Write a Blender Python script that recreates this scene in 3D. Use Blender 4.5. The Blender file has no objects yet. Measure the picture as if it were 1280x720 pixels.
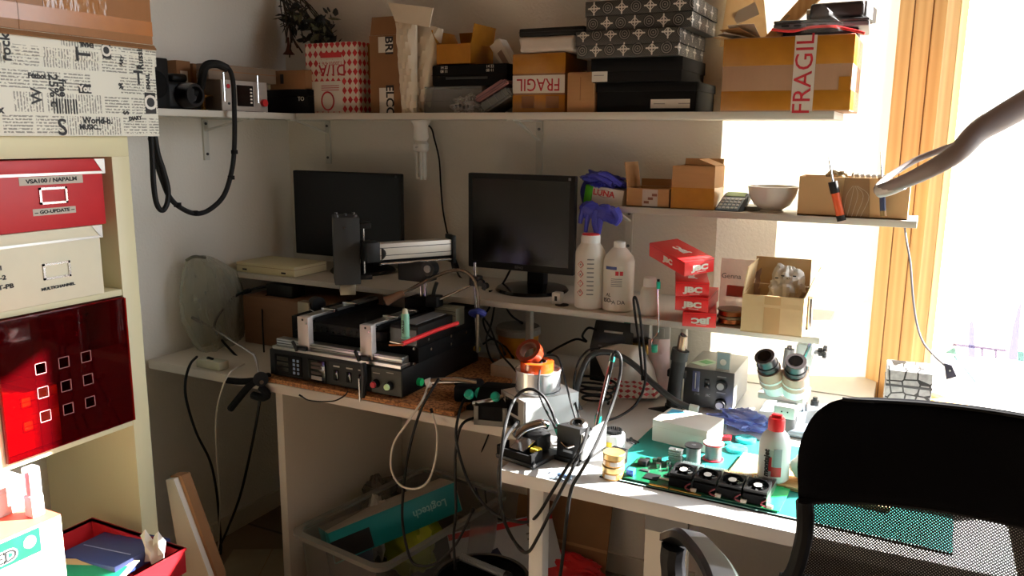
import bpy, bmesh, math, random
from mathutils import Vector as V, Matrix as MX, Euler
random.seed(7)
PI = math.pi
R = math.radians
SC = bpy.context.scene
COL = SC.collection
# ---------------------------------------------------------------- camera geometry (1280x720 frame)
FOC = 1016.0
CAM = V((2.22, -2.47, 1.485))
def _rot(yaw, pitch, roll):
    cy, sy = math.cos(yaw), math.sin(yaw)
    f = V((-sy, cy, 0)); r = V((cy, sy, 0)); u = V((0, 0, 1))
    cp, sp = math.cos(pitch), math.sin(pitch)
    f2 = cp*f - sp*u; u2 = cp*u + sp*f
    c, s = math.cos(roll), math.sin(roll)
    return c*r + s*u2, -s*r + c*u2, f2
CR, CU, CF = _rot(R(26.75), R(10.76), R(.5))
def ray(x, y): return CR*((x-640)/FOC) - CU*((y-360)/FOC) + CF
def _pl(x, y, ax, v):
    d = ray(x, y); return CAM + d*((v-CAM[ax])/d[ax])
def ax(x, y, v): return _pl(x, y, 0, v)
def ay(x, y, v): return _pl(x, y, 1, v)
def az(x, y, v): return _pl(x, y, 2, v)
def adist(x, y, d):  # point on the ray at depth d along the lens axis
    return CAM + ray(x, y)*d
# ---------------------------------------------------------------- materials
def lin(c):
    c = c/255.0
    return c/12.92 if c <= .04045 else ((c+.055)/1.055)**2.4
def rgb(c): return (lin(c[0]), lin(c[1]), lin(c[2]), 1)
_M = {}
def mat(name, c, rough=.5, metal=0.0, noise=.06, scale=25.0, bump=0.0, bscale=None, spec=.5, alpha=None, emit=0.0, coat=0.0, trans=0.0, stretch=None, sheen=0):
    if name in _M: return _M[name]
    m = bpy.data.materials.new(name); m.use_nodes = True
    nt = m.node_tree; b = nt.nodes['Principled BSDF']
    col = rgb(c)
    b.inputs['Base Color'].default_value = col
    b.inputs['Roughness'].default_value = rough
    b.inputs['Metallic'].default_value = metal
    b.inputs['Specular IOR Level'].default_value = spec
    b.inputs['Coat Weight'].default_value = coat
    b.inputs['Transmission Weight'].default_value = trans
    if alpha is not None: b.inputs['Alpha'].default_value = alpha
    if emit:
        b.inputs['Emission Color'].default_value = col; b.inputs['Emission Strength'].default_value = emit
    if noise or bump:
        tc = nt.nodes.new('ShaderNodeTexCoord'); mp = nt.nodes.new('ShaderNodeMapping')
        nt.links.new(tc.outputs['Object'], mp.inputs[0])
        if stretch: mp.inputs['Scale'].default_value = stretch
        n = nt.nodes.new('ShaderNodeTexNoise'); n.inputs['Scale'].default_value = scale; n.inputs['Detail'].default_value = 4
        nt.links.new(mp.outputs[0], n.inputs['Vector'])
        if noise:
            mx = nt.nodes.new('ShaderNodeMix'); mx.data_type = 'RGBA'
            mx.inputs['A'].default_value = tuple(min(1, x*(1-noise*1.6)) for x in col[:3])+(1,)
            mx.inputs['B'].default_value = tuple(min(1, x*(1+noise*1.6)) for x in col[:3])+(1,)
            nt.links.new(n.outputs['Fac'], mx.inputs['Factor']); nt.links.new(mx.outputs['Result'], b.inputs['Base Color'])
        if bump:
            bp = nt.nodes.new('ShaderNodeBump'); bp.inputs['Strength'].default_value = bump; bp.inputs['Distance'].default_value = .004
            n2 = nt.nodes.new('ShaderNodeTexNoise'); n2.inputs['Scale'].default_value = bscale or scale; n2.inputs['Detail'].default_value = 5
            nt.links.new(mp.outputs[0], n2.inputs['Vector']); nt.links.new(n2.outputs['Fac'], bp.inputs['Height'])
            nt.links.new(bp.outputs['Normal'], b.inputs['Normal'])
    _M[name] = m
    return m
def clear(name, c, op=.3, rough=.15, bump=0, bscale=20):
    """see-through plastic film or glass: part transparent, part glossy/diffuse (light passes it)"""
    if name in _M: return _M[name]
    m = bpy.data.materials.new(name); m.use_nodes = True; nt = m.node_tree
    b = nt.nodes['Principled BSDF']; out = nt.nodes['Material Output']
    b.inputs['Base Color'].default_value = rgb(c); b.inputs['Roughness'].default_value = rough
    t = nt.nodes.new('ShaderNodeBsdfTransparent'); t.inputs[0].default_value = tuple(.5+.5*x for x in rgb(c)[:3])+(1,)
    mx = nt.nodes.new('ShaderNodeMixShader')
    lw = nt.nodes.new('ShaderNodeLayerWeight'); lw.inputs['Blend'].default_value = .35
    ma = nt.nodes.new('ShaderNodeMath'); ma.operation = 'MULTIPLY_ADD'; ma.use_clamp = True
    ma.inputs[1].default_value = .55; ma.inputs[2].default_value = op
    nt.links.new(lw.outputs['Facing'], ma.inputs[0]); nt.links.new(ma.outputs[0], mx.inputs[0])
    nt.links.new(t.outputs[0], mx.inputs[1]); nt.links.new(b.outputs[0], mx.inputs[2]); nt.links.new(mx.outputs[0], out.inputs[0])
    if bump:
        tc = nt.nodes.new('ShaderNodeTexCoord'); n2 = nt.nodes.new('ShaderNodeTexNoise'); n2.inputs['Scale'].default_value = bscale
        nt.links.new(tc.outputs['Object'], n2.inputs['Vector'])
        bp = nt.nodes.new('ShaderNodeBump'); bp.inputs['Strength'].default_value = bump; bp.inputs['Distance'].default_value = .01
        nt.links.new(n2.outputs['Fac'], bp.inputs['Height']); nt.links.new(bp.outputs['Normal'], b.inputs['Normal'])
    _M[name] = m
    return m
class NT:
    """short-hand for hand made node trees"""
    def __init__(s, name, rough=.5, metal=0):
        s.m = bpy.data.materials.new(name); s.m.use_nodes = True; s.nt = s.m.node_tree
        s.b = s.nt.nodes['Principled BSDF']; s.b.inputs['Roughness'].default_value = rough; s.b.inputs['Metallic'].default_value = metal
        s.tc = s.nt.nodes.new('ShaderNodeTexCoord'); _M[name] = s.m
    def node(s, t, **k):
        n = s.nt.nodes.new(t)
        for a, v in k.items():
            if a.startswith('i_'):
                key = a[2:]
                n.inputs[int(key) if key.isdigit() else key].default_value = v
            else: setattr(n, a, v)
        return n
    def link(s, a, b): s.nt.links.new(a, b)
    def math(s, op, a, b=None, c=None, clamp=False):
        n = s.nt.nodes.new('ShaderNodeMath'); n.operation = op; n.use_clamp = clamp
        for i, x in enumerate((a, b, c)):
            if x is None: continue
            if hasattr(x, 'is_linked'): s.link(x, n.inputs[i])
            else: n.inputs[i].default_value = x
        return n.outputs[0]
    def mix(s, f, a, b):
        n = s.nt.nodes.new('ShaderNodeMix'); n.data_type = 'RGBA'
        for k, x in (('Factor', f), ('A', a), ('B', b)):
            if hasattr(x, 'is_linked'): s.link(x, n.inputs[k])
            elif k == 'Factor': n.inputs[k].default_value = x
            else: n.inputs[k].default_value = x
        return n.outputs['Result']
    def obj(s, scale=(1, 1, 1), rot=(0, 0, 0), loc=(0, 0, 0)):
        mp = s.node('ShaderNodeMapping'); mp.inputs['Scale'].default_value = scale; mp.inputs['Rotation'].default_value = rot; mp.inputs['Location'].default_value = loc
        s.link(s.tc.outputs['Object'], mp.inputs[0]); return mp.outputs[0]
    def sep(s, vec):
        n = s.node('ShaderNodeSeparateXYZ'); s.link(vec, n.inputs[0]); return n.outputs
    def color(s, sock): s.link(sock, s.b.inputs['Base Color'])
# ---------------------------------------------------------------- mesh building
def catmull(pts, k=6, closed=False):
    P = [V(p) for p in pts]; n = len(P); out = []
    rng = range(n if closed else n-1)
    for i in rng:
        p1, p2 = P[i], P[(i+1) % n]
        p0 = P[(i-1) % n] if (closed or i > 0) else p1*2-p2
        p3 = P[(i+2) % n] if (closed or i+2 < n) else p2*2-p1
        for j in range(k):
            t = j/k
            out.append(.5*((2*p1)+(p2-p0)*t+(2*p0-5*p1+4*p2-p3)*t*t+(3*p1-p0-3*p2+p3)*t**3))
    if not closed: out.append(P[-1].copy())
    return out
class MB:
    def __init__(s): s.bm = bmesh.new()
    def _xf(s, vs, M):
        if M is not None:
            for v in vs: v.co = M @ v.co
    def b(s, x0, y0, z0, x1, y1, z1, bev=0, seg=2, M=None):
        r = bmesh.ops.create_cube(s.bm, size=1); vs = r['verts']
        for v in vs:
            v.co = V((x0+(v.co.x+.5)*(x1-x0), y0+(v.co.y+.5)*(y1-y0), z0+(v.co.z+.5)*(z1-z0)))
        if bev:
            es = list({e for v in vs for e in v.link_edges})
            rr = bmesh.ops.bevel(s.bm, geom=es+vs, offset=bev, segments=seg, profile=.5, affect='EDGES', clamp_overlap=True)
            vs = list({v for f in rr['faces'] for v in f.verts} | {v for v in vs if v.is_valid})
        s._xf(vs, M); return s
    def c(s, cx, cy, cz, sx, sy, sz, bev=0, M=None, seg=2):
        return s.b(cx-sx/2, cy-sy/2, cz-sz/2, cx+sx/2, cy+sy/2, cz+sz/2, bev, seg, M)
    def cyl(s, p0, p1, r0, r1=None, n=20, cap=True):
        p0, p1 = V(p0), V(p1); r1 = r0 if r1 is None else r1
        d = p1-p0; q = d.to_track_quat('Z', 'Y').to_matrix()
        A = [s.bm.verts.new(p0+q@V((math.cos(2*PI*i/n)*r0, math.sin(2*PI*i/n)*r0, 0))) for i in range(n)]
        B = [s.bm.verts.new(p1+q@V((math.cos(2*PI*i/n)*r1, math.sin(2*PI*i/n)*r1, 0))) for i in range(n)]
        for i in range(n): s.bm.faces.new((A[i], A[(i+1) % n], B[(i+1) % n], B[i]))
        if cap: s.bm.faces.new(A[::-1]); s.bm.faces.new(B)
        return s
    def lathe(s, prof, o=(0, 0, 0), n=28, axis=(0, 0, 1), cap=True):
        q = V(axis).to_track_quat('Z', 'Y').to_matrix() if tuple(axis) != (0, 0, 1) else MX.Identity(3)
        o = V(o); rings = []
        for r, z in prof:
            rings.append([s.bm.verts.new(o+q@V((math.cos(2*PI*i/n)*r, math.sin(2*PI*i/n)*r, z))) for i in range(n)])
        for a, b in zip(rings, rings[1:]):
            for i in range(n): s.bm.faces.new((a[i], a[(i+1) % n], b[(i+1) % n], b[i]))
        if cap:
            if prof[0][0] > 1e-5: s.bm.faces.new(rings[0][::-1])
            if prof[-1][0] > 1e-5: s.bm.faces.new(rings[-1])
        return s
    def tube(s, pts, r, n=8, k=6, closed=False, raw=False, rs=None):
        P = [V(p) for p in pts] if raw else catmull(pts, k, closed)
        m = len(P); up = None; rings = []
        for i, p in enumerate(P):
            t = (P[(i+1) % m]-P[i-1]) if closed else (P[min(i+1, m-1)]-P[max(i-1, 0)])
            if t.length < 1e-9: t = V((0, 0, 1))
            t.normalize()
            if up is None:
                up = t.orthogonal().normalized()
            up = (up-t*up.dot(t))
            if up.length < 1e-6: up = t.orthogonal()
            up.normalize(); w = t.cross(up)
            rr = r if rs is None else (rs[0]+(rs[1]-rs[0])*i/(m-1))
            rings.append([s.bm.verts.new(p+(up*math.cos(2*PI*j/n)+w*math.sin(2*PI*j/n))*rr) for j in range(n)])
        for i in range(m if closed else m-1):
            a, b = rings[i], rings[(i+1) % m]
            for j in range(n): s.bm.faces.new((a[j], a[(j+1) % n], b[(j+1) % n], b[j]))
        if not closed: s.bm.faces.new(rings[0][::-1]); s.bm.faces.new(rings[-1])
        return s
    def prism(s, poly, h, M=None):
        a = [s.bm.verts.new(V((p[0], p[1], 0))) for p in poly]; b = [s.bm.verts.new(V((p[0], p[1], h))) for p in poly]
        n = len(poly)
        s.bm.faces.new(a[::-1]); s.bm.faces.new(b)
        for i in range(n): s.bm.faces.new((a[i], a[(i+1) % n], b[(i+1) % n], b[i]))
        s._xf(a+b, M); return s
    def slab(s, pts, th, nrm=None):
        """a flat polygon given by 3-D points, thickened by th along its normal"""
        P = [V(p) for p in pts]
        n = V(nrm) if nrm else (P[1]-P[0]).cross(P[2]-P[0]).normalized()
        a = [s.bm.verts.new(p) for p in P]; b = [s.bm.verts.new(p+n*th) for p in P]; k = len(P)
        s.bm.faces.new(a[::-1]); s.bm.faces.new(b)
        for i in range(k): s.bm.faces.new((a[i], a[(i+1) % k], b[(i+1) % k], b[i]))
        return s
    def grid(s, G, th=0):
        """G: rows of points"""
        vs = [[s.bm.verts.new(V(p)) for p in row] for row in G]; fs = []
        for a, b in zip(vs, vs[1:]):
            for i in range(len(a)-1): fs.append(s.bm.faces.new((a[i], a[i+1], b[i+1], b[i])))
        if th:
            for f in fs: f.normal_update()
            bmesh.ops.solidify(s.bm, geom=fs, thickness=th)
        return s
    def sph(s, c, r, sc=(1, 1, 1), u=20, v=12, M=None):
        rr = bmesh.ops.create_uvsphere(s.bm, u_segments=u, v_segments=v, radius=r)
        for x in rr['verts']: x.co = V((x.co.x*sc[0]+c[0], x.co.y*sc[1]+c[1], x.co.z*sc[2]+c[2]))
        s._xf(rr['verts'], M); return s
    def blob(s, c, size, seed=0, amp=.3, freq=4, u=40, v=26, M=None):
        """a crumpled lump"""
        from mathutils import noise
        rr = bmesh.ops.create_uvsphere(s.bm, u_segments=u, v_segments=v, radius=1)
        for x in rr['verts']:
            p = x.co.copy()
            k = 1+amp*noise.noise(p*freq*.5+V((seed*7.1, 3.3, seed)))+amp*.55*abs(noise.noise(p*freq*1.3+V((seed, 1.7, 9))))-amp*.2
            p *= k
            x.co = V((p.x*size[0]+c[0], p.y*size[1]+c[1], p.z*size[2]+c[2]))
        s._xf(rr['verts'], M); return s
    def build(s, name, m, parent=None, sharp=35):
        bmesh.ops.recalc_face_normals(s.bm, faces=s.bm.faces[:])
        me = bpy.data.meshes.new(name); s.bm.to_mesh(me); s.bm.free()
        me.shade_smooth(); me.set_sharp_from_angle(angle=R(sharp))
        for q in (m if isinstance(m, (list, tuple)) else [m]): me.materials.append(q)
        o = bpy.data.objects.new(name, me); COL.objects.link(o)
        if parent is not None: o.parent = parent
        return o
def tag(o, label=None, cat=None, group=None, kind=None):
    if label: o['label'] = label
    if cat: o['category'] = cat
    if group: o['group'] = group
    if kind: o['kind'] = kind
    return o
def thing(name, label, cat, loc=(0, 0, 0), rz=0, group=None, rot=None):
    o = bpy.data.objects.new(name, None); o.empty_display_size = .05; COL.objects.link(o)
    o.location = loc; o.rotation_euler = rot if rot else (0, 0, rz)
    return tag(o, label, cat, group)
def struct(name, mb, m):
    return tag(mb.build(name, m), kind='structure')
def text(body, size, m, parent, loc, rot=(PI/2, 0, 0), name='lettering', bold=0.0, sx=1.0, ext=.0002):
    cu = bpy.data.curves.new(name, 'FONT'); cu.body = body; cu.size = size; cu.align_x = 'CENTER'; cu.align_y = 'CENTER'
    cu.offset = bold; cu.extrude = ext; cu.resolution_u = 3
    o = bpy.data.objects.new(name, cu); COL.objects.link(o)
    bpy.context.view_layer.update()
    me = bpy.data.meshes.new_from_object(o.evaluated_get(bpy.context.evaluated_depsgraph_get()))
    bpy.data.objects.remove(o); bpy.data.curves.remove(cu)
    me.name = name; me.materials.clear(); me.materials.append(m)
    for v in me.vertices: v.co.x *= sx
    q = bpy.data.objects.new(name, me); COL.objects.link(q)
    q.location = loc; q.rotation_euler = rot
    if parent is not None: q.parent = parent
    return q
def dup(root, label=None, loc=None, rz=None):
    def rec(o, p):
        c = o.copy(); COL.objects.link(c)
        if p is not None: c.parent = p
        for ch in list(o.children): rec(ch, c)
        return c
    c = rec(root, None)
    if label: c['label'] = label
    if loc is not None: c.location = loc
    if rz is not None: c.rotation_euler = (0, 0, rz)
    return c
def sil(p0, p1, t):  # lerp
    return V(p0)*(1-t)+V(p1)*t
# ================================================================ materials shared
CARD = mat('cardboard', (172, 128, 84), .85, noise=.07, scale=14, bump=.05, bscale=300, stretch=(1, 1, 8))
CARD_D = mat('cardboard_dark', (138, 98, 62), .85, noise=.08, scale=14)
CARD_L = mat('cardboard_light', (196, 158, 112), .85, noise=.06, scale=14)
TAPE = mat('brown_tape', (166, 110, 30), .25, noise=.12, scale=30, bump=.15, bscale=60, spec=.6)
PAPER = mat('white_paper', (226, 222, 212), .7, noise=.02)
WHITE = mat('white_plastic', (228, 228, 224), .4, noise=.02)
MELA = mat('white_melamine', (214, 208, 196), .45, noise=.03, scale=6)
CREAM = mat('cream_foil', (214, 206, 168), .45, noise=.02, scale=6)
BLACK = mat('black_plastic', (15, 15, 16), .5, noise=.05, spec=.3)
BLACKM = mat('matte_black', (12, 12, 13), .8, noise=.08, spec=.15)
BLACKG = mat('gloss_black', (8, 8, 9), .15, noise=0, spec=.35)
DGREY = mat('dark_grey_metal', (48, 49, 50), .45, noise=.05)
GREY = mat('grey_plastic', (120, 122, 124), .45, noise=.04)
ALU = mat('aluminium', (196, 196, 194), .32, 1.0, noise=.05, scale=40, stretch=(1, 1, 20))
STEEL = mat('steel', (206, 206, 208), .18, 1.0, noise=.03)
DSTEEL = mat('dark_steel', (90, 90, 92), .3, 1.0, noise=.05)
RED = mat('red_print', (196, 30, 34), .45, noise=.04)
REDM = mat('red_ink', (176, 24, 40), .6, noise=0)
INK = mat('black_ink', (24, 24, 26), .6, noise=0)
CABLE = mat('black_cable', (11, 11, 12), .6, noise=0, spec=.3)
GREEN = mat('teal_green_plastic', (8, 150, 124), .35, noise=.03)
# ================================================================ room shell
n = NT('plaster_wall', .9)
no = n.node('ShaderNodeTexNoise', i_Scale=3.0, i_Detail=4.0); n.link(n.obj(), no.inputs['Vector'])
n.color(n.mix(no.outputs['Fac'], (*rgb((226, 223, 214))[:3], 1), (*rgb((233, 230, 222))[:3], 1)))
nb = n.node('ShaderNodeTexNoise', i_Scale=110.0, i_Detail=4.0); n.link(n.obj(), nb.inputs['Vector'])
bp = n.node('ShaderNodeBump', i_Strength=.5, i_Distance=.004); n.link(nb.outputs['Fac'], bp.inputs['Height']); n.link(bp.outputs['Normal'], n.b.inputs['Normal'])
WALL = n.m
n = NT('grey_floor_tiles', .55)
br = n.node('ShaderNodeTexBrick', offset=0.0, i_Scale=1.0)
br.inputs['Color1'].default_value = rgb((112, 98, 82)); br.inputs['Color2'].default_value = rgb((122, 106, 88)); br.inputs['Mortar'].default_value = rgb((70, 62, 54))
br.inputs['Mortar Size'].default_value = .006; br.inputs['Brick Width'].default_value = .33; br.inputs['Row Height'].default_value = .33
n.link(n.obj(), br.inputs['Vector']); n.color(br.outputs['Color'])
FLOORM = n.m
H = 2.6; T = .12
AW = V((2.122, .2)); UW = V((.75, -.66)).normalized(); LW = 2.5
EW = AW+UW*LW; XR = EW.x; YB = -4.2
def wallseg(name, a, b, z0, z1, m=WALL, th=T):
    a, b = V(a), V(b); d = (b-a).normalized(); nn = V((-d.y, d.x))  # thickness to the left of a->b (outside)
    mb = MB(); P = [a, b, b+nn*th, a+nn*th]
    mb.slab([(p.x, p.y, z0) for p in P], z1-z0, (0, 0, 1)); return struct(name, mb, m)
wallseg('wall_left', (0, YB), (0, 0), 0, H)
wallseg('wall_back', (-T, 0), (1.668, 0), 0, H)
wallseg('wall_splay', (1.668, .0), (AW.x, AW.y), 0, .75)
wallseg('wall_splay', (1.668, .0), (1.668+(AW.x-1.668)*.36, AW.y*.36), .99, 1.256)
# translucent sheet added to glow in place of the overexposed wall
n = NT('translucent_glow', .9); tl = n.node('ShaderNodeBsdfTranslucent', i_Color=rgb((236, 232, 222))); df = n.node('ShaderNodeBsdfDiffuse', i_Color=rgb((236, 232, 222)))
mx = n.node('ShaderNodeMixShader', i_0=.45); n.link(tl.outputs[0], mx.inputs[1]); n.link(df.outputs[0], mx.inputs[2]); n.link(mx.outputs[0], n.nt.nodes['Material Output'].inputs[0])
GLOW = n.m
b2 = thing('wall_glow_panel', None, None, (0, 0, 0)); tag(b2, kind='structure')
_a = V((1.668, .0)); _b = AW.copy(); _d = (_b-_a).normalized(); _n = V((-_d.y, _d.x))
def sbox(s0, s1, o0, o1, z0, z1, mb):
    P = [_a+_d*s0+_n*o0, _a+_d*s1+_n*o0, _a+_d*s1+_n*o1, _a+_d*s0+_n*o1]
    return mb.slab([(p.x, p.y, z0) for p in P], z1-z0, (0, 0, 1))
sbox(0, (_b-_a).length, .0, .003, 1.2562, H, MB()).build('glow_sheet', GLOW, b2)
sbox((_b-_a).length*.36, (_b-_a).length, .0, .003, .99, 1.256, MB()).build('glow_sheet', GLOW, b2)
sbox(0, (_b-_a).length, .0, .003, .7502, .9898, MB()).build('glow_sheet', GLOW, b2)
# window wall: opening s0..s1, z .70..2.3
S0, S1, ZS, ZH = .0, 2.42, .70, 2.47
def ws(s, off=0): p = AW+UW*s; nn = V((-UW.y, UW.x)); return p+nn*off
wallseg('wall_window_low', ws(0), ws(S1), 0, ZS)
wallseg('wall_window_head', ws(0), ws(S1), ZH, H)
wallseg('wall_window_side', ws(S1), ws(LW), 0, H)
wallseg('wall_right', (XR, EW.y), (XR, YB), 0, H, mat('brown_wall', (110, 90, 72), .8))
wallseg('wall_front', (XR, YB), (0, YB), 0, H, mat('brown_wall', (110, 90, 72), .8))
_no = V((-UW.y, UW.x))*T
FP = [(-T, YB-T), (XR+T, YB-T), (XR+T, EW.y+_no.y), (AW.x+_no.x, AW.y+_no.y), (AW.x, AW.y+T), (1.66, T), (-T, T)]
struct('floor', MB().slab([(x, y, -.1) for x, y in FP], .1, (0, 0, 1)), FLOORM)
struct('ceiling', MB().slab([(x, y, H) for x, y in FP], .1, (0, 0, 1)), mat('ceiling_boards', (120, 92, 64), .6))
struct('baseboard_back', MB().b(0, -.012, 0, 1.66, 0, .07), MELA)
struct('baseboard_left', MB().b(0, -.5, 0, .012, -.013, .07), MELA)
# window: pine frame post, mullion, sill, glass
def wbox(s0, s1, o0, o1, z0, z1, mb):
    P = [ws(s0, o0), ws(s1, o0), ws(s1, o1), ws(s0, o1)]
    return mb.slab([(p.x, p.y, z0) for p in P], z1-z0, (0, 0, 1))
n = NT('pine', .45)
w = n.node('ShaderNodeTexNoise', i_Scale=3.0, i_Detail=5.0); n.link(n.obj((9, 9, .7)), w.inputs['Vector'])
wv = n.node('ShaderNodeTexWave', i_Scale=2.2, i_Distortion=6.0, i_Detail=3.0); wv.inputs['Detail Scale'].default_value = 1.2
n.link(n.obj((7, 7, .35)), wv.inputs['Vector'])
c1 = n.mix(wv.outputs['Fac'], rgb((238, 190, 122)), rgb((222, 164, 94)))
n.color(n.mix(n.math('MULTIPLY', w.outputs['Fac'], .5), c1, rgb((244, 206, 142))))
PINE = n.m
root = thing('window_1', None, None, (0, 0, 0)); tag(root, kind='structure')
mb = MB(); wbox(.0, .16, -.02, .06, ZS, ZH, mb); f = mb.build('window_post', PINE, root)
mb = MB()
for s in (.052, .115): wbox(s, s+.0025, -.0215, -.019, ZS, ZH, mb)
mb.build('groove', mat('pine_groove', (120, 70, 30), .8, noise=0), f)
mb = MB(); wbox(.16, S1, 0, .06, ZS, ZS+.05, mb); wbox(.16, S1, 0, .06, ZH-.06, ZH, mb); wbox(S1-.08, S1, 0, .06, ZS+.05, ZH-.06, mb); wbox(.72, .78, 0, .06, ZS+.05, ZH-.06, mb); wbox(1.36, 1.42, 0, .06, ZS+.05, ZH-.06, mb)
mb.build('window_frame', PINE, root)
n = NT('window_glass', .02)
tr = n.node('ShaderNodeBsdfTransparent'); gl = n.node('ShaderNodeBsdfGlossy', i_Roughness=.02); mx = n.node('ShaderNodeMixShader')
fr = n.node('ShaderNodeFresnel', i_IOR=1.25); n.link(fr.outputs[0], mx.inputs[0]); n.link(tr.outputs[0], mx.inputs[1]); n.link(gl.outputs[0], mx.inputs[2])
n.link(mx.outputs[0], n.nt.nodes['Material Output'].inputs[0]); GLASS = n.m
for a, b in ((.16, .72), (.78, 1.36), (1.42, S1-.08)):
    mb = MB(); wbox(a, b, .028, .032, ZS+.05, ZH-.06, mb); mb.build('pane', GLASS, root)
mb = MB(); wbox(.162, .232, .066, .069, ZS, ZH, mb); mb.build('sun_mask_strip', GLOW, root)  # translucent strip added to keep direct sun off the left desk
struct('trim_1', MB().slab([(1.668, .0, .722), (1.668, -.03, .722), (AW.x+.02, -.03, .722), (AW.x+.02, AW.y-.02, .722), (AW.x, AW.y, .722)], .03, (0, 0, 1)), MELA)
mb = MB(); wbox(.0, S1, -.16, .0, ZS-.03, ZS, mb); struct('window_sill', mb, MELA)
# ================================================================ camera
cd = bpy.data.cameras.new('camera'); cam = bpy.data.objects.new('Camera', cd); COL.objects.link(cam)
cd.sensor_width = 36; cd.lens = FOC/1280*36; cd.clip_start = .02
Mc = MX((CR, CU, -CF)).transposed().to_4x4(); Mc.translation = CAM
cam.matrix_world = Mc; SC.camera = cam
# ================================================================ light: sky and sun through the window
w = bpy.data.worlds.new('World'); SC.world = w; w.use_nodes = True
bg = w.node_tree.nodes['Background']; bg.inputs[0].default_value = (.86, .93, 1, 1); bg.inputs[1].default_value = 29.0
_g = w.node_tree.nodes.new('ShaderNodeTexCoord'); _s = w.node_tree.nodes.new('ShaderNodeSeparateXYZ'); _r = w.node_tree.nodes.new('ShaderNodeValToRGB')
w.node_tree.links.new(_g.outputs['Generated'], _s.inputs[0]); w.node_tree.links.new(_s.outputs[2], _r.inputs[0]); w.node_tree.links.new(_r.outputs[0], bg.inputs[0])
_r.color_ramp.elements[0].position = .0; _r.color_ramp.elements[0].color = (.42, .40, .36, 1)
_r.color_ramp.elements[1].position = .06; _r.color_ramp.elements[1].color = (.86, .93, 1, 1)
sd = V((-.80, -.592, -.60)).normalized()
sl = bpy.data.lights.new('sun', 'SUN'); sl.energy = 180; sl.angle = R(.6); sl.color = (1, .965, .91)
so = bpy.data.objects.new('sun', sl); COL.objects.link(so); so.rotation_euler = sd.to_track_quat('-Z', 'Y').to_euler(); so.location = (6, 3, 4)
pa = bpy.data.lights.new('window_portal', 'AREA'); pa.shape = 'RECTANGLE'; pa.size = S1-.16; pa.size_y = ZH-ZS; pa.cycles.is_portal = True
po = bpy.data.objects.new('window_portal', pa); COL.objects.link(po)
c = ws((S1+.16)/2, .07); po.location = (c.x, c.y, (ZS+ZH)/2)
nn = V((UW.y, -UW.x, 0)); po.rotation_euler = nn.to_track_quat('-Z', 'Y').to_euler()
SC.view_settings.view_transform = 'Standard'; SC.view_settings.look = 'None'; SC.view_settings.gamma = 1; SC.view_settings.use_curve_mapping = False
SC.view_settings.exposure = -1.55
SC.cycles.use_denoising = True
SC.cycles.max_bounces = 8; SC.cycles.diffuse_bounces = 6; SC.cycles.transparent_max_bounces = 16
SC.cycles.sample_clamp_indirect = 8
# ================================================================ bookcase (left wall)
BX = .41; BY1 = -1.045    # front plane X, far end Y
ZT = 1.47
def bookcase():
    t = thing('bookcase', 'cream cube bookcase with square compartments on the left side of the room', 'bookcase', (BX-.39, BY1, 0))
    # local x 0..39 depth, y negative toward the camera
    W = .05+.335+.016+.335+.016+.335+.05
    MB().b(0, -W, 1.42, .39, 0, ZT, .001).build('top_panel', CREAM, t)
    MB().b(0, -W, .0, .39, 0, .05, .001).build('bottom_panel', CREAM, t)
    MB().b(0, -.05, .05, .39, 0, 1.42, .001).build('side_panel', CREAM, t)
    MB().b(0, -W, .05, .39, -W+.05, 1.42, .001).build('side_panel', CREAM, t)
    ys = [-.05-.335, -.05-.335*2-.016]
    for y in ys: MB().b(0, y-.016, .05, .388, y, 1.42, .001).build('divider', CREAM, t)
    for z in (1.069, .718):
        MB().b(0, -.05-.335, z, .388, -.05, z+.016, .001).build('shelf', CREAM, t)
        for y in ys: MB().b(0, max(y-.016-.335, -W+.05), z, .388, y-.016, z+.016, .001).build('shelf', CREAM, t)
    MB().b(0, -W+.05, .367, .388, -.05-.335-.016, .383, .001).build('shelf', CREAM, t)
    return t
bookcase()
# ================================================================ desks
DZ = .75
def desk1():
    t = thing('desk', 'long white desk along the back wall carrying the black rework machine', 'desk', (0, -.36, 0))
    MB().b(0.012, -.36, DZ-.028, 1.40, .35, DZ, .001).build('desk_top', MELA, t)
    MB().b(.535, -.34, 0.0, .562, .30, DZ-.028, .001).build('side_panel', MELA, t)
    MB().b(.563, .275, .25, 1.19, .29, DZ-.03, .001).build('back_panel', MELA, t)
    MB().b(1.115, .21, 0, 1.155, .25, DZ-.028, .001).build('leg', mat('brown_wood_leg', (110, 84, 66), .6), t)
    return t
desk1()
def desk2():
    t = thing('desk', 'white work desk in the sunlight with the green circuit board on it', 'desk', (1.402, -.55, 0))
    MB().b(.03, -.41, DZ-.03, 1.02, .515, DZ, .001).build('desk_top', mat('desk_white', (222, 220, 216), .4, noise=.03, scale=6), t)
    MB().b(.085, -.37, 0, .12, -.335, DZ-.03, .002).build('leg', WHITE, t)
    MB().b(.96, -.37, 0, .995, -.335, DZ-.03, .002).build('leg', WHITE, t)
    MB().b(.36, -.385, DZ-.075, .45, -.372, DZ-.0301).build('metal_bracket', DSTEEL, t)
    MB().b(.36, -.38, .25, .45, -.36, DZ-.076).build('side_panel', MELA, t)
    return t
desk2()
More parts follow.
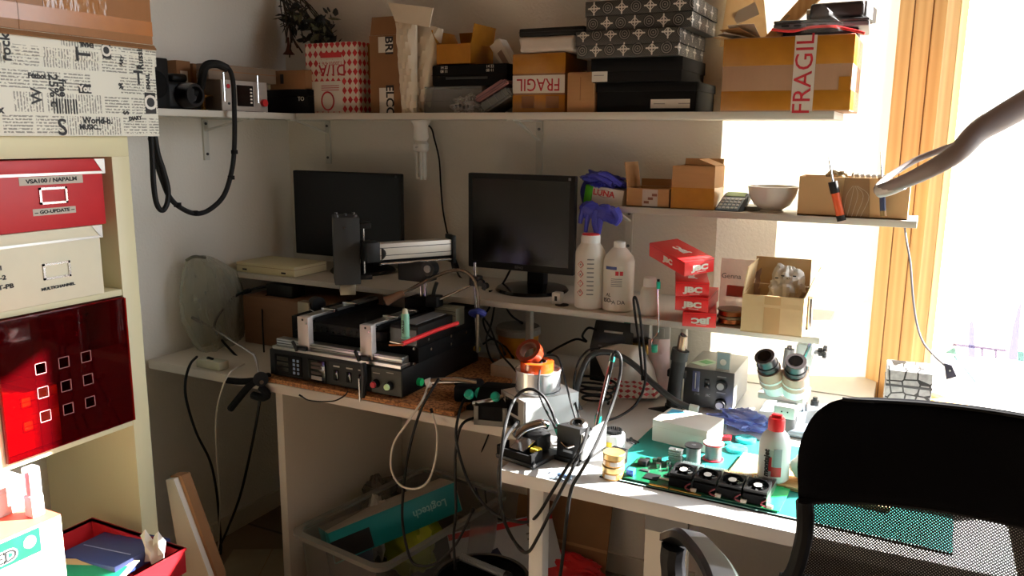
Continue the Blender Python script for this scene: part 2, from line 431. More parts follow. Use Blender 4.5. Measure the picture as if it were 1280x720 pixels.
# ================================================================ wall shelves
SZ = 1.547
SHELF = mat('shelf_white', (206, 202, 192), .5, noise=.03, scale=6)
BRK = mat('white_bracket', (206, 206, 198), .4, noise=0)
def bracket(t, p, out, L=.2, D=.22):
    """p wall point under the board, out: unit direction away from the wall"""
    out = V(out); p = V(p); side = V((-out.y, out.x, 0))
    def rod(a, b, w=.011, h=.004):
        d = (b-a).normalized(); n2 = d.cross(side).normalized()
        mb.slab([a-side*w-n2*h, a+side*w-n2*h, b+side*w-n2*h, b-side*w-n2*h], h*2, n2)
    mb = MB(); rod(p+out*.001, p+out*D); rod(p+out*.005, p+out*.005+V((0, 0, -L)))
    rod(p+out*(D*.8)+V((0, 0, -.004)), p+out*.01+V((0, 0, -L*.28)), .006, .003)
    b = mb.build('bracket', BRK, t)
    for k in (.12, .85): MB().cyl(p+out*.009+V((0, 0, -L*k)), p+out*.012+V((0, 0, -L*k)), .005, n=10).build('screw', DSTEEL, b)
def upper_shelf():
    t = thing('wall_shelf', 'long white upper wall shelf crammed with boxes on the back wall', 'shelf', (0, 0, SZ))
    MB().b(0.26, -.25, -.02, 2.0, 0.0, 0, .001).build('board', SHELF, t)
    for x in (ax(408, 200, 0).x, ):
        pass
    bracket(t, (ay(411, 200, -.005).x, 0, -.021), (0, -1, 0), .16)
    bracket(t, (ay(674, 200, -.005).x, 0, -.021), (0, -1, 0), .22)
    t2 = thing('wall_shelf', 'white upper shelf on the left wall holding the dark instruments', 'shelf', (0, 0, SZ))
    MB().b(0.0, -1.4, -.02, .25, -.0, 0, .001).build('board', SHELF, t2)
    bracket(t2, (0, ax(258, 190, .005).y, -.021), (1, 0, 0), .14)
upper_shelf()
Z2 = 1.275
def shelf2():
    t = thing('wall_shelf', 'short white shelf near the window with cartons, label printer and bowl', 'shelf', (1.41, 0, Z2))
    MB().b(ay(722, 262, -.17).x-1.41, -.17, -.018, .80, 0.0, 0, .001).build('board', SHELF, t)
    bracket(t, (ay(786, 300, -.005).x-1.41, 0, -.019), (0, -1, 0), .14, .15)
shelf2()
MZ = .99   # monitor shelf
MY = -.36
def mshelf():
    t = thing('monitor_shelf', 'raised white board above the desk carrying both monitors, bottles and red boxes', 'shelf', (0, 0, MZ))
    MB().b(0.02, MY, -.018, 2.02, 0, 0, .001).build('board', SHELF, t)
    for x, y in ((.1, MY+.2), (ay(662, 400, -.2).x, -.2), (1.6, -.06)):
        MB().b(x-.009, y-.012, DZ-MZ, x+.009, y+.012, -.018, .001).build('support', SHELF, t)
mshelf()
# ================================================================ generic cartons
def frot(yaw, roll=0.0):
    """a text or sticker lying on a vertical face whose normal is -Y turned by yaw; roll turns it in the face"""
    return (MX.Rotation(yaw, 3, 'Z') @ MX.Rotation(PI/2, 3, 'X') @ MX.Rotation(roll, 3, 'Z')).to_euler()
def carton(name, label, cat, x0, x1, yf, z0, z1, d, m, rz=0, bev=.002, group=None, pname='body'):
    t = thing(name, label, cat, ((x0+x1)/2, yf+d/2, z0), rz, group)
    w = x1-x0; h = z1-z0
    b = MB().b(-w/2, -d/2, 0, w/2, d/2, h, bev).build(pname, m, t)
    return t, w, d, h, b
def strip(t, name, x0, y0, z0, x1, y1, z1, m): return MB().b(x0, y0, z0, x1, y1, z1).build(name, m, t)
def fsticker(t, w, d, x0, x1, z0, z1, m, name='sticker', face='front'):
    """thin sticker on the front (-Y) face in local coordinates, or on the +X face ('right')"""
    if face == 'front': return MB().b(x0, -d/2-.0012, z0, x1, -d/2-.0002, z1).build(name, m, t)
    return MB().b(w/2+.0002, x0, z0, w/2+.0012, x1, z1).build(name, m, t)
def openbox(name, label, cat, loc, rz, w, d, h, m, flaps=(), th=.003, group=None, inner=None):
    """open carton; flaps: (side, angle from straight up in degrees, positive = outward, length)"""
    t = thing(name, label, cat, loc, rz, group)
    mb = MB()
    mb.b(-w/2, -d/2, 0, w/2, d/2, th); mb.b(-w/2, -d/2, 0, w/2, -d/2+th, h); mb.b(-w/2, d/2-th, 0, w/2, d/2, h)
    mb.b(-w/2, -d/2+th, 0, -w/2+th, d/2-th, h); mb.b(w/2-th, -d/2+th, 0, w/2, d/2-th, h)
    mb.build('body', m, t)
    for side, a, L in flaps:
        a = R(a); n = {'f': V((0, -1, 0)), 'k': V((0, 1, 0)), 'l': V((-1, 0, 0)), 'r': V((1, 0, 0))}[side]
        hw = (w if side in 'fk' else d)/2-.004; s = V((-n.y, n.x, 0))
        p = n*((d if side in 'fk' else w)/2-th/2)+V((0, 0, h+.0005))
        dr = V((0, 0, 1))*math.cos(a)+n*math.sin(a)
        MB().slab([p-s*hw, p+s*hw, p+s*hw+dr*L, p-s*hw+dr*L], th*.8).build('flap', m, t)
    return t
def X_(px, Y, py=110): return ay(px, py, Y).x
def Zy(px, py, Y): return ay(px, py, Y).z
# ================================================================ on the back-wall upper shelf
# red and white diamond box
n = NT('diamond_paper', .7)
s_ = n.sep(n.obj((42, 42, 42)))
u = n.math('ABSOLUTE', n.math('SUBTRACT', n.math('FRACT', n.math('ADD', s_[0], s_[1])), .5))
v = n.math('ABSOLUTE', n.math('SUBTRACT', n.math('FRACT', n.math('MULTIPLY', s_[2], .78)), .5))
dm = n.math('LESS_THAN', n.math('ADD', u, v), .43)
n.color(n.mix(dm, rgb((226, 214, 200)), rgb((188, 34, 40)))); DIAM = n.m
Y0 = -.2
x0, x1 = X_(383, Y0), X_(448, Y0); zt = Zy(415, 53, Y0)
t, w, d, h, b = carton('diamond_box', 'red and white diamond patterned box with upside down lettering on the upper shelf', 'box', x0, x1, Y0, SZ, zt, .13, DIAM)
s = fsticker(t, w, d, -w*.21, w*.24, h*.56, h*.76, PAPER)
text('D1/A', .052, REDM, s, (w*.02, -d/2-.0016, h*.62), frot(0, PI), bold=.0008)
text('1200/01476', .018, REDM, s, (w*.02, -d/2-.0016, h*.71), frot(0, PI))
fsticker(t, w, d, -w*.2, w*.2, h*.79, h*.86, RED, 'red_bar')
s = fsticker(t, w, d, -w*.44, w*.2, h*.03, h*.46, PAPER)
MB().tube([(w*-.08+math.cos(a)*.026, -d/2-.002, h*.18+math.sin(a)*.03) for a in [k*PI/6 for k in range(12)]], .003, 5, 2, True).build('ring_emblem', REDM, s)
for k in range(3): strip(s, 'text_line', -w*.2, -d/2-.0018, h*(.33+.03*k), w*.14, -d/2-.001, h*(.34+.03*k), REDM)
fsticker(t, w, d, -.008, .006, h*.5, h*.98, TAPE, 'tape', 'right')
# tall carton
x0, x1 = X_(463, Y0), X_(501, Y0); zt = Zy(480, 44, Y0)
ELX = x0
t = openbox('tall_carton', 'tall brown carton with one flap up and white end labels on the upper shelf', 'carton', ((x0+x1)/2, Y0+.08, SZ), 0, x1-x0, .16, zt-SZ, CARD_D, (('f', -12, .06), ('r', 10, .05)))
w, h, d = x1-x0, zt-SZ, .16
for zz, tx, bx in ((h*.15, 'ELCO', .2), (h*.86, 'BRI', .2)):
    s = fsticker(t, w, d, -w*.2, w*.27, zz-.04 if tx == 'ELCO' else zz-.02, zz+.045 if tx == 'ELCO' else zz+.03, PAPER)
    text(tx, .042, INK, s, (w*.14, -d/2-.0016, zz+.002), frot(0, -PI/2), bold=.001)
# padded envelopes
def envelope(label, pts, thick, Y, flap=None):
    t = thing('padded_envelope', label, 'envelope', (0, Y, SZ))
    P = [ay(p[0], p[1], Y) for p in pts]
    rows = []
    N = 14
    for i in range(N+1):
        a = sil(P[0], P[1], i/N); b = sil(P[3], P[2], i/N); row = []
        for j in range(9):
            p = sil(a, b, j/8); e = (1-(2*j/8-1)**4)*(1-(2*i/N-1)**8)
            p.y += -thick*.5*e+.004*math.sin(i*1.7+j*2.3); row.append(p-t.location)
        rows.append(row)
    back = [[V((p.x, thick*.5*0+.012, p.z)) for p in r] for r in rows]
    mb = MB(); mb.grid(rows); mb.grid(back)
    for i in range(N): mb.grid([[rows[i][0], rows[i+1][0]], [back[i][0], back[i+1][0]]]); mb.grid([[rows[i][8], rows[i+1][8]], [back[i][8], back[i+1][8]]])
    mb.grid([rows[0], back[0]]); mb.grid([rows[N], back[N]])
    bmesh.ops.remove_doubles(mb.bm, verts=mb.bm.verts[:], dist=1e-5)
    mb.build('body', mat('offwhite_envelope', (224, 212, 190), .75, noise=.04, bump=.2, bscale=30), t)
    if flap:
        F = [ay(p[0], p[1], Y-.005)-t.location for p in flap]
        MB().slab(F, .006).build('flap', mat('offwhite_envelope', (0, 0, 0)), t)
    return t
envelope('tall white padded envelope standing on the shelf with its flap raised', [(494, 28), (503, 143), (519, 143), (519, 28)], .03, -.225, [(494, 27), (485, 3), (541, 10), (536, 34)])
envelope('second white padded envelope standing behind the one with the raised flap', [(521, 27), (520, 143), (534, 143), (552, 36)], .05, -.17)
# organiser boxes etc.
CLR = clear('clear_plastic', (200, 204, 204), .22, .2)
Y0 = -.19
x0, x1 = X_(530, Y0), X_(602, Y0); z1 = Zy(565, 108, Y0)
t = thing('parts_organizer', 'clear plastic compartment box lying under the black tool case', 'organizer', ((x0+x1)/2, Y0+.08, SZ))
w = x1-x0; h = z1-SZ; d = .16
mb = MB(); mb.b(-w/2, -d/2, 0, w/2, d/2, .003); mb.b(-w/2, -d/2, .003, w/2, -d/2+.003, h-.004); mb.b(-w/2, d/2-.003, .003, w/2, d/2, h-.004); mb.b(-w/2, -d/2+.003, .003, -w/2+.003, d/2-.003, h-.004); mb.b(w/2-.003, -d/2+.003, .003, w/2, d/2-.003, h-.004)
mb.build('body', CLR, t)
MB().b(-w/2-.002, -d/2-.002, h-.0035, w/2+.002, d/2, h, .001).build('lid', CLR, t)
MB().b(-w/2-.001, -d/2-.0025, h*.44, w/2, -d/2-.0005, h*.47).build('rim', CLR, t)
for k in (-.17, .17): MB().b(k*w-.001, -d/2+.004, .004, k*w+.001, d/2-.004, h-.006).build('divider', CLR, t)
zo = SZ+h
x0, x1 = X_(540, Y0), X_(634, Y0); z1 = Zy(590, 80, Y0)
t, w, d, h, b = carton('tool_case', 'flat black case with small white marks under the open yellow taped carton', 'case', x0, x1, Y0, zo+.0005, z1, .17, BLACKM, bev=.006)
MB().b(-w*.3, -d/2-.006, h*.32, w*.25, -d/2-.0005, h*.42, .001).build('handle', DGREY, t)
for k in (-.33, .28):
    text('14 22\n08 11', .012, PAPER, t, (w*k, -d/2-.0006, h*.78), frot(0))
MB().b(-w/2-.001, -d/2-.001, h*.5, w/2+.001, d/2+.001, h*.52).build('seam', BLACKG, t)
zc = z1
x0, x1 = X_(546, Y0), X_(588, Y0); zt = Zy(566, 55, Y0)
t = openbox('small_carton', 'open yellow taped small carton on top of the black tool case', 'carton', ((x0+x1)/2, Y0+.075, zc+.0005), 0, x1-x0, .15, zt-zc, TAPE, (('l', 25, .05), ('k', -15, .05), ('r', 12, .06)))
# leaning card
Y0 = -.12
P = [ay(*p, Y0) for p in ((612, 58), (624, 48), (648, 92), (640, 104))]
t = thing('white_carton', 'narrow white printed box leaning against the taped carton on the shelf', 'box', P[3])
MB().slab([p-P[3] for p in P], .05, (0, 1, 0)).build('body', PAPER, t)
F = [p-P[3]+V((0, -.0012, 0)) for p in (sil(sil(P[0], P[1], .25), sil(P[3], P[2], .25), .25), sil(sil(P[0], P[1], .7), sil(P[3], P[2], .7), .25), sil(sil(P[0], P[1], .7), sil(P[3], P[2], .7), .8), sil(sil(P[0], P[1], .25), sil(P[3], P[2], .25), .8))]
MB().slab(F, .001, (0, 1, 0)).build('print', mat('grey_print', (150, 130, 120), .6), t)
# tilted boxes
def tiltbox(name, label, cat, pts, Y, d, m, pname='body', bev=.006):
    P = [ay(*p, Y) for p in pts]; t = thing(name, label, cat, P[0])
    mb = MB(); mb.slab([p-P[0] for p in P], d, (0, 1, 0))
    if bev: bmesh.ops.bevel(mb.bm, geom=mb.bm.edges[:]+mb.bm.verts[:], offset=bev, segments=2, affect='EDGES', clamp_overlap=True)
    mb.build(pname, m, t); return t, [p-P[0] for p in P]
t, P = tiltbox('plastic_case', 'dusty pink lidded plastic case tilted on the upper shelf', 'case', ((596, 129), (592, 121), (627, 98), (637, 103)), -.215, .1, mat('dusty_pink', (150, 104, 106), .5))
MB().slab([sil(P[0], P[1], .4)+V((0, -.003, 0)), sil(P[0], P[1], .55)+V((0, -.003, 0)), sil(P[3], P[2], .55)+V((0, -.003, 0)), sil(P[3], P[2], .4)+V((0, -.003, 0))], .003, (0, 1, 0)).build('seam', mat('pink_dark', (104, 70, 74), .5), t)
t, P = tiltbox('parts_organizer', 'grey compartment organizer tilted against the taped FRAGIL carton', 'organizer', ((606, 141), (598, 130), (633, 108), (640, 119)), -.225, .12, clear('grey_clear', (128, 132, 130), .55, .3))
for k in (.3, .55, .8): MB().slab([sil(P[0], P[3], k)+V((0, -.0025, 0)), sil(P[0], P[3], k+.02)+V((0, -.0025, 0)), sil(P[1], P[2], k+.02)+V((0, -.0025, 0)), sil(P[1], P[2], k)+V((0, -.0025, 0))], .002, (0, 1, 0)).build('divider', GREY, t)
FILM = clear('clear_film', (236, 236, 236), .12, .12, bump=.8, bscale=25)
t = thing('plastic_bag', 'crumpled clear plastic bag with black print lying at the shelf edge', 'bag', ay(584, 139, -.2))
MB().blob((0, 0, .018), (.05, .035, .03), 3, .5, 5).build('bag', FILM, t)
for k in range(4): MB().c(-.02+k*.014, -.036, .012+.004*(k % 2), .008, .001, .009, M=MX.Rotation(.1, 4, 'Y')).build('print', INK, t)
# small FRAGIL carton
def tapeband(t, w, d, h, z0, z1, name='tape'):
    return MB().b(-w/2-.0006, -d/2-.0006, z0, w/2+.0006, d/2+.0006, z1, .001).build(name, TAPE, t)
Y0 = -.21
x0, x1 = X_(641, Y0), X_(706, Y0); zt = Zy(675, 66, Y0)
t, w, d, h, b = carton('fragile_carton', 'small carton wrapped in brown tape with an upside down FRAGIL sticker', 'carton', x0, x1, Y0, SZ, zt, .17, CARD_D)
tapeband(t, w, d, h, h*.66, h*.985); tapeband(t, w, d, h, .002, h*.3)
s = fsticker(t, w, d, -w/2, w/2, h*.33, h*.63, PAPER)
text('FRAGIL', .052, REDM, s, (0, -d/2-.0018, h*.48), frot(0, PI), sx=.86)
for k, xx in enumerate((-.25, .22)): MB().b(w*xx-.012, -d/2-.0015, h*.08, w*xx+.03, -d/2-.0007, h*.28).build('cardboard_window', CARD_D, t)
zt0 = zt
x0, x1 = X_(647, Y0), X_(718, Y0); z1 = Zy(680, 45, Y0)
t = thing('wrapped_pack', 'crumpled white wrapped pack on top of the small FRAGIL carton', 'package', ((x0+x1)/2, Y0+.09, zt+.0005))
mb = MB().b(-(x1-x0)/2, -.09, 0, (x1-x0)/2, .08, z1-zt, .012, 3); bmesh.ops.subdivide_edges(mb.bm, edges=mb.bm.edges[:], cuts=3, use_grid_fill=True)
from mathutils import noise as _nz
for v in mb.bm.verts: v.co += V((_nz.noise(v.co*40), _nz.noise(v.co*37+V((5, 5, 5))), 0))*.006
mb.build('wrap', mat('white_film', (214, 204, 194), .35, noise=.06, bump=.4, bscale=50), t)
za = z1
x0, x1 = X_(648, Y0), X_(729, Y0); z1 = Zy(690, 34, Y0)
t, w, d, h, b = carton('black_case', 'thin black case lying on the white wrapped pack', 'case', x0, x1, Y0, za+.0005, z1, .13, BLACK, bev=.004)
MB().b(-w/2-.0006, -d/2-.0006, h*.5, w/2+.0006, d/2+.0006, h*.56).build('seam', DGREY, t)
# small plain carton
x0, x1 = X_(709, -.23), X_(743, -.23); zt = Zy(725, 91, -.23)
t, w, d, h, b = carton('small_carton', 'small plain brown carton standing between the FRAGIL carton and the black boxes', 'carton', x0, x1, -.23, SZ, zt, .12, CARD)
MB().b(-.002, -d/2-.0004, h*.3, .0, -d/2, h*.9).build('seam', CARD_D, t)
MB().b(-w/2+.003, -d/2+.002, h, w/2-.003, d/2-.002, h+.002).build('flap', CARD, t)
# black boxes
def lidbox(name, label, xl, xr, yt, Y, d, zb, m, lidm, lidfrac, group=None, cat='box'):
    x0, x1 = X_(xl, Y), X_(xr, Y); zt = Zy((xl+xr)/2, yt, Y); w = x1-x0; h = zt-zb
    t = thing(name, label, cat, ((x0+x1)/2, Y+d/2, zb), 0, group)
    MB().b(-w/2+.003, -d/2+.003, 0, w/2-.003, d/2-.003, h-.004, .002).build('body', m, t)
    MB().b(-w/2, -d/2, h*(1-lidfrac), w/2, d/2, h, .002).build('lid', lidm, t)
    return t, w, d, h, zt
BLK = mat('black_card', (12, 11, 12), .65, noise=.05, spec=.15)
Yb = -.225
t, w, d, h, z1 = lidbox('storage_box', 'lower black shoe box with a long white label, standing on the upper shelf', 745, 871, 103, Yb, .22, SZ, BLK, BLK, .3)
s = fsticker(t, w, d-.006, w*.06, w*.44, h*.13, h*.43, PAPER)
for k in range(2): strip(s, 'text_line', w*.09+k*.07, -d/2-.0018+.003, h*.27, w*.2+k*.07, -d/2+.002-.0005, h*.3, mat('grey_ink', (150, 146, 140), .7, noise=0))
zq = z1
t, w, d, h, z1 = lidbox('storage_box', 'upper black storage box with a small white label under the patterned boxes', 738, 852, 72, Yb-.035, .25, z1+.0005, BLK, BLK, .55)
s = fsticker(t, w, d, -w/2+.004, -w/2+.05, h*.02, h*.46, PAPER)
strip(s, 'text_line', -w/2+.01, -d/2-.0018, h*.28, -w/2+.04, -d/2-.0011, h*.31, mat('grey_ink', (0, 0, 0)))
# patterned boxes
n = NT('ornament_paper', .4)
s_ = n.sep(n.obj((25, 25, 25)))
ax_ = n.math('ADD', s_[0], s_[1]); az_ = s_[2]
row = n.math('FLOOR', az_)
fu = n.math('SUBTRACT', n.math('FRACT', ax_), .5); fv = n.math('SUBTRACT', n.math('FRACT', az_), .5)
par = n.math('MODULO', n.math('ABSOLUTE', n.math('ADD', n.math('FLOOR', ax_), row)), 2.0)
r2 = n.math('SQRT', n.math('ADD', n.math('MULTIPLY', fu, fu), n.math('MULTIPLY', fv, fv)))
ring = n.math('MULTIPLY', n.math('LESS_THAN', r2, .43), n.math('GREATER_THAN', n.math('SINE', n.math('MULTIPLY', r2, 42.0)), .25))
d1 = n.math('ADD', n.math('ABSOLUTE', fu), n.math('ABSOLUTE', fv))
mn = n.math('MINIMUM', n.math('ABSOLUTE', fu), n.math('ABSOLUTE', fv))
cross = n.math('MAXIMUM', n.math('MULTIPLY', n.math('LESS_THAN', mn, .05), n.math('LESS_THAN', d1, .46)), n.math('MULTIPLY', n.math('LESS_THAN', n.math('ABSOLUTE', n.math('SUBTRACT', d1, .3)), .035), 1.0))
pat = n.math('ADD', n.math('MULTIPLY', ring, par), n.math('MULTIPLY', cross, n.math('SUBTRACT', 1.0, par)), clamp=True)
bgp = n.math('GREATER_THAN', n.math('SINE', n.math('MULTIPLY', d1, 60.0)), .1)
base = n.mix(n.math('MULTIPLY', bgp, .22), rgb((30, 28, 27)), rgb((150, 146, 138)))
disc = n.math('MULTIPLY', n.math('LESS_THAN', r2, .43), par)
base = n.mix(disc, base, rgb((22, 21, 21)))
lc = n.mix(par, rgb((212, 206, 196)), rgb((120, 116, 110)))
n.color(n.mix(pat, base, lc)); ORN = n.m
t, w, d, h, z2 = lidbox('patterned_box', 'black and white ornamental box with lid, lower of the two patterned boxes', 718, 847, 37, Yb-.07, .27, z1+.0005, ORN, ORN, .55)
MB().b(-w/2, -d/2-.0006, h*.449, w/2+.0006, d/2, h*.455).build('lid_edge', BLK, t)
t, w, d, h, z3 = lidbox('patterned_box', 'upper black and white ornamental box topping the stack of patterned boxes', 729, 862, -2, Yb-.06, .27, z2+.0005, ORN, ORN, .5)
MB().b(-w/2, -d/2-.0006, h*.499, w/2+.0006, d/2, h*.505).build('lid_edge', BLK, t)
# big FRAGIL carton
Y0 = -.25
x0, x1 = X_(902, Y0), X_(1064, Y0); zt = Zy(985, 45, Y0)
BIGC = mat('cardboard_mauve', (164, 128, 100), .8, noise=.05, scale=8, stretch=(8, 8, 1))
t, w, d, h, b = carton('fragile_carton', 'big carton banded with brown tape and a vertical FRAGIL sticker on the upper shelf', 'carton', x0, x1, Y0, SZ, zt, .25, BIGC)
tapeband(t, w, d, h, h*.62, h*.99); tapeband(t, w, d, h, .003, h*.28)
MB().b(w/2-.03, -d/2-.0013, h*.26, w/2-.003, -d/2-.0006, h*.45).build('tape', TAPE, t)
s = fsticker(t, w, d+.0022, w*.06, w*.225, .0, h, PAPER)
text('FRAGIL', .061, REDM, s, (w*.145, -d/2-.003, h*.49), frot(0, PI/2), sx=1.02)
BIGT = (x0, x1, zt)
# things on the big carton
n = NT('translucent_paper', .9); tl = n.node('ShaderNodeBsdfTranslucent', i_Color=rgb((220, 200, 170))); df = n.node('ShaderNodeBsdfDiffuse', i_Color=rgb((214, 196, 166)))
mx = n.node('ShaderNodeMixShader', i_0=.5); n.link(tl.outputs[0], mx.inputs[1]); n.link(df.outputs[0], mx.inputs[2]); n.link(mx.outputs[0], n.nt.nodes['Material Output'].inputs[0]); BLINDP = n.m
GY = mat('laptop_grey', (92, 92, 98), .35, noise=.03)
xx0, xx1 = X_(957, Y0), X_(1075, Y0)
t = thing('laptop', 'thin grey and black laptop lying on the big FRAGIL carton', 'laptop', ((xx0+xx1)/2, Y0+.13, zt+.02), .06)
w = xx1-xx0
MB().b(-w/2, -.11, 0, w/2, .11, .012, .003).build('base', GY, t); MB().b(-w/2, -.11, .0125, w/2, .11, .02, .003).build('lid', DGREY, t)
for k in range(4): MB().b(-w/2+.02+.03*k, -.1105, .004, -w/2+.038+.03*k, -.1095, .008).build('port', BLACK, t)
MB().c(0, 0, -.0105, w*.8, .18, .018, .003).build('feet', BLACK, t)
xx0, xx1 = X_(1012, Y0, 15), X_(1083, Y0, 15)
t = thing('projector', 'chunky dark brown device with rounded edges topping the laptop', 'device', ((xx0+xx1)/2, Y0+.13, zt+.0405), -.08)
w = xx1-xx0
MB().b(-w/2, -.09, .003, w/2, .09, .042, .01, 3).build('body', mat('dark_brown_plastic', (46, 38, 36), .4), t)
MB().b(w/2-.003, -.08, .005, w/2+.004, .08, .04, .001).build('end_cap', GREY, t)
MB().cyl((-w/2-.012, -.05, .02), (-w/2+.002, -.05, .02), .014).build('lens', STEEL, t)
MB().b(-w/2+.01, -.08, 0, w/2-.01, .08, .0035).build('foot', BLACK, t)
t = thing('red_cable', 'thin red cable lying across the top of the big carton', 'cable', (0, 0, 0))
MB().tube([V((X_(p[0], Y0-.004, p[1]), Y0-.006, ay(p[0], p[1], Y0-.006).z)) for p in ((965, 37), (990, 39), (1015, 34), (1040, 33), (1062, 37), (1075, 40), (1081, 42))], .0035).build('cable', RED, t)
t = thing('plastic_film', 'crumpled clear plastic film draped over the laptop', 'film', (X_(1022, Y0), Y0-.012, zt+.004))
G = [[V((-.05+.1*j/8+.004*math.sin(i*2+j), .0-.004*math.sin(j*1.9+i), .07*(i/6)*(1-abs(j/8-.5)*1.3))) for j in range(9)] for i in range(7)]
MB().grid(G).build('film', FILM, t)
t = thing('cardboard_sheet', 'creased pale cardboard sheet with a printed label leaning behind the big carton', 'cardboard', (X_(932, -.07, 30), -.04, zt+.001))
MB().slab([(-.075, 0, 0), (.06, 0, 0), (.03, .02, .17), (-.06, .02, .2)], .004).build('sheet', BLINDP, t)
MB().slab([(-.03, .003, .06), (.03, .004, .085), (.015, .008, .12), (-.05, .008, .09)], .001).build('label', PAPER, t)
t = thing('pine_offcut', 'pine slat propped diagonally on the carton beside the patterned boxes', 'slat', (X_(962, -.14, 42), -.14, zt+.004))
MB().slab([(-.02, 0, 0), (.02, 0, 0), (.15, .02, .13), (.1, .02, .14)], .018, (0, 1, 0)).build('slat', PINE, t)
MB().slab([(.0, -.001, .02), (.01, -.001, .02), (.05, .002, .06), (.04, .002, .065)], .001, (0, -1, 0)).build('stripe', CARD_L, t)
pb0 = V((X_(925, -.18, 40), -.17, zt+.001))
for k, lb in enumerate(('tan paper sheet lying lowest on the big carton beside the patterned boxes', 'white paper sheet fanned over the tan one on the big carton', 'pale tan sheet tilted up on the big carton near the pine offcut', 'topmost white sheet leaning up on the big carton beside the patterned boxes')):
    t = thing('paper_sheet', lb, 'paper', pb0+V((.01*k-.02, 0, .004+.006*k)))
    Mr = MX.Rotation(.5*k, 4, 'Z') @ MX.Rotation(.12+.08*k, 4, 'Y')
    MB().c(0, 0, 0, .09, .07, .0012, M=Mr).build('sheet', PAPER if k % 2 else CARD_L, t)
# ================================================================ left wall shelf
XF = .215
def Yx(px, py, X): return ax(px, py, X).y
y0, y1 = Yx(277, 118, XF), Yx(334, 118, XF); zt = ax(300, 101, XF).z
xb = ay(256, 118, y0).x
t = thing('power_supply', 'grey bench instrument with a dark screen and red button on the left shelf', 'instrument', ((XF+xb)/2, (y0+y1)/2, SZ))
hw, hd, h = (XF-xb)/2, (y1-y0)/2, zt-SZ
MB().b(-hw, -hd, .004, hw-.004, hd, h, .002).build('case', mat('brown_grey_case', (104, 92, 80), .5), t)
MB().b(hw-.004, -hd, .002, hw, hd, h, .001).build('front_panel', mat('panel_grey', (176, 168, 160), .5), t)
MB().b(hw, -hd*.36, h*.18, hw+.002, hd*.34, h*.86).build('screen', BLACKG, t)
for k in range(5): MB().b(hw+.002, hd*.2, h*(.28+.11*k), hw+.003, hd*.28, h*(.33+.11*k)).build('key', PAPER, t)
MB().cyl((hw, hd*.78, h*.32), (hw+.012, hd*.78, h*.32), .012).build('red_button', RED, t)
for yy in (-hd*1.0, hd*.45): MB().cyl((hw+.012, yy, .03), (hw+.012, yy, h+.02), .003, n=8).build('handle_post', STEEL, t)
for zz in (.25, .8): MB().cyl((hw, -hd*.72, h*zz), (hw+.003, -hd*.72, h*zz), .007 if zz > .5 else .004).build('terminal', REDM if zz > .5 else INK, t)
for yy in (-1, 1): MB().b(-hw, yy*hd*.8-.01, 0, hw-.01, yy*hd*.8+.01, .005).build('foot', BLACK, t)
t, w, d, h2, b = carton('flat_case', 'flat pale grey box lying on top of the bench instrument', 'box', xb-.01, XF-.03, y0-.02, zt+.0005, ax(290, 82, .18).z, .3, mat('pale_brown_box', (122, 104, 86), .6))
MB().b(-w/2-.001, -d/2-.001, h2*.55, w/2+.001, d/2+.001, h2*.6).build('seam', CARD_D, t)
Y0 = -.235
x0, x1 = X_(331, Y0), X_(384, Y0); z1 = Zy(355, 112, Y0)
t, w, d, h, b = carton('black_box', 'black box on the shelf corner carrying a brown carton', 'box', x0, x1, Y0, SZ, z1, .2, BLK)
text('TO', .02, PAPER, t, (w*.35, -d/2-.0008, h*.6), frot(0)); MB().b(-w/2-.0008, -d/2-.0008, h*.7, w/2+.0008, d/2, h*.73).build('lid_edge', BLACKG, t)
x0, x1 = X_(336, Y0), X_(382, Y0); z2 = Zy(355, 88, Y0)
t, w, d, h, b = carton('brown_carton', 'brown carton with a dark slot stacked on the black box in the shelf corner', 'carton', x0, x1, Y0, z1+.0005, z2, .18, CARD_D)
MB().b(-w*.17, -d/2-.001, h*.3, -w*.08, -d/2-.0002, h*.8).build('slot', INK, t)
MB().b(-w/2-.001, -d/2-.001, .002, -w/2+.008, -d/2+.002, h).build('tape', CREAM, t)
# speaker, camera, small boxes
ys = Yx(204, 100, .2)
t = thing('loudspeaker', 'small black loudspeaker at the left end of the shelf behind the newsprint box', 'speaker', (.12, ys-.02, SZ))
MB().b(-.07, -.05, 0, .07, .05, ax(204, 72, .2).z-SZ, .004).build('cabinet', BLACK, t)
MB().lathe([(.035, 0), (.04, .004), (.03, .006), (.012, .001)], (.0705, 0, .07), axis=(1, 0, 0)).build('cone', BLACKM, t)
yc = Yx(236, 118, .18)
t = thing('photo_camera', 'black camera with a bright brass-ringed lens on the left shelf', 'camera', (.12, yc, SZ))
MB().b(-.045, -.075, 0, .04, .075, .085, .012, 3).build('body', BLACK, t)
MB().b(-.03, -.03, .085, .03, .03, .11, .01, 3).build('viewfinder', BLACK, t)
MB().lathe([(.038, 0), (.038, .03), (.034, .05), (.026, .05), (.022, .03)], (.04, .0, .045), axis=(1, 0, 0)).build('lens', DSTEEL, t)
MB().lathe([(.026, 0), (.03, .0), (.03, .012), (.026, .012)], (.045, .085, .02), axis=(1, 0, 0), cap=False).build('brass_ring', mat('brass', (190, 140, 70), .25, 1.0), t)
for k, (pa_, pb_, zz) in enumerate(((222, 241, 95), (243, 258, 93))):
    ya, yb = Yx(pa_, 110, .07), Yx(pb_, 110, .07); z0 = SZ; z1 = ax(240, 77, .07).z
    t, w, d, h, b = carton('brown_carton', ('small brown carton standing behind the camera on the left shelf', 'second small brown carton at the wall between camera and instrument')[k], 'carton', .012, .07, ya, z0, z1-.005*k, yb-ya-.004, CARD_D)
    MB().b(w/2+.0002, -d/4, h*.4, w/2+.001, d/4, h*.8).build('label', PAPER, t)
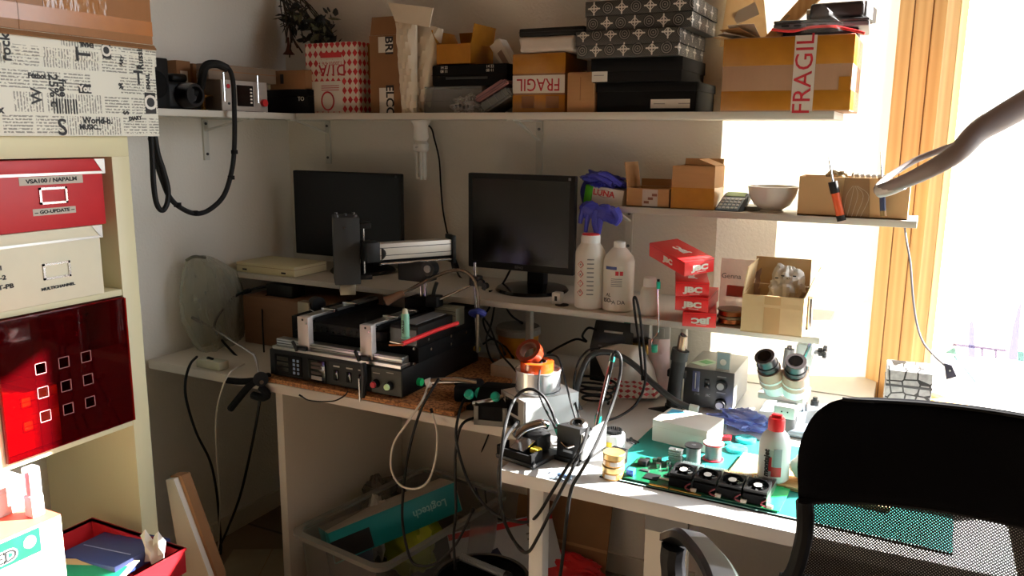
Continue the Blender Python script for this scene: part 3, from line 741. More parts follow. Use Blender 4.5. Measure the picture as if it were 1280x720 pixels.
# black cable bundle hanging from the shelf
XC = .285
def cx(pts, X): return [ax(p[0], p[1], X) for p in pts]
t = thing('cable_bundle', 'thick black cable bundle looped over the left shelf and hanging against the wall', 'cable', (XC, Yx(290, 140, XC), SZ))
def rel(t, P): return [p-t.location for p in P]
top = [V((.2, Yx(250, 92, .2), SZ+.06)), ax(256, 86, .24), ax(270, 80, .26), ax(284, 84, .275)]
MB().tube(rel(t, top+cx(((291, 100), (293, 140), (293, 180), (290, 212), (280, 244), (262, 262), (245, 267), (228, 261), (213, 248), (204, 228), (195, 200), (188, 172)), XC)), .0075, 10).build('cable', CABLE, t)
MB().tube(rel(t, cx(((187, 150), (190, 190), (192, 230), (196, 255), (203, 263), (209, 254), (210, 236), (204, 212), (197, 190), (191, 150)), XC+.012)), .0075, 10).build('cable', CABLE, t)
mb = MB(); P = rel(t, top)
mb.tube([P[0]+V((-.02, -.01, -.01)), P[0]+V((.0, 0, .012)), P[1]+V((0, 0, .004)), P[2]+V((0, 0, .0)), P[3]+V((0, .0, -.004))], .013, 10).build('cable_end', CABLE, t)
for p in ((293, 190), (289, 222), (243, 266), (222, 256)):
    c = ax(*p, XC)-t.location; MB().cyl(c+V((0, 0, -.006)), c+V((0, 0, .006)), .0105).build('cable_tie', BLACKM, t)
# dried flowers hanging upside down in the corner
t = thing('dried_bouquet', 'dark dried flower bunch hanging upside down in the wall corner above the shelf', 'dried flowers', ay(372, 10, -.09))
rr = random.Random(3)
mb = MB(); ml = MB(); mg = MB()
top = ay(351, -12, -.05)-t.location
for k in range(16):
    e = ay(rr.uniform(356, 412), rr.uniform(14, 60), -.09+rr.uniform(-.07, .04))-t.location
    mid = (top+e)/2+V((rr.uniform(-.03, .03), rr.uniform(-.02, .02), .03))
    mb.tube([top, mid, e], .0022, 5, 4)
for k in range(3):
    e = ay(*((362, 72), (372, 60), (378, 66))[k], -.1)-t.location
    mb.tube([top, ay(363, 40, -.1)-t.location, e], .003, 5, 4)
def leaf(m, c, L, W, d):
    d = V(d).normalized(); s = d.cross(V((rr.uniform(-1, 1), rr.uniform(-1, 1), rr.uniform(-1, 1)))).normalized()
    u = d.cross(s)*W*.4; c = V(c)
    m.grid([[c, c, c], [c+d*L*.35-s*W, c+d*L*.4+u, c+d*L*.35+s*W], [c+d*L*.75-s*W*.7, c+d*L*.75+u, c+d*L*.75+s*W*.7], [c+d*L]*3])
for k in range(230):
    a = rr.random()
    cxp = (370, 22) if rr.random() < .45 else (402, 36)
    p = ay(cxp[0]+rr.gauss(0, 9), cxp[1]+rr.gauss(0, 10), -.09+rr.uniform(-.06, .05))-t.location
    (ml if rr.random() < .7 else mg).__class__
    leaf(ml if rr.random() < .75 else mg, p, rr.uniform(.03, .06), rr.uniform(.004, .011), (rr.uniform(-1, 1), rr.uniform(-1, 1), rr.uniform(-1, .5)))
mb.build('stem', mat('dry_stem', (58, 44, 34), .8), t); ml.build('foliage', mat('dark_dry_leaf', (34, 36, 34), .7, noise=.2), t); mg.build('pale_foliage', mat('olive_dry_leaf', (92, 92, 66), .7, noise=.2), t)
e = ay(361, 68, -.1)-t.location
MB().lathe([(.003, .06), (.005, .03), (.012, .01), (.022, 0)], e, cap=False).build('dried_trumpet', mat('rust_petal', (96, 52, 40), .8), t)
MB().cyl(V((-.0, .0, 0))+top+V((0, .05, .0)), top, .002, n=6).build('hook', DSTEEL, t)
# ================================================================ on top of the bookcase
XB = BX+.02
def ledge(name): pass
yr = Yx(198, 110, XB); zt = ax(198, 57, XB).z
n = NT('newsprint', .55)
br = n.node('ShaderNodeTexBrick', offset=.37, i_Scale=1.0); br.inputs['Brick Width'].default_value = .075; br.inputs['Row Height'].default_value = .05; br.inputs['Mortar Size'].default_value = .0035
br.inputs['Color1'].default_value = (0, 0, 0, 1); br.inputs['Color2'].default_value = (1, 1, 1, 1); br.inputs['Mortar'].default_value = (1, 1, 1, 1)
vec = n.obj((1, 1, 1), (0, 0, 0)); s_ = n.sep(vec)
cv = n.node('ShaderNodeCombineXYZ'); n.link(s_[1], cv.inputs[0]); n.link(s_[2], cv.inputs[1]); n.link(cv.outputs[0], br.inputs['Vector'])
sp = n.node('ShaderNodeSeparateColor'); n.link(br.outputs['Color'], sp.inputs[0])
ln = n.math('GREATER_THAN', n.math('SINE', n.math('MULTIPLY', s_[2], 900.0)), -.1)
lv = n.math('GREATER_THAN', n.math('SINE', n.math('MULTIPLY', s_[1], 900.0)), -.1)
wn = n.node('ShaderNodeTexNoise', i_Scale=170.0); n.link(vec, wn.inputs['Vector'])
word = n.math('GREATER_THAN', wn.outputs['Fac'], .45)
hor = n.math('GREATER_THAN', sp.outputs[0], .22)
sel = n.math('ADD', n.math('MULTIPLY', ln, hor), n.math('MULTIPLY', lv, n.math('SUBTRACT', 1.0, hor)))
blk = n.math('SUBTRACT', 1.0, br.outputs['Fac'])
dens = n.math('MULTIPLY', n.math('MULTIPLY', sel, word), n.math('MULTIPLY', blk, n.math('LESS_THAN', sp.outputs[0], .82)))
n.color(n.mix(n.math('MULTIPLY', dens, .68), rgb((226, 224, 210)), rgb((60, 60, 56)))); NEWS = n.m
WB = .62; DBX = .36
t = thing('newsprint_box', 'storage box covered in newspaper print on top of the bookcase', 'box', (XB-DBX/2, yr-WB/2, ZT))
h = zt-ZT; lh = ax(198, 84, XB).z-ZT
MB().b(-DBX/2+.003, -WB/2+.003, 0, DBX/2-.003, WB/2-.003, h-.004, .002).build('body', NEWS, t)
l = MB().b(-DBX/2, -WB/2, lh, DBX/2, WB/2, h, .002).build('lid', NEWS, t)
def onx(px, py, X=XB): p = ax(px, py, X)-t.location; p.x = X-t.location.x; return p
for tx, px, py, sz, roll, blackbox in (('rock', 7, 59, .05, PI/2, 0), ('T', 105, 68, .085, PI/2, 0), ('O', 133, 63, .062, PI/2, 1), ('Russia', 175, 72, .038, PI/2, 0), ('EMAIL', 108, 56, .022, PI, 0), ('ARY', 152, 76, .02, 1.3, 0),
        ('Fútbol', 47, 95, .026, 0, 0), ('25% c', 68, 113, .05, -PI/2, 0), ('free', 79, 110, .04, -PI/2, 0), ('W', 47, 120, .055, PI/2, 0), ('You', 107, 111, .034, 0, 1), ('%', 152, 108, .03, 0, 0), ('T', 174, 98, .075, 0, 0), ('EMAIL', 186, 102, .024, PI/2, 0), ('O', 189, 129, .085, 0, 1),
        ('World-b.', 123, 151, .034, 0, 0), ('MUSIC...', 114, 159, .026, 0, 0), ('DIARY', 170, 148, .021, .1, 0), ('S', 79, 160, .085, 0, 0), ('S', 158, 141, .034, -PI/2, 0), ('x', 2, 137, .04, 0, 0)):
    p = onx(px, py); sz *= .62
    if py > 84: p.x -= .003
    par = l if py < 84 else t.children[0]
    if blackbox:
        w_ = sz*(.62*len(tx)*.62+.1); q = MB().b(p.x+.0002, p.y-w_*.62, p.z-sz*.5, p.x+.001, p.y+w_*.62, p.z+sz*.5).build('print_block', INK, par)
        text(tx, sz*.95, PAPER, q, (p.x+.0014, p.y, p.z), frot(PI/2, roll), bold=.001)
    else: text(tx, sz, INK, par, (p.x+.0006, p.y, p.z), frot(PI/2, roll), bold=.0008)
p = onx(83, 133); q = MB()
for k in range(9): q.b(p.x-.0028, p.y-.03+k*.007, p.z-.017, p.x-.002, p.y-.03+k*.007+(.002, .004, .003)[k % 3], p.z+.017)
q.build('barcode', INK, t.children[0])
t2, w, d, h, b = carton('brown_carton', 'large brown taped carton on top of the newsprint box', 'carton', XB-.37, XB-.002, yr-.66, zt+.0005, zt+.30, .655, mat('kraft_carton', (150, 102, 62), .45, noise=.06, scale=9, stretch=(1, 9, 1), spec=.5))
fs = MB().b(w/2+.0002, -d/2, .02, w/2+.001, d/2, .055).build('tape', mat('kraft_tape', (170, 108, 58), .2, noise=.1), t2)
for k, y in enumerate((.02, .15, .29)): MB().b(w/2+.0004, -y-.0005, .0, w/2+.001, -y+.001, .3).build('crease', CARD_D, t2)
MB().slab([(w/2, -d/2, .0), (w/2, d/2, .0), (w/2+.012, d/2, -.012), (w/2+.012, -d/2, -.012)], .003).build('flap_edge', CARD_D, t2)
n = NT('gloss_tape', .08); n.b.inputs['Base Color'].default_value = rgb((150, 98, 54))
nz = n.node('ShaderNodeTexNoise', i_Scale=60.0); n.link(n.obj((1, 1, .3)), nz.inputs['Vector']); bp = n.node('ShaderNodeBump', i_Strength=.35, i_Distance=.004); n.link(nz.outputs['Fac'], bp.inputs['Height']); n.link(bp.outputs['Normal'], n.b.inputs['Normal'])
MB().b(w/2+.0002, .04, .055, w/2+.0012, .2, .3).build('tape', n.m, t2)
# ================================================================ boxes in the bookcase
def labelbox(name, label, y0, y1, z0, z1, lidz, m, edge, texts, X=BX+.012, D=.34, rz=0):
    t = thing(name, label, 'box', (X-D/2, (y0+y1)/2, z0), rz)
    w = y1-y0; h = z1-z0; lz = lidz-z0
    MB().b(-D/2+.004, -w/2+.004, 0, D/2-.004, w/2-.004, h-.004, .002).build('body', m, t)
    l = MB().b(-D/2, -w/2, lz, D/2, w/2, h, .002).build('lid', m, t)
    MB().b(-D/2-.0008, -w/2-.0008, lz-.003, D/2+.0008, w/2+.0008, lz+.003).build('metal_edge', edge, l)
    for s in (-1, 1): MB().slab([(D/2+.001, s*w/2, lz), (D/2+.001, s*w/2, h), (D/2+.001, s*(w/2-.028), h), (D/2+.001, s*(w/2-.006), lz)][::s], .001, (1, 0, 0)).build('corner_plate', edge, l)
    xf = D/2-.004; fy, fz = texts['frame']
    fr = MB(); a, bb = .034, .019
    fr.b(xf, fy-a, fz-bb, xf+.003, fy+a, fz-bb+.005); fr.b(xf, fy-a, fz+bb-.005, xf+.003, fy+a, fz+bb); fr.b(xf, fy-a, fz-bb, xf+.003, fy-a+.005, fz+bb); fr.b(xf, fy+a-.005, fz-bb, xf+.003, fy+a, fz+bb)
    fr.build('label_frame', STEEL, t)
    for tx, y, z, sz, plate in texts['t']:
        if plate:
            s = MB().b(xf+.0003, y-plate/2, z-sz*.75, xf+.001, y+plate/2, z+sz*.75).build('label_strip', mat('strip_grey', (190, 180, 166), .6), t)
        else: s = t
        text(tx, sz, INK, s, (xf+.0014, y, z), frot(PI/2, .02), bold=.0005, sx=1.25)
    return t
zc = ax(124, 281, .42).z
CRM = mat('cream_box', (222, 214, 188), .6, noise=.03)
t = labelbox('cream_box', 'cream lidded storage box under the red box in the bookcase', -1.485, -1.148, 1.0855, zc, zc-.028, CRM, ALU, dict(frame=(.045, .075), t=[('SST-1', -.10, .098, .014, 0), ('SST-2', -.095, .076, .014, 0), ('SST-PB', -.085, .055, .014, 0), ('MULTICHANNEL', .045, .036, .009, 0)]))
t = labelbox('red_box', 'red lidded storage box on the cream box in the bookcase', -1.485, -1.128, zc+.0008, 1.4165, 1.384, mat('red_box_card', (186, 30, 38), .5, noise=.05), ALU, dict(frame=(.043, .078), t=[('VSA100 / NAPALM', .043, .113, .0125, .155), ('-- GO-UPDATE --', .043, .042, .0105, .105)]), X=BX+.014)
# red acrylic door
n = NT('red_acrylic', .04)
b = n.b; b.inputs['Base Color'].default_value = rgb((74, 3, 8)); b.inputs['Coat Weight'].default_value = .6
tr = n.node('ShaderNodeBsdfTransparent'); tr.inputs[0].default_value = (.84, .10, .035, 1)
mx = n.node('ShaderNodeMixShader', i_0=.3); n.link(tr.outputs[0], mx.inputs[1]); n.link(b.outputs[0], mx.inputs[2]); n.link(mx.outputs[0], n.nt.nodes['Material Output'].inputs[0])
RACR = n.m
y0, y1 = -1.43, -1.097; zb, zt = .735, 1.066
t = thing('red_door_box', 'glossy red acrylic box with nine square holes in the bookcase compartment', 'box', (BX+.012, (y0+y1)/2, zb))
w, h = y1-y0, zt-zb
hs, step = .0125, .058
ys = [-.105+.0, -.105+step, -.105+2*step]; ys = [-.015-step, -.015, -.015+step]; zs = [h*.5-step-.02, h*.5-.02, h*.5+step-.02]
mb = MB()
yy = sorted([-w/2, w/2]+[v for y in ys for v in (y-hs, y+hs)]); zz = sorted([.002, h-.002]+[v for z in zs for v in (z-hs, z+hs)])
for i in range(len(yy)-1):
    for j in range(len(zz)-1):
        if i % 2 == 1 and j % 2 == 1: continue
        mb.b(-.005, yy[i], zz[j], 0, yy[i+1], zz[j+1])
bmesh.ops.remove_doubles(mb.bm, verts=mb.bm.verts[:], dist=1e-5)
fs_ = {}
for f in list(mb.bm.faces):
    k = tuple(round(x, 4) for x in f.calc_center_median()); fs_.setdefault(k, []).append(f)
bmesh.ops.delete(mb.bm, geom=[f for v in fs_.values() if len(v) > 1 for f in v], context='FACES_ONLY')
mb.build('front_panel', RACR, t)
for y in ys:
    for z in zs:
        f = MB(); e = hs+.001
        for a in ((-e, -e, e, -e+.0014), (-e, e-.0014, e, e), (-e, -e, -e+.0014, e), (e-.0014, -e, e, e)): f.b(-.001, y+a[0], z+a[1], .001, y+a[2], z+a[3])
        f.build('hole_edge', mat('pink_edge', (170, 116, 116), .3), t)
DR = mat('dark_red_acrylic', (96, 6, 12), .1, coat=.5)
for nm, bb in (('side_wall', (-.36, -w/2, 0, -.0055, -w/2+.004, h)), ('side_wall', (-.36, w/2-.004, 0, -.0055, w/2, h)), ('top_wall', (-.36, -w/2+.004, h-.004, -.0055, w/2-.004, h)), ('base', (-.36, -w/2+.004, 0, -.0055, w/2-.004, .004)), ('back_wall', (-.36, -w/2+.004, .004, -.356, w/2-.004, h-.004))):
    MB().b(*bb).build(nm, DR, t)
t, w, d, h, b = carton('cream_carton', 'pale carton seen through the red acrylic box', 'carton', BX-.2, BX-.02, -1.415, .7396, .88, .135, CRM)  # face sized so the sun patch behind the acrylic takes its shape
MB().b(-w/2, -.012, h, w/2, .012, h+.0006).build('tape', TAPE, t)
t, w, d, h, b = carton('blue_folder_box', 'violet blue file box in the neighbouring bookcase compartment', 'box', BX-.25, BX-.005, -1.70, .735, .98, .235, mat('violet_card', (70, 66, 160), .5))
MB().b(w/2+.0002, -d*.4, h*.5, w/2+.001, d*.4, h*.75).build('label', PAPER, t)
# ---------------- bottom left
XQ = .46
SHZ = .384
z1 = ax(0, 660, XQ).z
t, w, d, h, b = carton('cardboard_box', 'plain brown carton under the white box in the bottom bookcase compartment', 'carton', XQ-.3, XQ, -1.73, SHZ, z1, .31, CARD)
MB().b(w/2+.0002, -d/2, h*.46, w/2+.0006, d/2, h*.48).build('seam', CARD_D, t)
t, w, d, h, b = carton('white_box', 'sunlit white box on a carton at the bottom left of the bookcase', 'box', XQ-.3, XQ, -1.73, z1+.0005, .7135, .31, PAPER)
MB().b(w/2+.0002, -d/2, h*.75, w/2+.001, d/2, h*.77).build('lid_edge', MELA, t)
XG = .56
ya = Yx(81, 690, XG); zg = ax(79, 642, XG).z
t, w, d, h, b = carton('cream_green_box', 'cream product box with a green band and red top at the bottom left', 'box', XG-.11, XG, ya-.34, .37, zg, .34, mat('cream_carton_gloss', (232, 224, 188), .4))
MB().b(-w/2, -d/2, h, w/2, d/2, h+.001).build('top_face', mat('salmon', (222, 92, 70), .6), t)
g = MB().b(w/2+.0002, -d/2, h-.062, w/2+.0012, d/2-.052, h-.006).build('green_band', mat('green_print', (24, 120, 66), .4, noise=.2), t)
g.rotation_euler = (0, 0, 0)
text('SPEED', .034, PAPER, g, (w/2+.0016, d/2-.158, h-.042), frot(PI/2, .02), bold=.003, sx=1.15)
text('SPEED', .034, INK, g, (w/2+.002, d/2-.158, h-.042), frot(PI/2, .02), bold=.0006, sx=1.15)
MB().cyl((w/2+.001, d/2-.076, h-.03), (w/2+.002, d/2-.076, h-.03), .014).build('round_emblem', PAPER, g)
MB().b(w/2+.0002, d/2-.06, .08, w/2+.001, d/2-.01, .12).build('barcode', INK, t)
mb = MB().b(-.3, -.47, .05, .2, .2, 0); bmesh.ops.delete(mb.bm, geom=mb.bm.verts[:], context='VERTS')
# support stool for the product box (a carton below the frame)
t, w, d, h, b = carton('cardboard_box', 'brown carton on the floor carrying the cream product box', 'carton', XG-.13, XG+.0, ya-.345, 0.0, .3695, .35, CARD_D)
MB().b(w/2+.0002, -d/2, h*.6, w/2+.001, d/2, h*.75).build('tape', TAPE, t)
# clear tube with a red filling standing on the product box
pt = ax(46, 676, XG-.05)
t = thing('clear_tube', 'clear capped tube with red contents standing on the cream product box', 'tube', (XG-.045, ax(46, 660, XG-.045).y, zg+.0015))
MB().b(-.014, -.014, 0, .014, .014, .115, .004).build('tube', clear('tube_plastic', (240, 240, 240), .25, .1), t)
MB().b(-.01, -.01, .05, .01, .01, .1, .003).build('red_filling', RED, t)
MB().b(-.0145, -.0145, .0, .0145, .0145, .05, .003).build('white_base', WHITE, t)
# red bin with papers
zr = .45
t = thing('red_bin', 'shallow dark red tray of papers sticking out of the bottom bookcase compartment', 'tray', (.46, -1.315, SHZ))
w, d, h, th = .352, .33, zr-SHZ+.0, .006
RB = mat('dark_red_plastic', (150, 18, 26), .45)
mb = MB(); mb.b(-w/2, -d/2, 0, w/2, d/2, .005)
for a in ((-w/2, -d/2, .005, w/2, -d/2+th, h), (-w/2, d/2-th, .005, w/2, d/2, h), (-w/2, -d/2+th, .005, -w/2+th, d/2-th, h), (w/2-th, -d/2+th, .005, w/2, d/2-th, h)): mb.b(*a)
mb.build('tray', RB, t)
f = MB()
for a in ((-w/2-.003, -d/2-.003, h-.006, w/2+.003, -d/2+th, h), (-w/2-.003, d/2-th, h-.006, w/2+.003, d/2+.003, h), (-w/2-.003, -d/2+th, h-.006, -w/2+th, d/2-th, h), (w/2-th, -d/2+th, h-.006, w/2+.003, d/2-th, h)): f.b(*a)
f.build('rim', RB, t)
zb = SHZ+.0055
q = thing('blue_box', 'dark blue box lying at the back of the red tray', 'box', (.44, -1.21, zb), .0, rot=(.0, -.1, .0))
MB().b(-.1, -.08, .01, .12, .085, .045, .003).build('body', mat('navy_card', (36, 50, 100), .5), q); MB().b(-.08, -.02, .0452, .1, -.017, .046).build('crease', mat('pale_blue', (150, 160, 190), .6), q)
q = thing('green_card', 'green card with a pale border lying in the red tray', 'card', (.50, -1.33, zb+.035), .35, rot=(.12, -.05, .35))
MB().b(-.1, -.07, 0, .1, .07, .0015).build('card', mat('kraft_card', (180, 150, 110), .7), q); MB().b(-.085, -.068, .0016, .085, .045, .0024).build('green_face', mat('green_face', (14, 110, 84), .5), q)
q = thing('torn_paper', 'torn white paper scrap standing in the right corner of the red tray', 'paper', (.585, -1.20, zb+.03), .3)
MB().grid([[V((-.03+.06*j/5, .008*math.sin(j*2+i), .075*i/4*(1+.25*math.sin(j*2.1)))) for j in range(6)] for i in range(5)], .001).build('scrap', PAPER, q)
q = thing('tin_strip', 'grey striped packet lying at the left of the red tray', 'packet', (.42, -1.40, zb), -.5, rot=(0, .1, -.5))
MB().b(-.02, -.09, .02, .02, .09, .032, .003).build('packet', mat('grey_strip', (120, 110, 104), .5), q); MB().b(-.021, -.02, .0322, .021, .0, .033).build('stripe', PAPER, q)
# plank leaning behind the bookcase
pl0 = ay(208, 600, -1.0)
t = thing('wooden_board', 'offcut board with a pale face leaning between bookcase and wall', 'plank', (pl0.x, -1.0, 0))
P = [ay(*q_, -1.0)-t.location for q_ in ((207, 600), (217, 599), (262, 722), (228, 722))]
bot = [V((P[2].x+.02, 0, 0)), V((P[3].x+.0, 0, 0))]
MB().slab([P[0], P[1], P[2], bot[0], bot[1], P[3]], .016, (0, 1, 0)).build('pale_face', MELA, t)
MB().slab([p+V((.012 if k in (1, 2, 3) else 0, .0165, .006 if k < 2 else 0)) for k, p in enumerate([P[0], P[1], P[2], bot[0], bot[1], P[3]])], .03, (0, 1, 0)).build('raw_chipboard', CARD_D, t)
# ================================================================ second shelf things
Y0 = -.155
x0, x1 = X_(783, Y0, 250), X_(836, Y0, 250); zt = Zy(810, 236, Y0)
t = openbox('open_carton', 'open carton with a raised side flap on the short shelf beside the glove box', 'carton', ((x0+x1)/2, Y0+.065, Z2+.0005), 0, x1-x0, .13, zt-Z2, CARD, (('l', 8, .075), ('k', -4, .022), ('r', 60, .02)))
w, h, d = x1-x0, zt-Z2, .13
s = fsticker(t, w, d, -w*.12, w*.24, .003, h-.002, mat('silver_print', (190, 176, 168), .35), 'label')
for k in range(3): MB().b(-w*.08+.012*k, -d/2-.0018, h*(.2+.2*k), w*.04+.012*k, -d/2-.0011, h*(.34+.2*k)).build('print', mat('brown_print', (120, 70, 50), .6), s)
x0, x1 = X_(839, Y0, 250), X_(892, Y0, 250); zt = Zy(866, 208, Y0)
t = openbox('taped_carton', 'taller carton taped yellow around its lower half on the short shelf', 'carton', ((x0+x1)/2, Y0+.06, Z2+.0005), 0, x1-x0, .12, zt-Z2, CARD, (('k', 20, .02), ('r', -70, .05)))
w, h, d = x1-x0, zt-Z2, .12
MB().b(-w/2-.001, -d/2-.001, .001, w/2+.001, d/2+.001, h*.5).build('tape', TAPE, t)
# label printer
p = ay(914, 262, -.12)
t = thing('label_printer', 'handheld label printer with green screen between carton and bowl', 'label printer', (p.x, -.1, Z2+.0005), .0, rot=(R(28), 0, -.12))
mb = MB(); mb.b(-.04, -.055, .0, .04, .06, .026, .012, 3); mb.build('body', mat('printer_blue_grey', (48, 56, 66), .4), t)
MB().b(-.032, -.045, .0255, .032, .022, .028, .002).build('keypad', mat('printer_light', (120, 140, 160), .4), t)
kb = MB()
for r_ in range(4):
    for c_ in range(5): kb.c(-.024+.012*c_, -.036+.015*r_, .029, .008, .009, .003, .001)
kb.build('key_field', mat('printer_key', (196, 206, 214), .4), t)
MB().b(-.028, .03, .0258, .028, .052, .0275).build('screen', mat('lcd_green', (150, 180, 120), .25), t)
# saucer + bowl
p = ay(964, 262, -.1)
t = thing('bowl', 'white ceramic bowl on the short shelf behind the label printer', 'bowl', (p.x, -.095, Z2+.0006))
rb = (X_(997, -.095, 232)-X_(933, -.095, 232))/2; hb = Zy(964, 233, -.095)-Z2
MB().lathe([(.03, 0), (.031, .004), (.029, .006), (.05, .02), (rb*.9, hb*.6), (rb, hb), (rb-.004, hb+.001), (rb*.86, hb*.6), (.045, .025), (.0, .018)], n=40, cap=False).build('bowl', mat('ceramic', (214, 210, 204), .15), t)
MB().lathe([(.0, .0), (.033, .0), (.033, .003), (0, .003)], cap=False).build('foot_ring', mat('ceramic', (0, 0, 0)), t)
t = thing('saucer', 'small white dish half tucked under the label printer beside the bowl', 'dish', (p.x-.062, -.075, Z2+.0006))
MB().lathe([(.0, .0), (.025, .0), (.04, .012), (.042, .013), (.027, .003), (0, .003)], cap=False, n=36).build('dish', WHITE, t)
# carton with hanging tools
Y1 = -.16
P = [ay(*q, Y1) for q in ((996, 268), (1134, 274), (1139, 226), (1000, 219))]
x0, x1 = P[0].x, P[1].x; zt = (P[2].z+P[3].z)/2
t = openbox('tool_carton', 'brown carton holding a spring and scraps at the window end of the short shelf', 'carton', ((x0+x1)/2, Y1+.055, Z2+.0005), 0, x1-x0, .11, zt-Z2, CARD_L, (('r', 10, .02),))
w, h, d = x1-x0, zt-Z2, .11
MB().slab([(-w*.1, -d/2-.0012, .002), (w*.17, -d/2-.0012, .002), (w*.14, -d/2-.0012, h), (-w*.08, -d/2-.0012, h)], .001).build('tape', mat('dull_tape', (128, 98, 66), .35, noise=.12, bump=.3), t)
ft = MB()
for k in range(5): ft.tube([(w*(-.07+.04*k), -d/2-.002, .003), (w*(-.05+.05*k), -d/2-.003, h*.55), (w*(.0+.01*k), -d/2-.002, h*.8)], .0005, 4, 4)
ft.build('loose_thread', PAPER, t)
pc = V(((x0+x1)/2, Y1+.055, Z2))
t = thing('spring', 'white coiled spring tube sticking out of the tool carton', 'spring', (pc.x+.03, pc.y, zt-.02))
sp = [V((-.04+.002*k, .012*math.cos(k*.9), .02+.012*math.sin(k*.9))) for k in range(50)]
MB().tube(sp, .0018, 5, 1, raw=True).build('coil', WHITE, t)
MB().cyl((-.04, 0, .02), (.06, 0, .02), .008).build('core', GREY, t)
t = thing('rag', 'brown crumpled scrap in the top left of the tool carton', 'rag', (pc.x-.045, pc.y-.01, zt-.03))
MB().blob((0, 0, .025), (.03, .03, .02), 5, .4).build('cloth', mat('khaki', (120, 100, 66), .8), t)
def handtool(name, label, top, sh, bot, Y, mats, r):
    A, S, B = ay(*top, Y), ay(*sh, Y+.0), ay(*bot, Y)
    t = thing(name, label, 'screwdriver', B)
    A, S, B = A-t.location, S-t.location, V((0, 0, 0))
    MB().cyl(S, A, r*.32, r*.14, 10).build('shaft', STEEL, t)
    d = (S-B)
    MB().tube([B, B+d*.04, B+d*.1, B+d*.4, B+d*.75, B+d*.82, B+d*.88, B+d*1.0], r, 12, 3).build('handle', mats[0], t)
    MB().tube([B-d*.0, B+d*.1, B+d*.14], r*1.08, 12, 3).build('end_cap', mats[1], t)
    MB().tube([B+d*.72, B+d*.85, B+d*1.02], r*1.12, 12, 3).build('collar', mats[1], t)
    return t
handtool('screwdriver', 'orange handled screwdriver pointing up at the edge of the short shelf', (1036, 196), (1041, 228), (1052, 276), -.181, (mat('orange_plastic', (206, 84, 40), .35), BLACK), .0105)
handtool('screwdriver', 'slim blue black screwdriver standing near the window end of the short shelf', (1101, 190), (1102, 222), (1104, 270), -.178, (mat('navy_plastic', (40, 48, 76), .35), mat('gold_brown', (130, 100, 60), .4)), .0075)
# LUNA glove box and gloves
GLV = mat('blue_nitrile', (58, 62, 176), .42, noise=.15, scale=60, bump=.5, bscale=40)
C0 = ay(752, 247, -.14)
t = thing('glove_box', 'white and green LUNA glove box tilted on the left end of the short shelf', 'box', (C0.x+.005, -.085, C0.z), 0, rot=(0, R(7), 0))
w = .125; h = .062
MB().b(-w*.3, -.055, -h/2, w/2, .055, h/2, .003).build('body', mat('glove_box_white', (230, 228, 218), .4), t)
MB().b(-w/2, -.0555, -h/2, -w*.3, .055, h/2, .003).build('green_end', mat('leaf_green', (84, 190, 40), .4), t)
text('LUNA', .024, RED, t, (.0, -.0557, h*.2), frot(0), bold=.0008, sx=1.1)
MB().tube([(.003+.024*math.cos(a), -.0558, h*.2+.011*math.sin(a)) for a in [k*PI/6 for k in range(12)]], .0007, 4, 2, True).build('ring_mark', GREY, t)
GLP = V((C0.x+.005, -.1, C0.z))
t = thing('nitrile_glove', 'crumpled blue nitrile glove spilling from the top of the glove box', 'glove', (GLP.x, GLP.y, GLP.z+.045))
M0 = MX.Rotation(.12, 4, 'Y')
MB().blob((-.012, 0, .0), (.07, .05, .026), 11, .55, 4.5, 60, 40, M=M0).build('glove', GLV, t)
for a in ((-.055, -.03, .01, -.02, -.05, .02, .03, -.045, -.002), (-.03, -.04, .016, .01, -.05, .026, .055, -.035, -.004)):
    MB().tube([a[:3], a[3:6], a[6:9]], .009, 8, 5).build('finger', GLV, t)
MB().tube([(-.06, -.02, 0), (-.075, -.01, -.03), (-.07, .0, -.07)], .012, 8, 5).build('finger', GLV, t)
t = thing('nitrile_glove', 'blue nitrile glove hanging below the glove box with its fingers drooping', 'glove', (GLP.x, -.165, GLP.z-.035))
mb = MB()
mb.blob((-.028, -.012, .0), (.034, .014, .026), 21, .22, 4, 50, 34); mb.blob((.022, -.012, -.008), (.042, .018, .026), 24, .25, 4, 50, 34)
def dg(p, X=GLP.x, Y=-.18): return ay(p[0], p[1], Y)-t.location
for q, r_ in ((((746, 262), (744, 278), (746, 290), (746, 299)), .0105), (((738, 262), (734, 276), (732, 290)), .0075), (((731, 258), (727, 270), (725, 279)), .0085), (((752, 264), (750, 278), (748, 292)), .0095), (((768, 262), (773, 272), (768, 280)), .013), (((757, 264), (762, 274), (771, 278)), .011)):
    mb.tube([dg(x) for x in q], r_, 10, 5, rs=(r_*1.25, r_*.8))
mb.build('glove', GLV, t)
# ================================================================ monitors
def monitor(label, x0, x1, z0, z1, Y, bezel, scr, basec, brand=None):
    t = thing('monitor', label, 'monitor', (basec.x, basec.y, MZ))
    o = t.location; cx_ = (x0+x1)/2-o.x; y = Y-o.y
    a, b_, zl, zh = x0-o.x, x1-o.x, z0-o.z, z1-o.z
    MB().b(a, y, zl, b_, y+.022, zh, .004).build('bezel', BLACK, t)
    e = bezel
    MB().b(a+e, y-.0008, zl+e*1.35, b_-e, y-.0002, zh-e).build('screen', scr, t)
    MB().b(a+.05, y+.022, zl+.05, b_-.05, y+.055, zh-.05, .012).build('back_housing', BLACKM, t)
    MB().b(-.03, -.006+.03, .004, .03, .03+.03, zl+.14, .004).build('stand_neck', BLACK, t)
    MB().lathe([(.001, 0), (.115, 0), (.118, .004), (.112, .011), (.05, .018), (.0, .02)], n=44).build('stand_base', BLACKG if brand else BLACK, t)
    if brand: text(brand, .011, GREY, t, (cx_, y-.0012, zl+e*.65), frot(0))
    MB().b(b_-.022, y-.0008, zh-.014, b_-.014, y, zh-.006).build('mark', GREY, t)
    return t
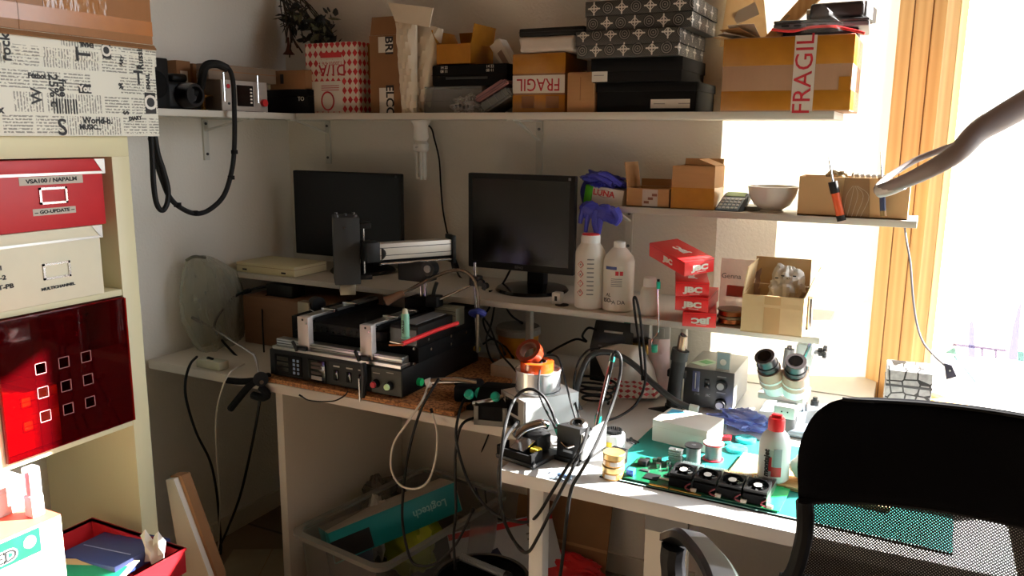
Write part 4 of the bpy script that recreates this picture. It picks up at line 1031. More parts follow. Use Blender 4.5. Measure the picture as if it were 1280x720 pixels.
SCR = mat('screen_dark', (16, 14, 15), .22, noise=0, spec=.35)
b0 = az(652, 368, MZ)
monitor('monitor with a visible bezel and round base in the middle of the raised board', X_(585, -.2, 280), X_(712+6, -.2, 280), ay(650, 339, -.2).z, ay(650, 218, -.2).z, -.2, .017, SCR, V((b0.x, -.15, 0)), 'BENQ')
monitor('all black thin framed monitor in the left corner behind the rework machine', .128, .607, ay(430, 322, -.13).z, ay(430, 215, -.13).z, -.13, .006, mat('screen_black', (7, 7, 8), .3, noise=0, spec=.3), V((.43, -.118, 0)))
t = thing('wall_adapter', 'small white plug adapter standing on the raised board by the monitor base', 'adapter', az(697, 380, MZ))
MB().b(-.014, -.014, 0, .014, .014, .036, .003).build('body', WHITE, t); MB().b(-.004, -.0148, .012, .004, -.0141, .026).build('socket', BLACK, t); MB().lathe([(.02, 0), (.02, .003), (.0, .003)], (.018, -.01, 0)).build('disc', BLACK, t)
t = thing('white_carton', 'flat pale box lying on the left end of the raised board beside the corner', 'box', (.19, -.26, MZ+.0005))
MB().b(-.15, -.085, 0, .12, .085, .035, .002).build('body', CREAM, t); MB().b(-.1501, -.0856, .024, .1201, .086, .025).build('seam', CARD_D, t)
for xx in (-.12, .06): MB().b(xx, -.0858, .008, xx+.02, -.085, .014).build('dark_mark', INK, t)
# ================================================================ bottles on the raised board
n = NT('milky_plastic', .35)
n.b.inputs['Base Color'].default_value = rgb((226, 222, 214)); n.b.inputs['Subsurface Weight'].default_value = .25; n.b.inputs['Subsurface Radius'].default_value = (.02, .02, .02)
MILK = n.m
def curved_label(mb, r, a0, a1, z0, z1, th=.0008, N=14):
    G = [[V((math.sin(a0+(a1-a0)*j/N)*r, -math.cos(a0+(a1-a0)*j/N)*r, z)) for j in range(N+1)] for z in (z0, z1)]
    return mb.grid(G, th)
def wrap_text(body, size, m, parent, r, a, z, **k):
    return text(body, size, m, parent, (math.sin(a)*r, -math.cos(a)*r, z), frot(a), **k)
pb = az(733, 386, MZ); r = .043; top = ay(733, 293, pb.y).z-MZ
t = thing('solvent_bottle', 'milky solvent bottle with a wide white and red cap on the raised board', 'bottle', (pb.x, pb.y+.02, MZ+.0005))
H_ = top
MB().lathe([(.0, 0), (r-.004, 0), (r, .005), (r, H_*.7), (r*.99, H_*.76), (r*.8, H_*.83), (.028, H_*.87), (.026, H_*.93), (0, H_*.93)], n=36).build('body', MILK, t)
MB().lathe([(.0265, H_*.875), (.0275, H_*.88), (.0275, H_*.97), (.026, H_*.985), (.022, H_*.985)], n=32).build('cap', WHITE, t)
MB().lathe([(0, H_*.985), (.0255, H_*.985), (.024, H_), (0, H_)], n=32).build('cap_top', RED, t)
ca = math.atan2(CAM.x-pb.x, pb.y-CAM.y)   # angle toward the camera side
l = MB(); curved_label(l, r+.0006, -.75+ca*.4, 1.0, .035, H_*.62); l = l.build('label', PAPER, t)
for k in range(4):
    zc_ = .05+k*.027; a = -.25
    d_ = MB(); e = .0105
    c = V((math.sin(a)*(r+.0018), -math.cos(a)*(r+.0018), zc_)); ux = V((math.cos(a), math.sin(a), 0)); uz = V((0, 0, 1))
    d_.slab([c-ux*e, c-uz*e, c+ux*e, c+uz*e], .0006)
    dd = d_.build('hazard_diamond', REDM, l)
    d_ = MB(); e = .008; c2 = c+V((math.sin(a), -math.cos(a), 0))*.0008
    d_.slab([c2-ux*e, c2-uz*e, c2+ux*e, c2+uz*e], .0006); d_.build('diamond_face', PAPER, dd)
    text('*!x+'[k], .014, INK, dd, tuple(c2+V((math.sin(a), -math.cos(a), 0))*.0009), frot(a))
for k in range(9):
    a = .38; m_ = MB(); curved_label(m_, r+.0016, .18, .62, .045+k*.0125, .045+k*.0125+.0035, .0004, 5); m_.build('text_line', GREY, l)
pb2 = az(769, 389, MZ); r2_ = .044; top = ay(770, 303, pb2.y).z-MZ
t = thing('solvent_bottle', 'milky bottle with a small white cap, blue topped label and handwriting', 'bottle', (pb2.x, pb2.y+.02, MZ+.0005))
H_ = top
MB().lathe([(.0, 0), (r2_-.004, 0), (r2_, .005), (r2_, H_*.72), (r2_*.9, H_*.79), (.022, H_*.9), (.016, H_*.92), (.015, H_*.95), (0, H_*.95)], n=36).build('body', MILK, t)
MB().lathe([(.0155, H_*.905), (.0165, H_*.91), (.0165, H_*.99), (.015, H_), (0, H_)], n=28).build('cap', WHITE, t)
l = MB(); curved_label(l, r2_+.0006, -.62, .62, H_*.36, H_*.68); l = l.build('label', PAPER, t)
m_ = MB(); curved_label(m_, r2_+.0016, -.58, .2, H_*.62, H_*.665, .0004); m_.build('blue_band', mat('navy_ink', (40, 60, 120), .5), l)
for a in (.12, .4): m_ = MB(); curved_label(m_, r2_+.0016, a, a+.2, H_*.54, H_*.6, .0004); m_.build('red_symbol', REDM, l)
for k in range(5): m_ = MB(); curved_label(m_, r2_+.0016, -.15, .55, H_*(.38+.026*k), H_*(.39+.026*k), .0004); m_.build('text_line', GREY, l)
wrap_text('AL', .014, INK, t, r2_+.0006, -.32, H_*.25); wrap_text('ISO-', .016, INK, t, r2_+.0006, -.35, H_*.17, bold=.0004); wrap_text('A DA', .016, INK, t, r2_+.0006, .35, H_*.15)
pb3 = az(806, 397, MZ); pb3.y = -.32; r3 = .025; top = ay(806, 346, pb3.y).z-MZ
t = thing('dropper_bottle', 'small milky bottle with a white screw cap beside the red boxes', 'bottle', (pb3.x, pb3.y, MZ+.0005))
H_ = top
MB().lathe([(.0, 0), (r3-.003, 0), (r3, .004), (r3, H_*.62), (r3*.8, H_*.74), (.015, H_*.78), (0, H_*.8)], n=30).build('body', MILK, t)
MB().lathe([(.0175, H_*.76), (.018, H_*.77), (.017, H_*.98), (.015, H_), (0, H_)], n=24).build('cap', WHITE, t)
# ================================================================ red boxes
REDB = mat('red_box_print', (206, 34, 36), .4, noise=.03)
def rs(px, py, c, r, far=True):
    d = ray(px, py).normalized(); oc = CAM-c; b = oc.dot(d); q = b*b-(oc.dot(oc)-r*r)
    q = math.sqrt(max(q, 0)); return CAM+d*(-b+q if far else -b-q)
def redbox(label, D, C_, L, hgt, group, tilt_A=None):
    u = (C_-D); W = u.length; u.normalize()
    if tilt_A is None:
        v = V((-u.y, u.x, 0)).normalized()
    else:
        v = (tilt_A-D); v = (v-u*v.dot(u)).normalized()
    w_ = u.cross(v).normalized()
    t = thing('red_box', label, 'box', D-w_*hgt, 0, group)
    t.rotation_euler = MX((u, v, w_)).transposed().to_euler()
    MB().b(0, 0, 0, W, L, hgt, .001).build('body', REDB, t)
    MB().b(-.0006, -.0006, hgt*.86, W+.0006, L, hgt*.875).build('lid_edge', mat('dark_red_line', (140, 14, 20), .5), t)
    text('JBC', hgt*.5, PAPER, t, (W*.53, -.0008, hgt*.45), frot(0), bold=.0012, sx=1.55)
    text('JBC', hgt*.5, PAPER, t, (-.0008, L*.45, hgt*.45), frot(-PI/2), bold=.0012, sx=1.55)
    text('JBC', hgt*.62, PAPER, t, (W*.5, L*.5, hgt+.0008), (0, 0, PI/2), bold=.0012, sx=1.7)
    for fx in ((W*.38, -.0016), ): MB().b(W*.42, -.001, hgt*.16, W*.72, -.0004, hgt*.19).build('underline', PAPER, t)
    return t
hb_ = .0385
stack = [((853.5, 390.6), (895, 386), 'bottom red box of the leaning stack, its printed name upside down'), ((844.5, 366), (887, 364.5), 'second red box from the bottom of the leaning stack'), ((845, 350), (886, 343.5), 'third red box from the bottom, just under the topmost one')]
zb_ = MZ+.0005
for k, (d_, c_, lb) in enumerate(stack):
    zz_ = zb_+hb_*(k+1)+.0006*k
    D = az(*d_, zz_); Cc = az(*c_, zz_)
    D = ay(*d_, (-.405, -.395, -.40)[k]); D.z = zz_; an_ = R((13, 4, 16)[k])
    Cc = D+V((math.cos(an_), math.sin(an_), 0))*.086
    t = redbox(lb, D, Cc, .17, hb_, 'red boxes on the raised board')
    if k == 0:
        for ch in t.children:
            if ch.name.startswith('lettering') and abs(ch.location.y+.0008) < 1e-4: ch.rotation_euler = frot(0, PI)
zt3 = zb_+hb_*3+.002
D = az(856, 328, zt3+.043); Cc = az(893, 322, zt3+.045)
sh = -.44-D.y; D = ay(856, 328, -.43); Cc = rs(893, 322, D, .088, True); A = rs(816, 302, D, .19, True)
redbox('topmost red box of the leaning stack, tilted toward the room with its lid in view', D, Cc, .185, hb_, 'red boxes on the raised board', A)
# bag of spools and open carton
p = az(908, 404, MZ)
t = thing('plastic_bag', 'clear printed plastic bag standing between the red boxes and the open carton', 'bag', (p.x+.01, -.2, MZ+.0005))
G = [[V((-.055+.11*j/8, -.03*math.sin(PI*j/8)*(1-i/8)-.01+.004*math.sin(i*2+j*3), .16*i/7)) for j in range(9)] for i in range(8)]
MB().grid(G).build('bag', clear('pink_film', (214, 186, 180), .42, .2, bump=.6, bscale=40), t)
MB().slab([(-.03, -.042, .06), (.03, -.042, .06), (.03, -.036, .09), (-.03, -.036, .09)], .0006).build('label', mat('dusty_label', (190, 120, 110), .5), t)
text('Genna', .02, INK, t, (-.02, -.036, .115), frot(.05))
for k in range(2):
    t = thing('wire_spool', ('flat brown spool of wire lying on the raised board under the clear bag', 'upper flat spool of wire stacked on another beside the open carton')[k], 'spool', (p.x+.012, -.31, MZ+.0005+.0205*k), 0, group='flat wire spools')
    MB().lathe([(.012, 0), (.038, 0), (.038, .003), (.03, .004), (.03, .016), (.038, .017), (.038, .02), (.012, .02)], n=32).build('flange', mat('amber_plastic', (110, 92, 66), .3), t)
    MB().lathe([(.0305, .0045), (.0345, .0045), (.0345, .0155), (.0305, .0155)], n=32, cap=False).build('wire', mat('copper_wire', (150, 100, 60), .3, 1.0), t)
x0, x1 = X_(925, -.385, 400), X_(1002, -.385, 400)
CARDB = mat('cardboard_pale', (214, 186, 140), .8, noise=.05)
t = openbox('open_carton', 'pale open carton of crumpled paper at the end of the raised board', 'carton', ((x0+x1)/2, -.295, MZ+.0005), .03, x1-x0, .18, .098, CARDB, (('k', -6, .075), ('l', -8, .07), ('r', 20, .06), ('f', 175, .03)))
MB().b(-.02, -.0905, .0, .02, -.0901, .098).build('tape', mat('clear_brown_tape', (190, 156, 108), .3), t)
q = thing('crumpled_paper', 'white crumpled paper bulging out of the pale open carton', 'paper', ((x0+x1)/2+.02, -.28, MZ+.012))
MB().blob((0, 0, .09), (.045, .06, .06), 8, .4, 5).build('paper', PAPER, q)
for k in range(4): MB().c(.0+.014*k-.02, -.05+.004*k, .125+.006*(k % 2), .008, .002, .003).build('print', INK, q)
# ================================================================ lamp under the upper shelf
p = ay(526, 150, -.13)
t = thing('fluorescent_lamp', 'white compact fluorescent lamp hanging under the upper shelf, switched off', 'lamp', (p.x, -.13, SZ-.0205))
zl = lambda y: ay(526, y, -.13).z-(SZ-.0205)
MB().lathe([(.034, 0), (.034, -.004), (.03, -.008), (.024, -.02), (.026, zl(172)), (.02, zl(176)), (.0, zl(176))], n=30).build('socket', WHITE, t)
MB().lathe([(.018, zl(176)), (.026, zl(180)), (.026, zl(188)), (.02, zl(190)), (0, zl(190))], n=28).build('ballast', mat('ballast_white', (206, 204, 198), .4), t)
text('E27', .007, INK, t, (0, -.0265, zl(184)), frot(0))
TUBE = mat('lamp_tube', (216, 216, 210), .25)
for k in range(3):
    a = k*2*PI/3+.4; c = V((math.cos(a)*.011, math.sin(a)*.011, 0)); s = V((-math.sin(a), math.cos(a), 0))*.0085
    z0, z1_ = zl(189), zl(223)
    MB().tube([c+s+V((0, 0, z0)), c+s+V((0, 0, (z0+z1_)/2)), c+s+V((0, 0, z1_+.006)), c+V((0, 0, z1_)), c-s+V((0, 0, z1_+.006)), c-s+V((0, 0, (z0+z1_)/2)), c-s+V((0, 0, z0))], .0055, 10, 4).build('glass_tube', TUBE, t)
t = thing('lamp_cable', 'black lamp cord running down the back wall to the raised board', 'cord', ay(540, 160, -.012))
P = [ay(*q, -.012) for q in ((534, 152), (537, 158), (543, 174), (549, 200), (551, 232), (554, 265), (560, 295), (566, 320))]
P[0] = V((P[0].x, -.1, SZ-.026))
MB().tube([p-t.location for p in P], .0032, 8).build('cord', CABLE, t)
a, b = ay(565, 319, -.016)-t.location, ay(570, 337, -.03)-t.location
MB().cyl(a, b, .009, .014, 14).build('plug', BLACK, t)
P = [ay(570, 337, -.03), ay(576, 347, -.06), ay(592, 358, -.1), az(606, 362, MZ+.004)]
MB().tube([p-t.location for p in P], .0032, 8).build('cord', CABLE, t)
# cables behind the right monitor
t = thing('monitor_cable', 'black cable dropping from the monitor to the raised board', 'cable', ay(637, 338, -.15))
MB().tube([p-t.location for p in (ay(638, 337, -.16), ay(630, 352, -.14), ay(622, 362, -.13), az(612, 364, MZ+.004))], .0035, 8).build('cable', CABLE, t)
# ================================================================ cork sheet + rework station
t = thing('cork_mat', 'brown cork board under the black rework machine', 'mat', (.81, -.46, DZ))
n = NT('cork', .9); a_ = n.node('ShaderNodeTexNoise', i_Scale=120.0, i_Detail=3.0); n.link(n.obj(), a_.inputs['Vector'])
n.color(n.mix(n.math('GREATER_THAN', a_.outputs['Fac'], .52), rgb((176, 122, 74)), rgb((118, 76, 44)))); CORK = n.m
MB().b(-.31, -.257, .0003, .36, .25, .014, .002).build('board', CORK, t)
MB().b(-.3, -.2575, .006, .35, -.257, .008).build('edge_line', CARD_D, t)
BZ = DZ+.0145
xl = .515; xr = .992; yf = -.695; yk = -.27
t = thing('rework_station', 'black infrared rework machine with metal clamp posts and a head on an arm', 'rework station', ((xl+xr)/2, (yf+yk)/2, BZ))
O = V(t.location)
hw, hd = (xr-xl)/2, (yk-yf)/2
PANEL = mat('panel_grey_green', (62, 62, 56), .6, spec=.25)
MB().b(-hw, -hd, .004, hw, hd, .083, .002).build('base', mat('soft_black', (15, 14, 14), .5, spec=.25), t)
for sx in (-1, 1):
    for sy in (-1, 1): MB().cyl((sx*(hw-.03), sy*(hd-.03), 0), (sx*(hw-.03), sy*(hd-.03), .0045), .012).build('foot', BLACKM, t)
f = -hd
def fx(px, py): p = ay(px, py, yf)-O; return p
def panel(name, x0, y0, x1, y1, m, th=.002, par=None):
    a, b_ = fx(x0, y1), fx(x1, y0); return MB().b(a.x, f-th, min(fx(x0, y1).z, fx(x1, y1).z), b_.x, f-.0002, max(fx(x0, y0).z, fx(x1, y0).z)-.006).build(name, m, par or t)
right = MB().b(fx(465, 480).x, f-.002, .007, hw-.003, f-.0002, .078).build('control_panel', PANEL, t)
pr_ = MB().b(fx(412, 470).x, f-.0015, .01, fx(464, 470).x, f-.0002, .074).build('switch_panel', mat('panel_dark', (30, 30, 28), .6, spec=.25), t)
for px in (421, 437, 452):
    x = fx(px, 468).x
    MB().b(x-.008, f-.006, .022, x+.008, f-.0014, .052, .001).build('rocker_switch', BLACKG, t)
    MB().b(x-.01, f-.0022, .061, x+.012, f-.0014, .065).build('print', mat('pale_print', (170, 166, 156), .6), pr_)
x = fx(360, 462).x
m1 = MB().b(fx(345, 460).x, f-.004, .012, fx(378, 462).x, f-.0002, .072, .001).build('temperature_controller', BLACKM, t)
for k in range(3): MB().b(fx(348, 460).x, f-.0048, .022+.016*k, fx(362, 460).x, f-.0039, .034+.016*k).build('display', mat('display_dark', (36, 36, 34), .2), m1)
for i in range(2):
    for j in range(4): MB().c(fx(369+5*i, 461).x, f-.005, .022+.0125*j, .008, .002, .008, .001).build('key', mat('key_blue_grey', (120, 144, 176), .4), m1)
m2 = MB().b(fx(387, 466).x, f-.006, .008, fx(408, 468).x, f-.0002, .072, .001).build('temperature_controller', BLACKG, t)
for k, zz in enumerate((.03, .046, .058)): MB().b(fx(391, 466).x, f-.0068, zz, fx(404, 466).x, f-.0058, zz+.008).build('display', mat('display_brown', (60, 46, 44), .2), m2)
MB().b(fx(391, 466).x, f-.0072, .014, fx(404, 466).x, f-.0058, .025).build('key_row', mat('key_grey', (130, 126, 122), .4), m2)
for px, m, nm in ((471, REDM, 'red_button'), (488, mat('green_lamp', (196, 232, 170), .3, emit=.12), 'green_button')):
    p = fx(px, 479 if px < 480 else 482); MB().cyl((p.x, f-.002, p.z), (p.x, f-.016, p.z), .0125, .0115).build('collar', BLACK, t); MB().cyl((p.x, f-.016, p.z), (p.x, f-.021, p.z), .0095, .008).build(nm, m, t)
for px in (471, 488): p = fx(px, 466); MB().b(p.x-.012, f-.0028, p.z-.001, p.x+.012, f-.0019, p.z+.001).build('print', mat('pale_print', (0, 0, 0)), right)
p = ax(523, 477, xr)-O
MB().cyl((hw, p.y, p.z), (hw+.012, p.y, p.z), .011).build('side_lamp', mat('green_glow', (30, 190, 110), .3, emit=.15), t)
# front rail
rail = MB().b(-hw+.008, -hd+.004, .0835, hw-.008, -hd+.05, .092).b(-hw+.012, -hd+.018, .092, hw-.012, -hd+.05, .112, .002).build('front_rail', ALU, t)
for zz in (.098, .106): MB().b(-hw+.012, -hd+.0165, zz, hw-.012, -hd+.0179, zz+.002).build('groove', DSTEEL, rail)
# heater body
bx0, bx1, by0, by1, bz1 = -hw+.03, hw+.004, -hd+.075, hd-.005, .175
MB().b(bx0, by0, .0835, bx1-.0, by1, .128, .002).build('heater_body', BLACKM, t)
MB().b(bx0+.05, by0+.006, .1285, bx1-.11, by1-.03, .158, .002).build('heater_block', mat('dark_steel_plate', (22, 20, 20), .6, spec=.25), t)
g_ = MB()
for k in range(9):
    for j in range(2): g_.cyl((bx0+.08+.022*k, by0+.0055, .136+.01*j), (bx0+.08+.022*k, by0+.0065, .136+.01*j), .003, n=8)
g_.build('vent_hole_field', BLACKG, t)
sb = MB().b(bx1-.095, by0-.002, .1285, bx1, by1, .188, .002).build('side_box', mat('soft_black', (0, 0, 0)), t)
MB().b(bx1-.092, by0-.004, .133, bx1-.004, by0-.0022, .178).build('end_plate', DGREY, sb)
MB().b(bx1-.07, by0+.02, .1882, bx1-.02, by1-.05, .190).build('tray', GREY, sb)
for px, py in ((517, 436), (535, 424), (538, 436), (563, 420), (563, 430), (582, 415), (517, 455)):
    p = ax(px, py, O.x+bx1)-O
    MB().cyl((bx1, p.y, p.z), (bx1+.003, p.y, p.z), .0045, n=10).build('screw', STEEL, t)
p = ax(596, 444, O.x+bx1)-O
MB().cyl((bx1-.01, by1-.02, .05), (bx1+.014, by1-.02, .05), .008).build('yellow_connector', mat('yellow_plastic', (206, 170, 30), .4), t)
# clamp posts with arms going back
for k, (px, pyb, pyt) in enumerate(((382, 441, 396), (460, 457, 406))):
    p = ay(px, pyb, yf+.02)-O; q = ay(px, pyt, yf+.02)-O
    w = .020
    pb_ = MB().b(p.x-w, -hd+.012, .0925, p.x+w, -hd+.034, q.z, .0015).build('clamp_post', mat('brushed_pale_metal', (214, 206, 200), .45, .35, noise=.05, scale=40, stretch=(1, 1, .1)), t)
    MB().cyl((p.x, -hd+.0115, q.z-.008), (p.x, -hd+.0128, q.z-.008), .0035, n=10).build('bolt_hole', INK, pb_)
    MB().cyl((p.x+.014, -hd+.0105, q.z-.018), (p.x+.014, -hd+.0125, q.z-.018), .003, n=10).build('screw', STEEL, pb_)
    ar = MB().b(p.x-w, -hd+.0345, q.z-.014, p.x+w*.6, hd-.06, q.z, .0015).build('clamp_arm', ALU, t)
    MB().b(p.x+w*.6, -hd+.05, q.z-.022, p.x+w*.75, hd-.06, q.z-.008).build('groove_strip', BLACKM, ar)
    for yy in (.12, .22): MB().c(p.x+.012, -hd+yy, q.z+.004, .05, .014, .008, .001, M=None).build('board_clip', STEEL, ar)
    # black lever at the foot
    MB().tube([(p.x-.015, -hd+.0, .09), (p.x-.018, -hd-.008, .112), (p.x-.02, -hd-.012, .12)], .005, 8, 4).build('lever', BLACK, t)
    MB().c(p.x, -hd+.006, .097, .035, .012, .012, .002).build('lever_pivot', BLACK, t)
p = fx(457, 470)
cl_ = MB().tube([fx(458, 452)+V((0, -.016, 0)), fx(460, 470)+V((0, -.018, 0)), fx(459, 494)+V((0, -.02, 0))], .009, 10).build('hanging_clamp', BLACK, t)
MB().tube([fx(456, 470)+V((0, -.026, 0)), fx(457, 498)+V((0, -.026, 0))], .003, 8).build('clamp_screw', STEEL, cl_)
# left box + block + knob
a = ay(345, 410, -.55)-O
MB().b(-hw+.0, -hd+.1, .0835, -hw+.029, hd-.05, .165, .002).build('left_box', BLACKM, t)
pb_ = ay(380, 385, -.5)-O
MB().c(pb_.x, pb_.y+.01, pb_.z, .045, .03, .04, .002).build('clamp_block', mat('champagne_metal', (150, 142, 122), .4, .6), t)
MB().cyl((pb_.x+.02, pb_.y+.0, pb_.z+.0), (pb_.x+.13, pb_.y-.06, pb_.z-.01), .0035).build('probe_rod', STEEL, t)
MB().cyl((pb_.x+.02, pb_.y+.03, pb_.z+.012), (pb_.x+.045, pb_.y+.02, pb_.z+.012), .024).build('black_knob', BLACK, t)
MB().b(pb_.x-.03, pb_.y+.005, .165, pb_.x+.02, pb_.y+.03, pb_.z-.02).build('block_stem', DGREY, t)
# column with arm and head
yc_ = -.40
cb = ay(531, 378, yc_)-O; ct = ay(531, 347, yc_)-O
cpl = MB().c(cb.x-.01, cb.y, .188+.018, .085, .07, .034, .003).build('column_base', BLACKM, t)
for dx in (-.012, .004): MB().cyl((cb.x+dx, cb.y, cb.z+.0), (cb.x+dx, cb.y, ct.z+.02), .0055).build('column_rod', STEEL, t)
MB().c(cb.x-.012, cb.y, (cb.z+.205)/2, .075, .055, max(.02, cb.z-.205), .002).build('column_block', BLACK, t)
car = ay(524, 337, yc_)-O
MB().c(car.x, car.y-.01, car.z, .105, .06, .062, .004).build('carriage', BLACK, t)
kb_ = ay(539, 335, yc_-.05)-O
k1 = MB().cyl((kb_.x, kb_.y+.01, kb_.z), (kb_.x, kb_.y-.02, kb_.z), .022).build('knob', BLACK, t); MB().cyl((kb_.x, kb_.y-.02, kb_.z), (kb_.x, kb_.y-.024, kb_.z), .011).build('knob_cap', GREY, k1)
# the profile arm
PL = ay(472, 314, -.53)-O; PR_ = ay(561, 308, -.345)-O
d_ = (PR_-PL); L = d_.length; yaw = math.atan2(d_.y, d_.x); zc_ = (PL.z+PR_.z)/2
Ma = MX.Translation((PL+PR_)/2) @ MX.Rotation(yaw, 4, 'Z') @ MX.Rotation(-math.asin(d_.z/L), 4, 'Y')
h2 = .024
am = MB().c(0, 0, 0, L, .045, h2*2, .002, M=Ma).build('arm_profile', mat('pale_aluminium', (206, 202, 192), .45, .4, noise=.03), t)
for zz in (-.011, .011): MB().c(0, -.0227, zz, L, .001, .0022, M=Ma).build('groove', DSTEEL, am)
MB().c(L/2+.006, 0, -.006, .011, .06, .085, .002, M=Ma).build('end_plate', BLACK, t)
MB().c(-L/2-.02, .0, .0, .04, .05, .06, .003, M=Ma).build('arm_joint', BLACK, t)
MB().c(0, 0, -h2-.006, L, .03, .01, .001, M=Ma).build('slide_bar', BLACKM, t)
MB().cyl(Ma @ V((-L/2, -.02, -h2-.012)), Ma @ V((L/2, -.02, -h2-.012)), .004).build('slide_rod', STEEL, t)
kn = ay(471, 317, -.54)-O
k1 = MB().cyl((kn.x, kn.y+.025, kn.z), (kn.x, kn.y, kn.z), .025).build('knob', BLACK, t); MB().cyl((kn.x, kn.y, kn.z), (kn.x, kn.y-.004, kn.z), .0125).build('knob_cap', GREY, k1)
# head
FL, FR = ay(417, 300, -.585)-O, ay(450, 300, -.535)-O
ztop = ay(433, 272, -.56).z-O.z; zbot = ay(433, 356, -.56).z-O.z
dv = FR-FL; wh = math.hypot(dv.x, dv.y); yh_ = math.atan2(dv.y, dv.x)
Mh = MX.Translation((FL.x, FL.y, 0)) @ MX.Rotation(yh_, 4, 'Z')
hd_ = MB().b(0, 0, zbot, wh, .12, ztop, .003, M=Mh).build('head', mat('anthracite', (44, 45, 45), .6, spec=.3), t)
MB().cyl(Mh @ V((wh*.42, -.002, ztop-.03)), Mh @ V((wh*.42, 0, ztop-.03)), .0035, n=10).build('screw', STEEL, hd_)
for dx, dy in ((.012, .015), (wh-.012, .015), (.012, .1), (wh-.012, .1), (wh*.5, .06)): MB().cyl(Mh @ V((dx, dy, ztop)), Mh @ V((dx, dy, ztop+.006)), .005, n=10).build('cap_screw', DSTEEL, hd_)
MB().b(.015, .02, zbot-.035, wh-.015, .08, zbot, .002, M=Mh).build('nozzle', mat('champagne_metal', (0, 0, 0)), t)
jx = (Ma @ V((-L/2-.03, 0, 0)))
MB().b(wh, .03, jx.z-.018, wh+.035, .08, jx.z+.02, .002, M=Mh).build('head_bracket', BLACK, t)
for z0, z1 in ((jx.z+.02, jx.z+.065), (jx.z-.075, jx.z-.02)): MB().cyl(Mh @ V((wh+.012, .03, z0)), Mh @ V((wh+.012, .03, z1)), .004).build('guide_rod', STEEL, t)
for zz in (jx.z+.07, jx.z-.085): MB().b(wh, .015, zz-.008, wh+.035, .05, zz+.008, .002, M=Mh).build('rod_holder', BLACK, t)
# gooseneck with nose on a side rod
rb = az(596, 452, DZ+.015); rb = V((1.035, -.385, DZ+.014))
rx = ay(595, 330, rb.y)
def gy(px, py, Y): return ay(px, py, Y)-O
MB().cyl(gy(596, 440, rb.y), gy(593.5, 328, rb.y), .0045).build('stand_rod', STEEL, t)
MB().tube([gy(597, 440, rb.y-.02), gy(597.5, 400, rb.y-.02), gy(597, 366, rb.y-.02), gy(590, 346, rb.y-.02), gy(571, 337.5, rb.y-.03), gy(545, 345, rb.y-.06), gy(520, 358, rb.y-.10), gy(503, 367, rb.y-.13)], .0055, 10).build('gooseneck', mat('gooseneck_metal', (150, 140, 128), .25, .9), t)
MB().tube([gy(505, 366, rb.y-.13), gy(500, 368, rb.y-.135), gy(490, 372.5, rb.y-.15), gy(482, 376.5, rb.y-.16)], .012, 12, 4, rs=(.008, .016)).build('gooseneck_nose', mat('nose_metal', (150, 116, 92), .3, .7), t)
MB().c(*gy(595, 351, rb.y), .03, .035, .03, .004).build('rod_clamp', BLACK, t)
for px, py in ((603, 353), (608, 357)): c = gy(px, py, rb.y-.01); MB().cyl(c, c+V((0, -.014, 0)), .0095).build('clamp_knob', BLACK, t)
MB().cyl(gy(594, 354, rb.y), gy(550, 374, rb.y-.05), .004).build('cross_rod', STEEL, t)
MB().c(*gy(543, 376, rb.y-.05), .04, .04, .035, .004).build('cross_clamp', BLACK, t)
MB().tube([gy(541, 372, rb.y-.06), gy(543, 362, rb.y-.06), gy(546, 353, rb.y-.06)], .006, 8).build('clamp_lever', BLACK, t)
MB().tube([gy(589, 391, rb.y-.02), gy(597, 389, rb.y-.035), gy(605, 392, rb.y-.02), gy(597, 394, rb.y-.0)], .009, 8, 4, closed=True).build('blue_tie', mat('blue_tie', (40, 56, 150), .5), t)
gb = gy(562, 394, -.41)
q = MB().c(gb.x, gb.y+.0, gb.z-.0, .075, .05, .055, .002).build('grey_module', mat('olive_grey_metal', (118, 120, 104), .45), t)
for k in range(2): MB().c(gb.x, gb.y-.0255, gb.z+.006+.012*k, .07, .001, .0018).build('slot', INK, q)
MB().b(gb.x-.035, gb.y-.02, .188, gb.x+.035, gb.y+.02, gb.z-.0275).build('module_foot', BLACK, t)
# ---- flux syringe, red tweezers on the machine
p = ax(507, 424, O.x+hw-.055)
SZ_ = BZ+.1905
pz = az(507, 423, SZ_)
t = thing('flux_syringe', 'mint green flux tube with a pale cap standing on the black rework machine', 'tube', (pz.x, pz.y, SZ_))
hs_ = ay(507, 386, pz.y).z-SZ_
MB().lathe([(0, 0), (.012, 0), (.012, .004), (.0105, .006), (.0105, hs_*.8), (.009, hs_*.84), (0, hs_*.84)], n=20).build('barrel', mat('mint', (120, 176, 150), .4), t)
MB().lathe([(0, hs_*.84), (.0075, hs_*.84), (.007, hs_*.95), (.004, hs_), (0, hs_)], n=16).build('cap', mat('pale_cap', (190, 186, 160), .4), t)
text('RMA-223', .009, INK, t, (0, -.0111, hs_*.42), frot(0, PI/2), bold=.0003)
t = thing('tweezers', 'red handled tool lying across the right edge of the black rework machine', 'tool', az(510, 428, SZ_+.004))
P = [az(*q_, SZ_+.006)-t.location for q_ in ((503, 430), (520, 423), (545, 413), (572, 404))]
MB().tube(P, .006, 8).build('handle', RED, t)
MB().tube([P[0], P[0]+V((-.03, -.012, .006))], .0025, 6).build('tip', STEEL, t); MB().tube([P[0]+V((.004, -.006, 0)), P[0]+V((-.024, -.025, .0))], .0025, 6).build('tip', mat('copper_tip', (170, 100, 60), .35, .8), t)
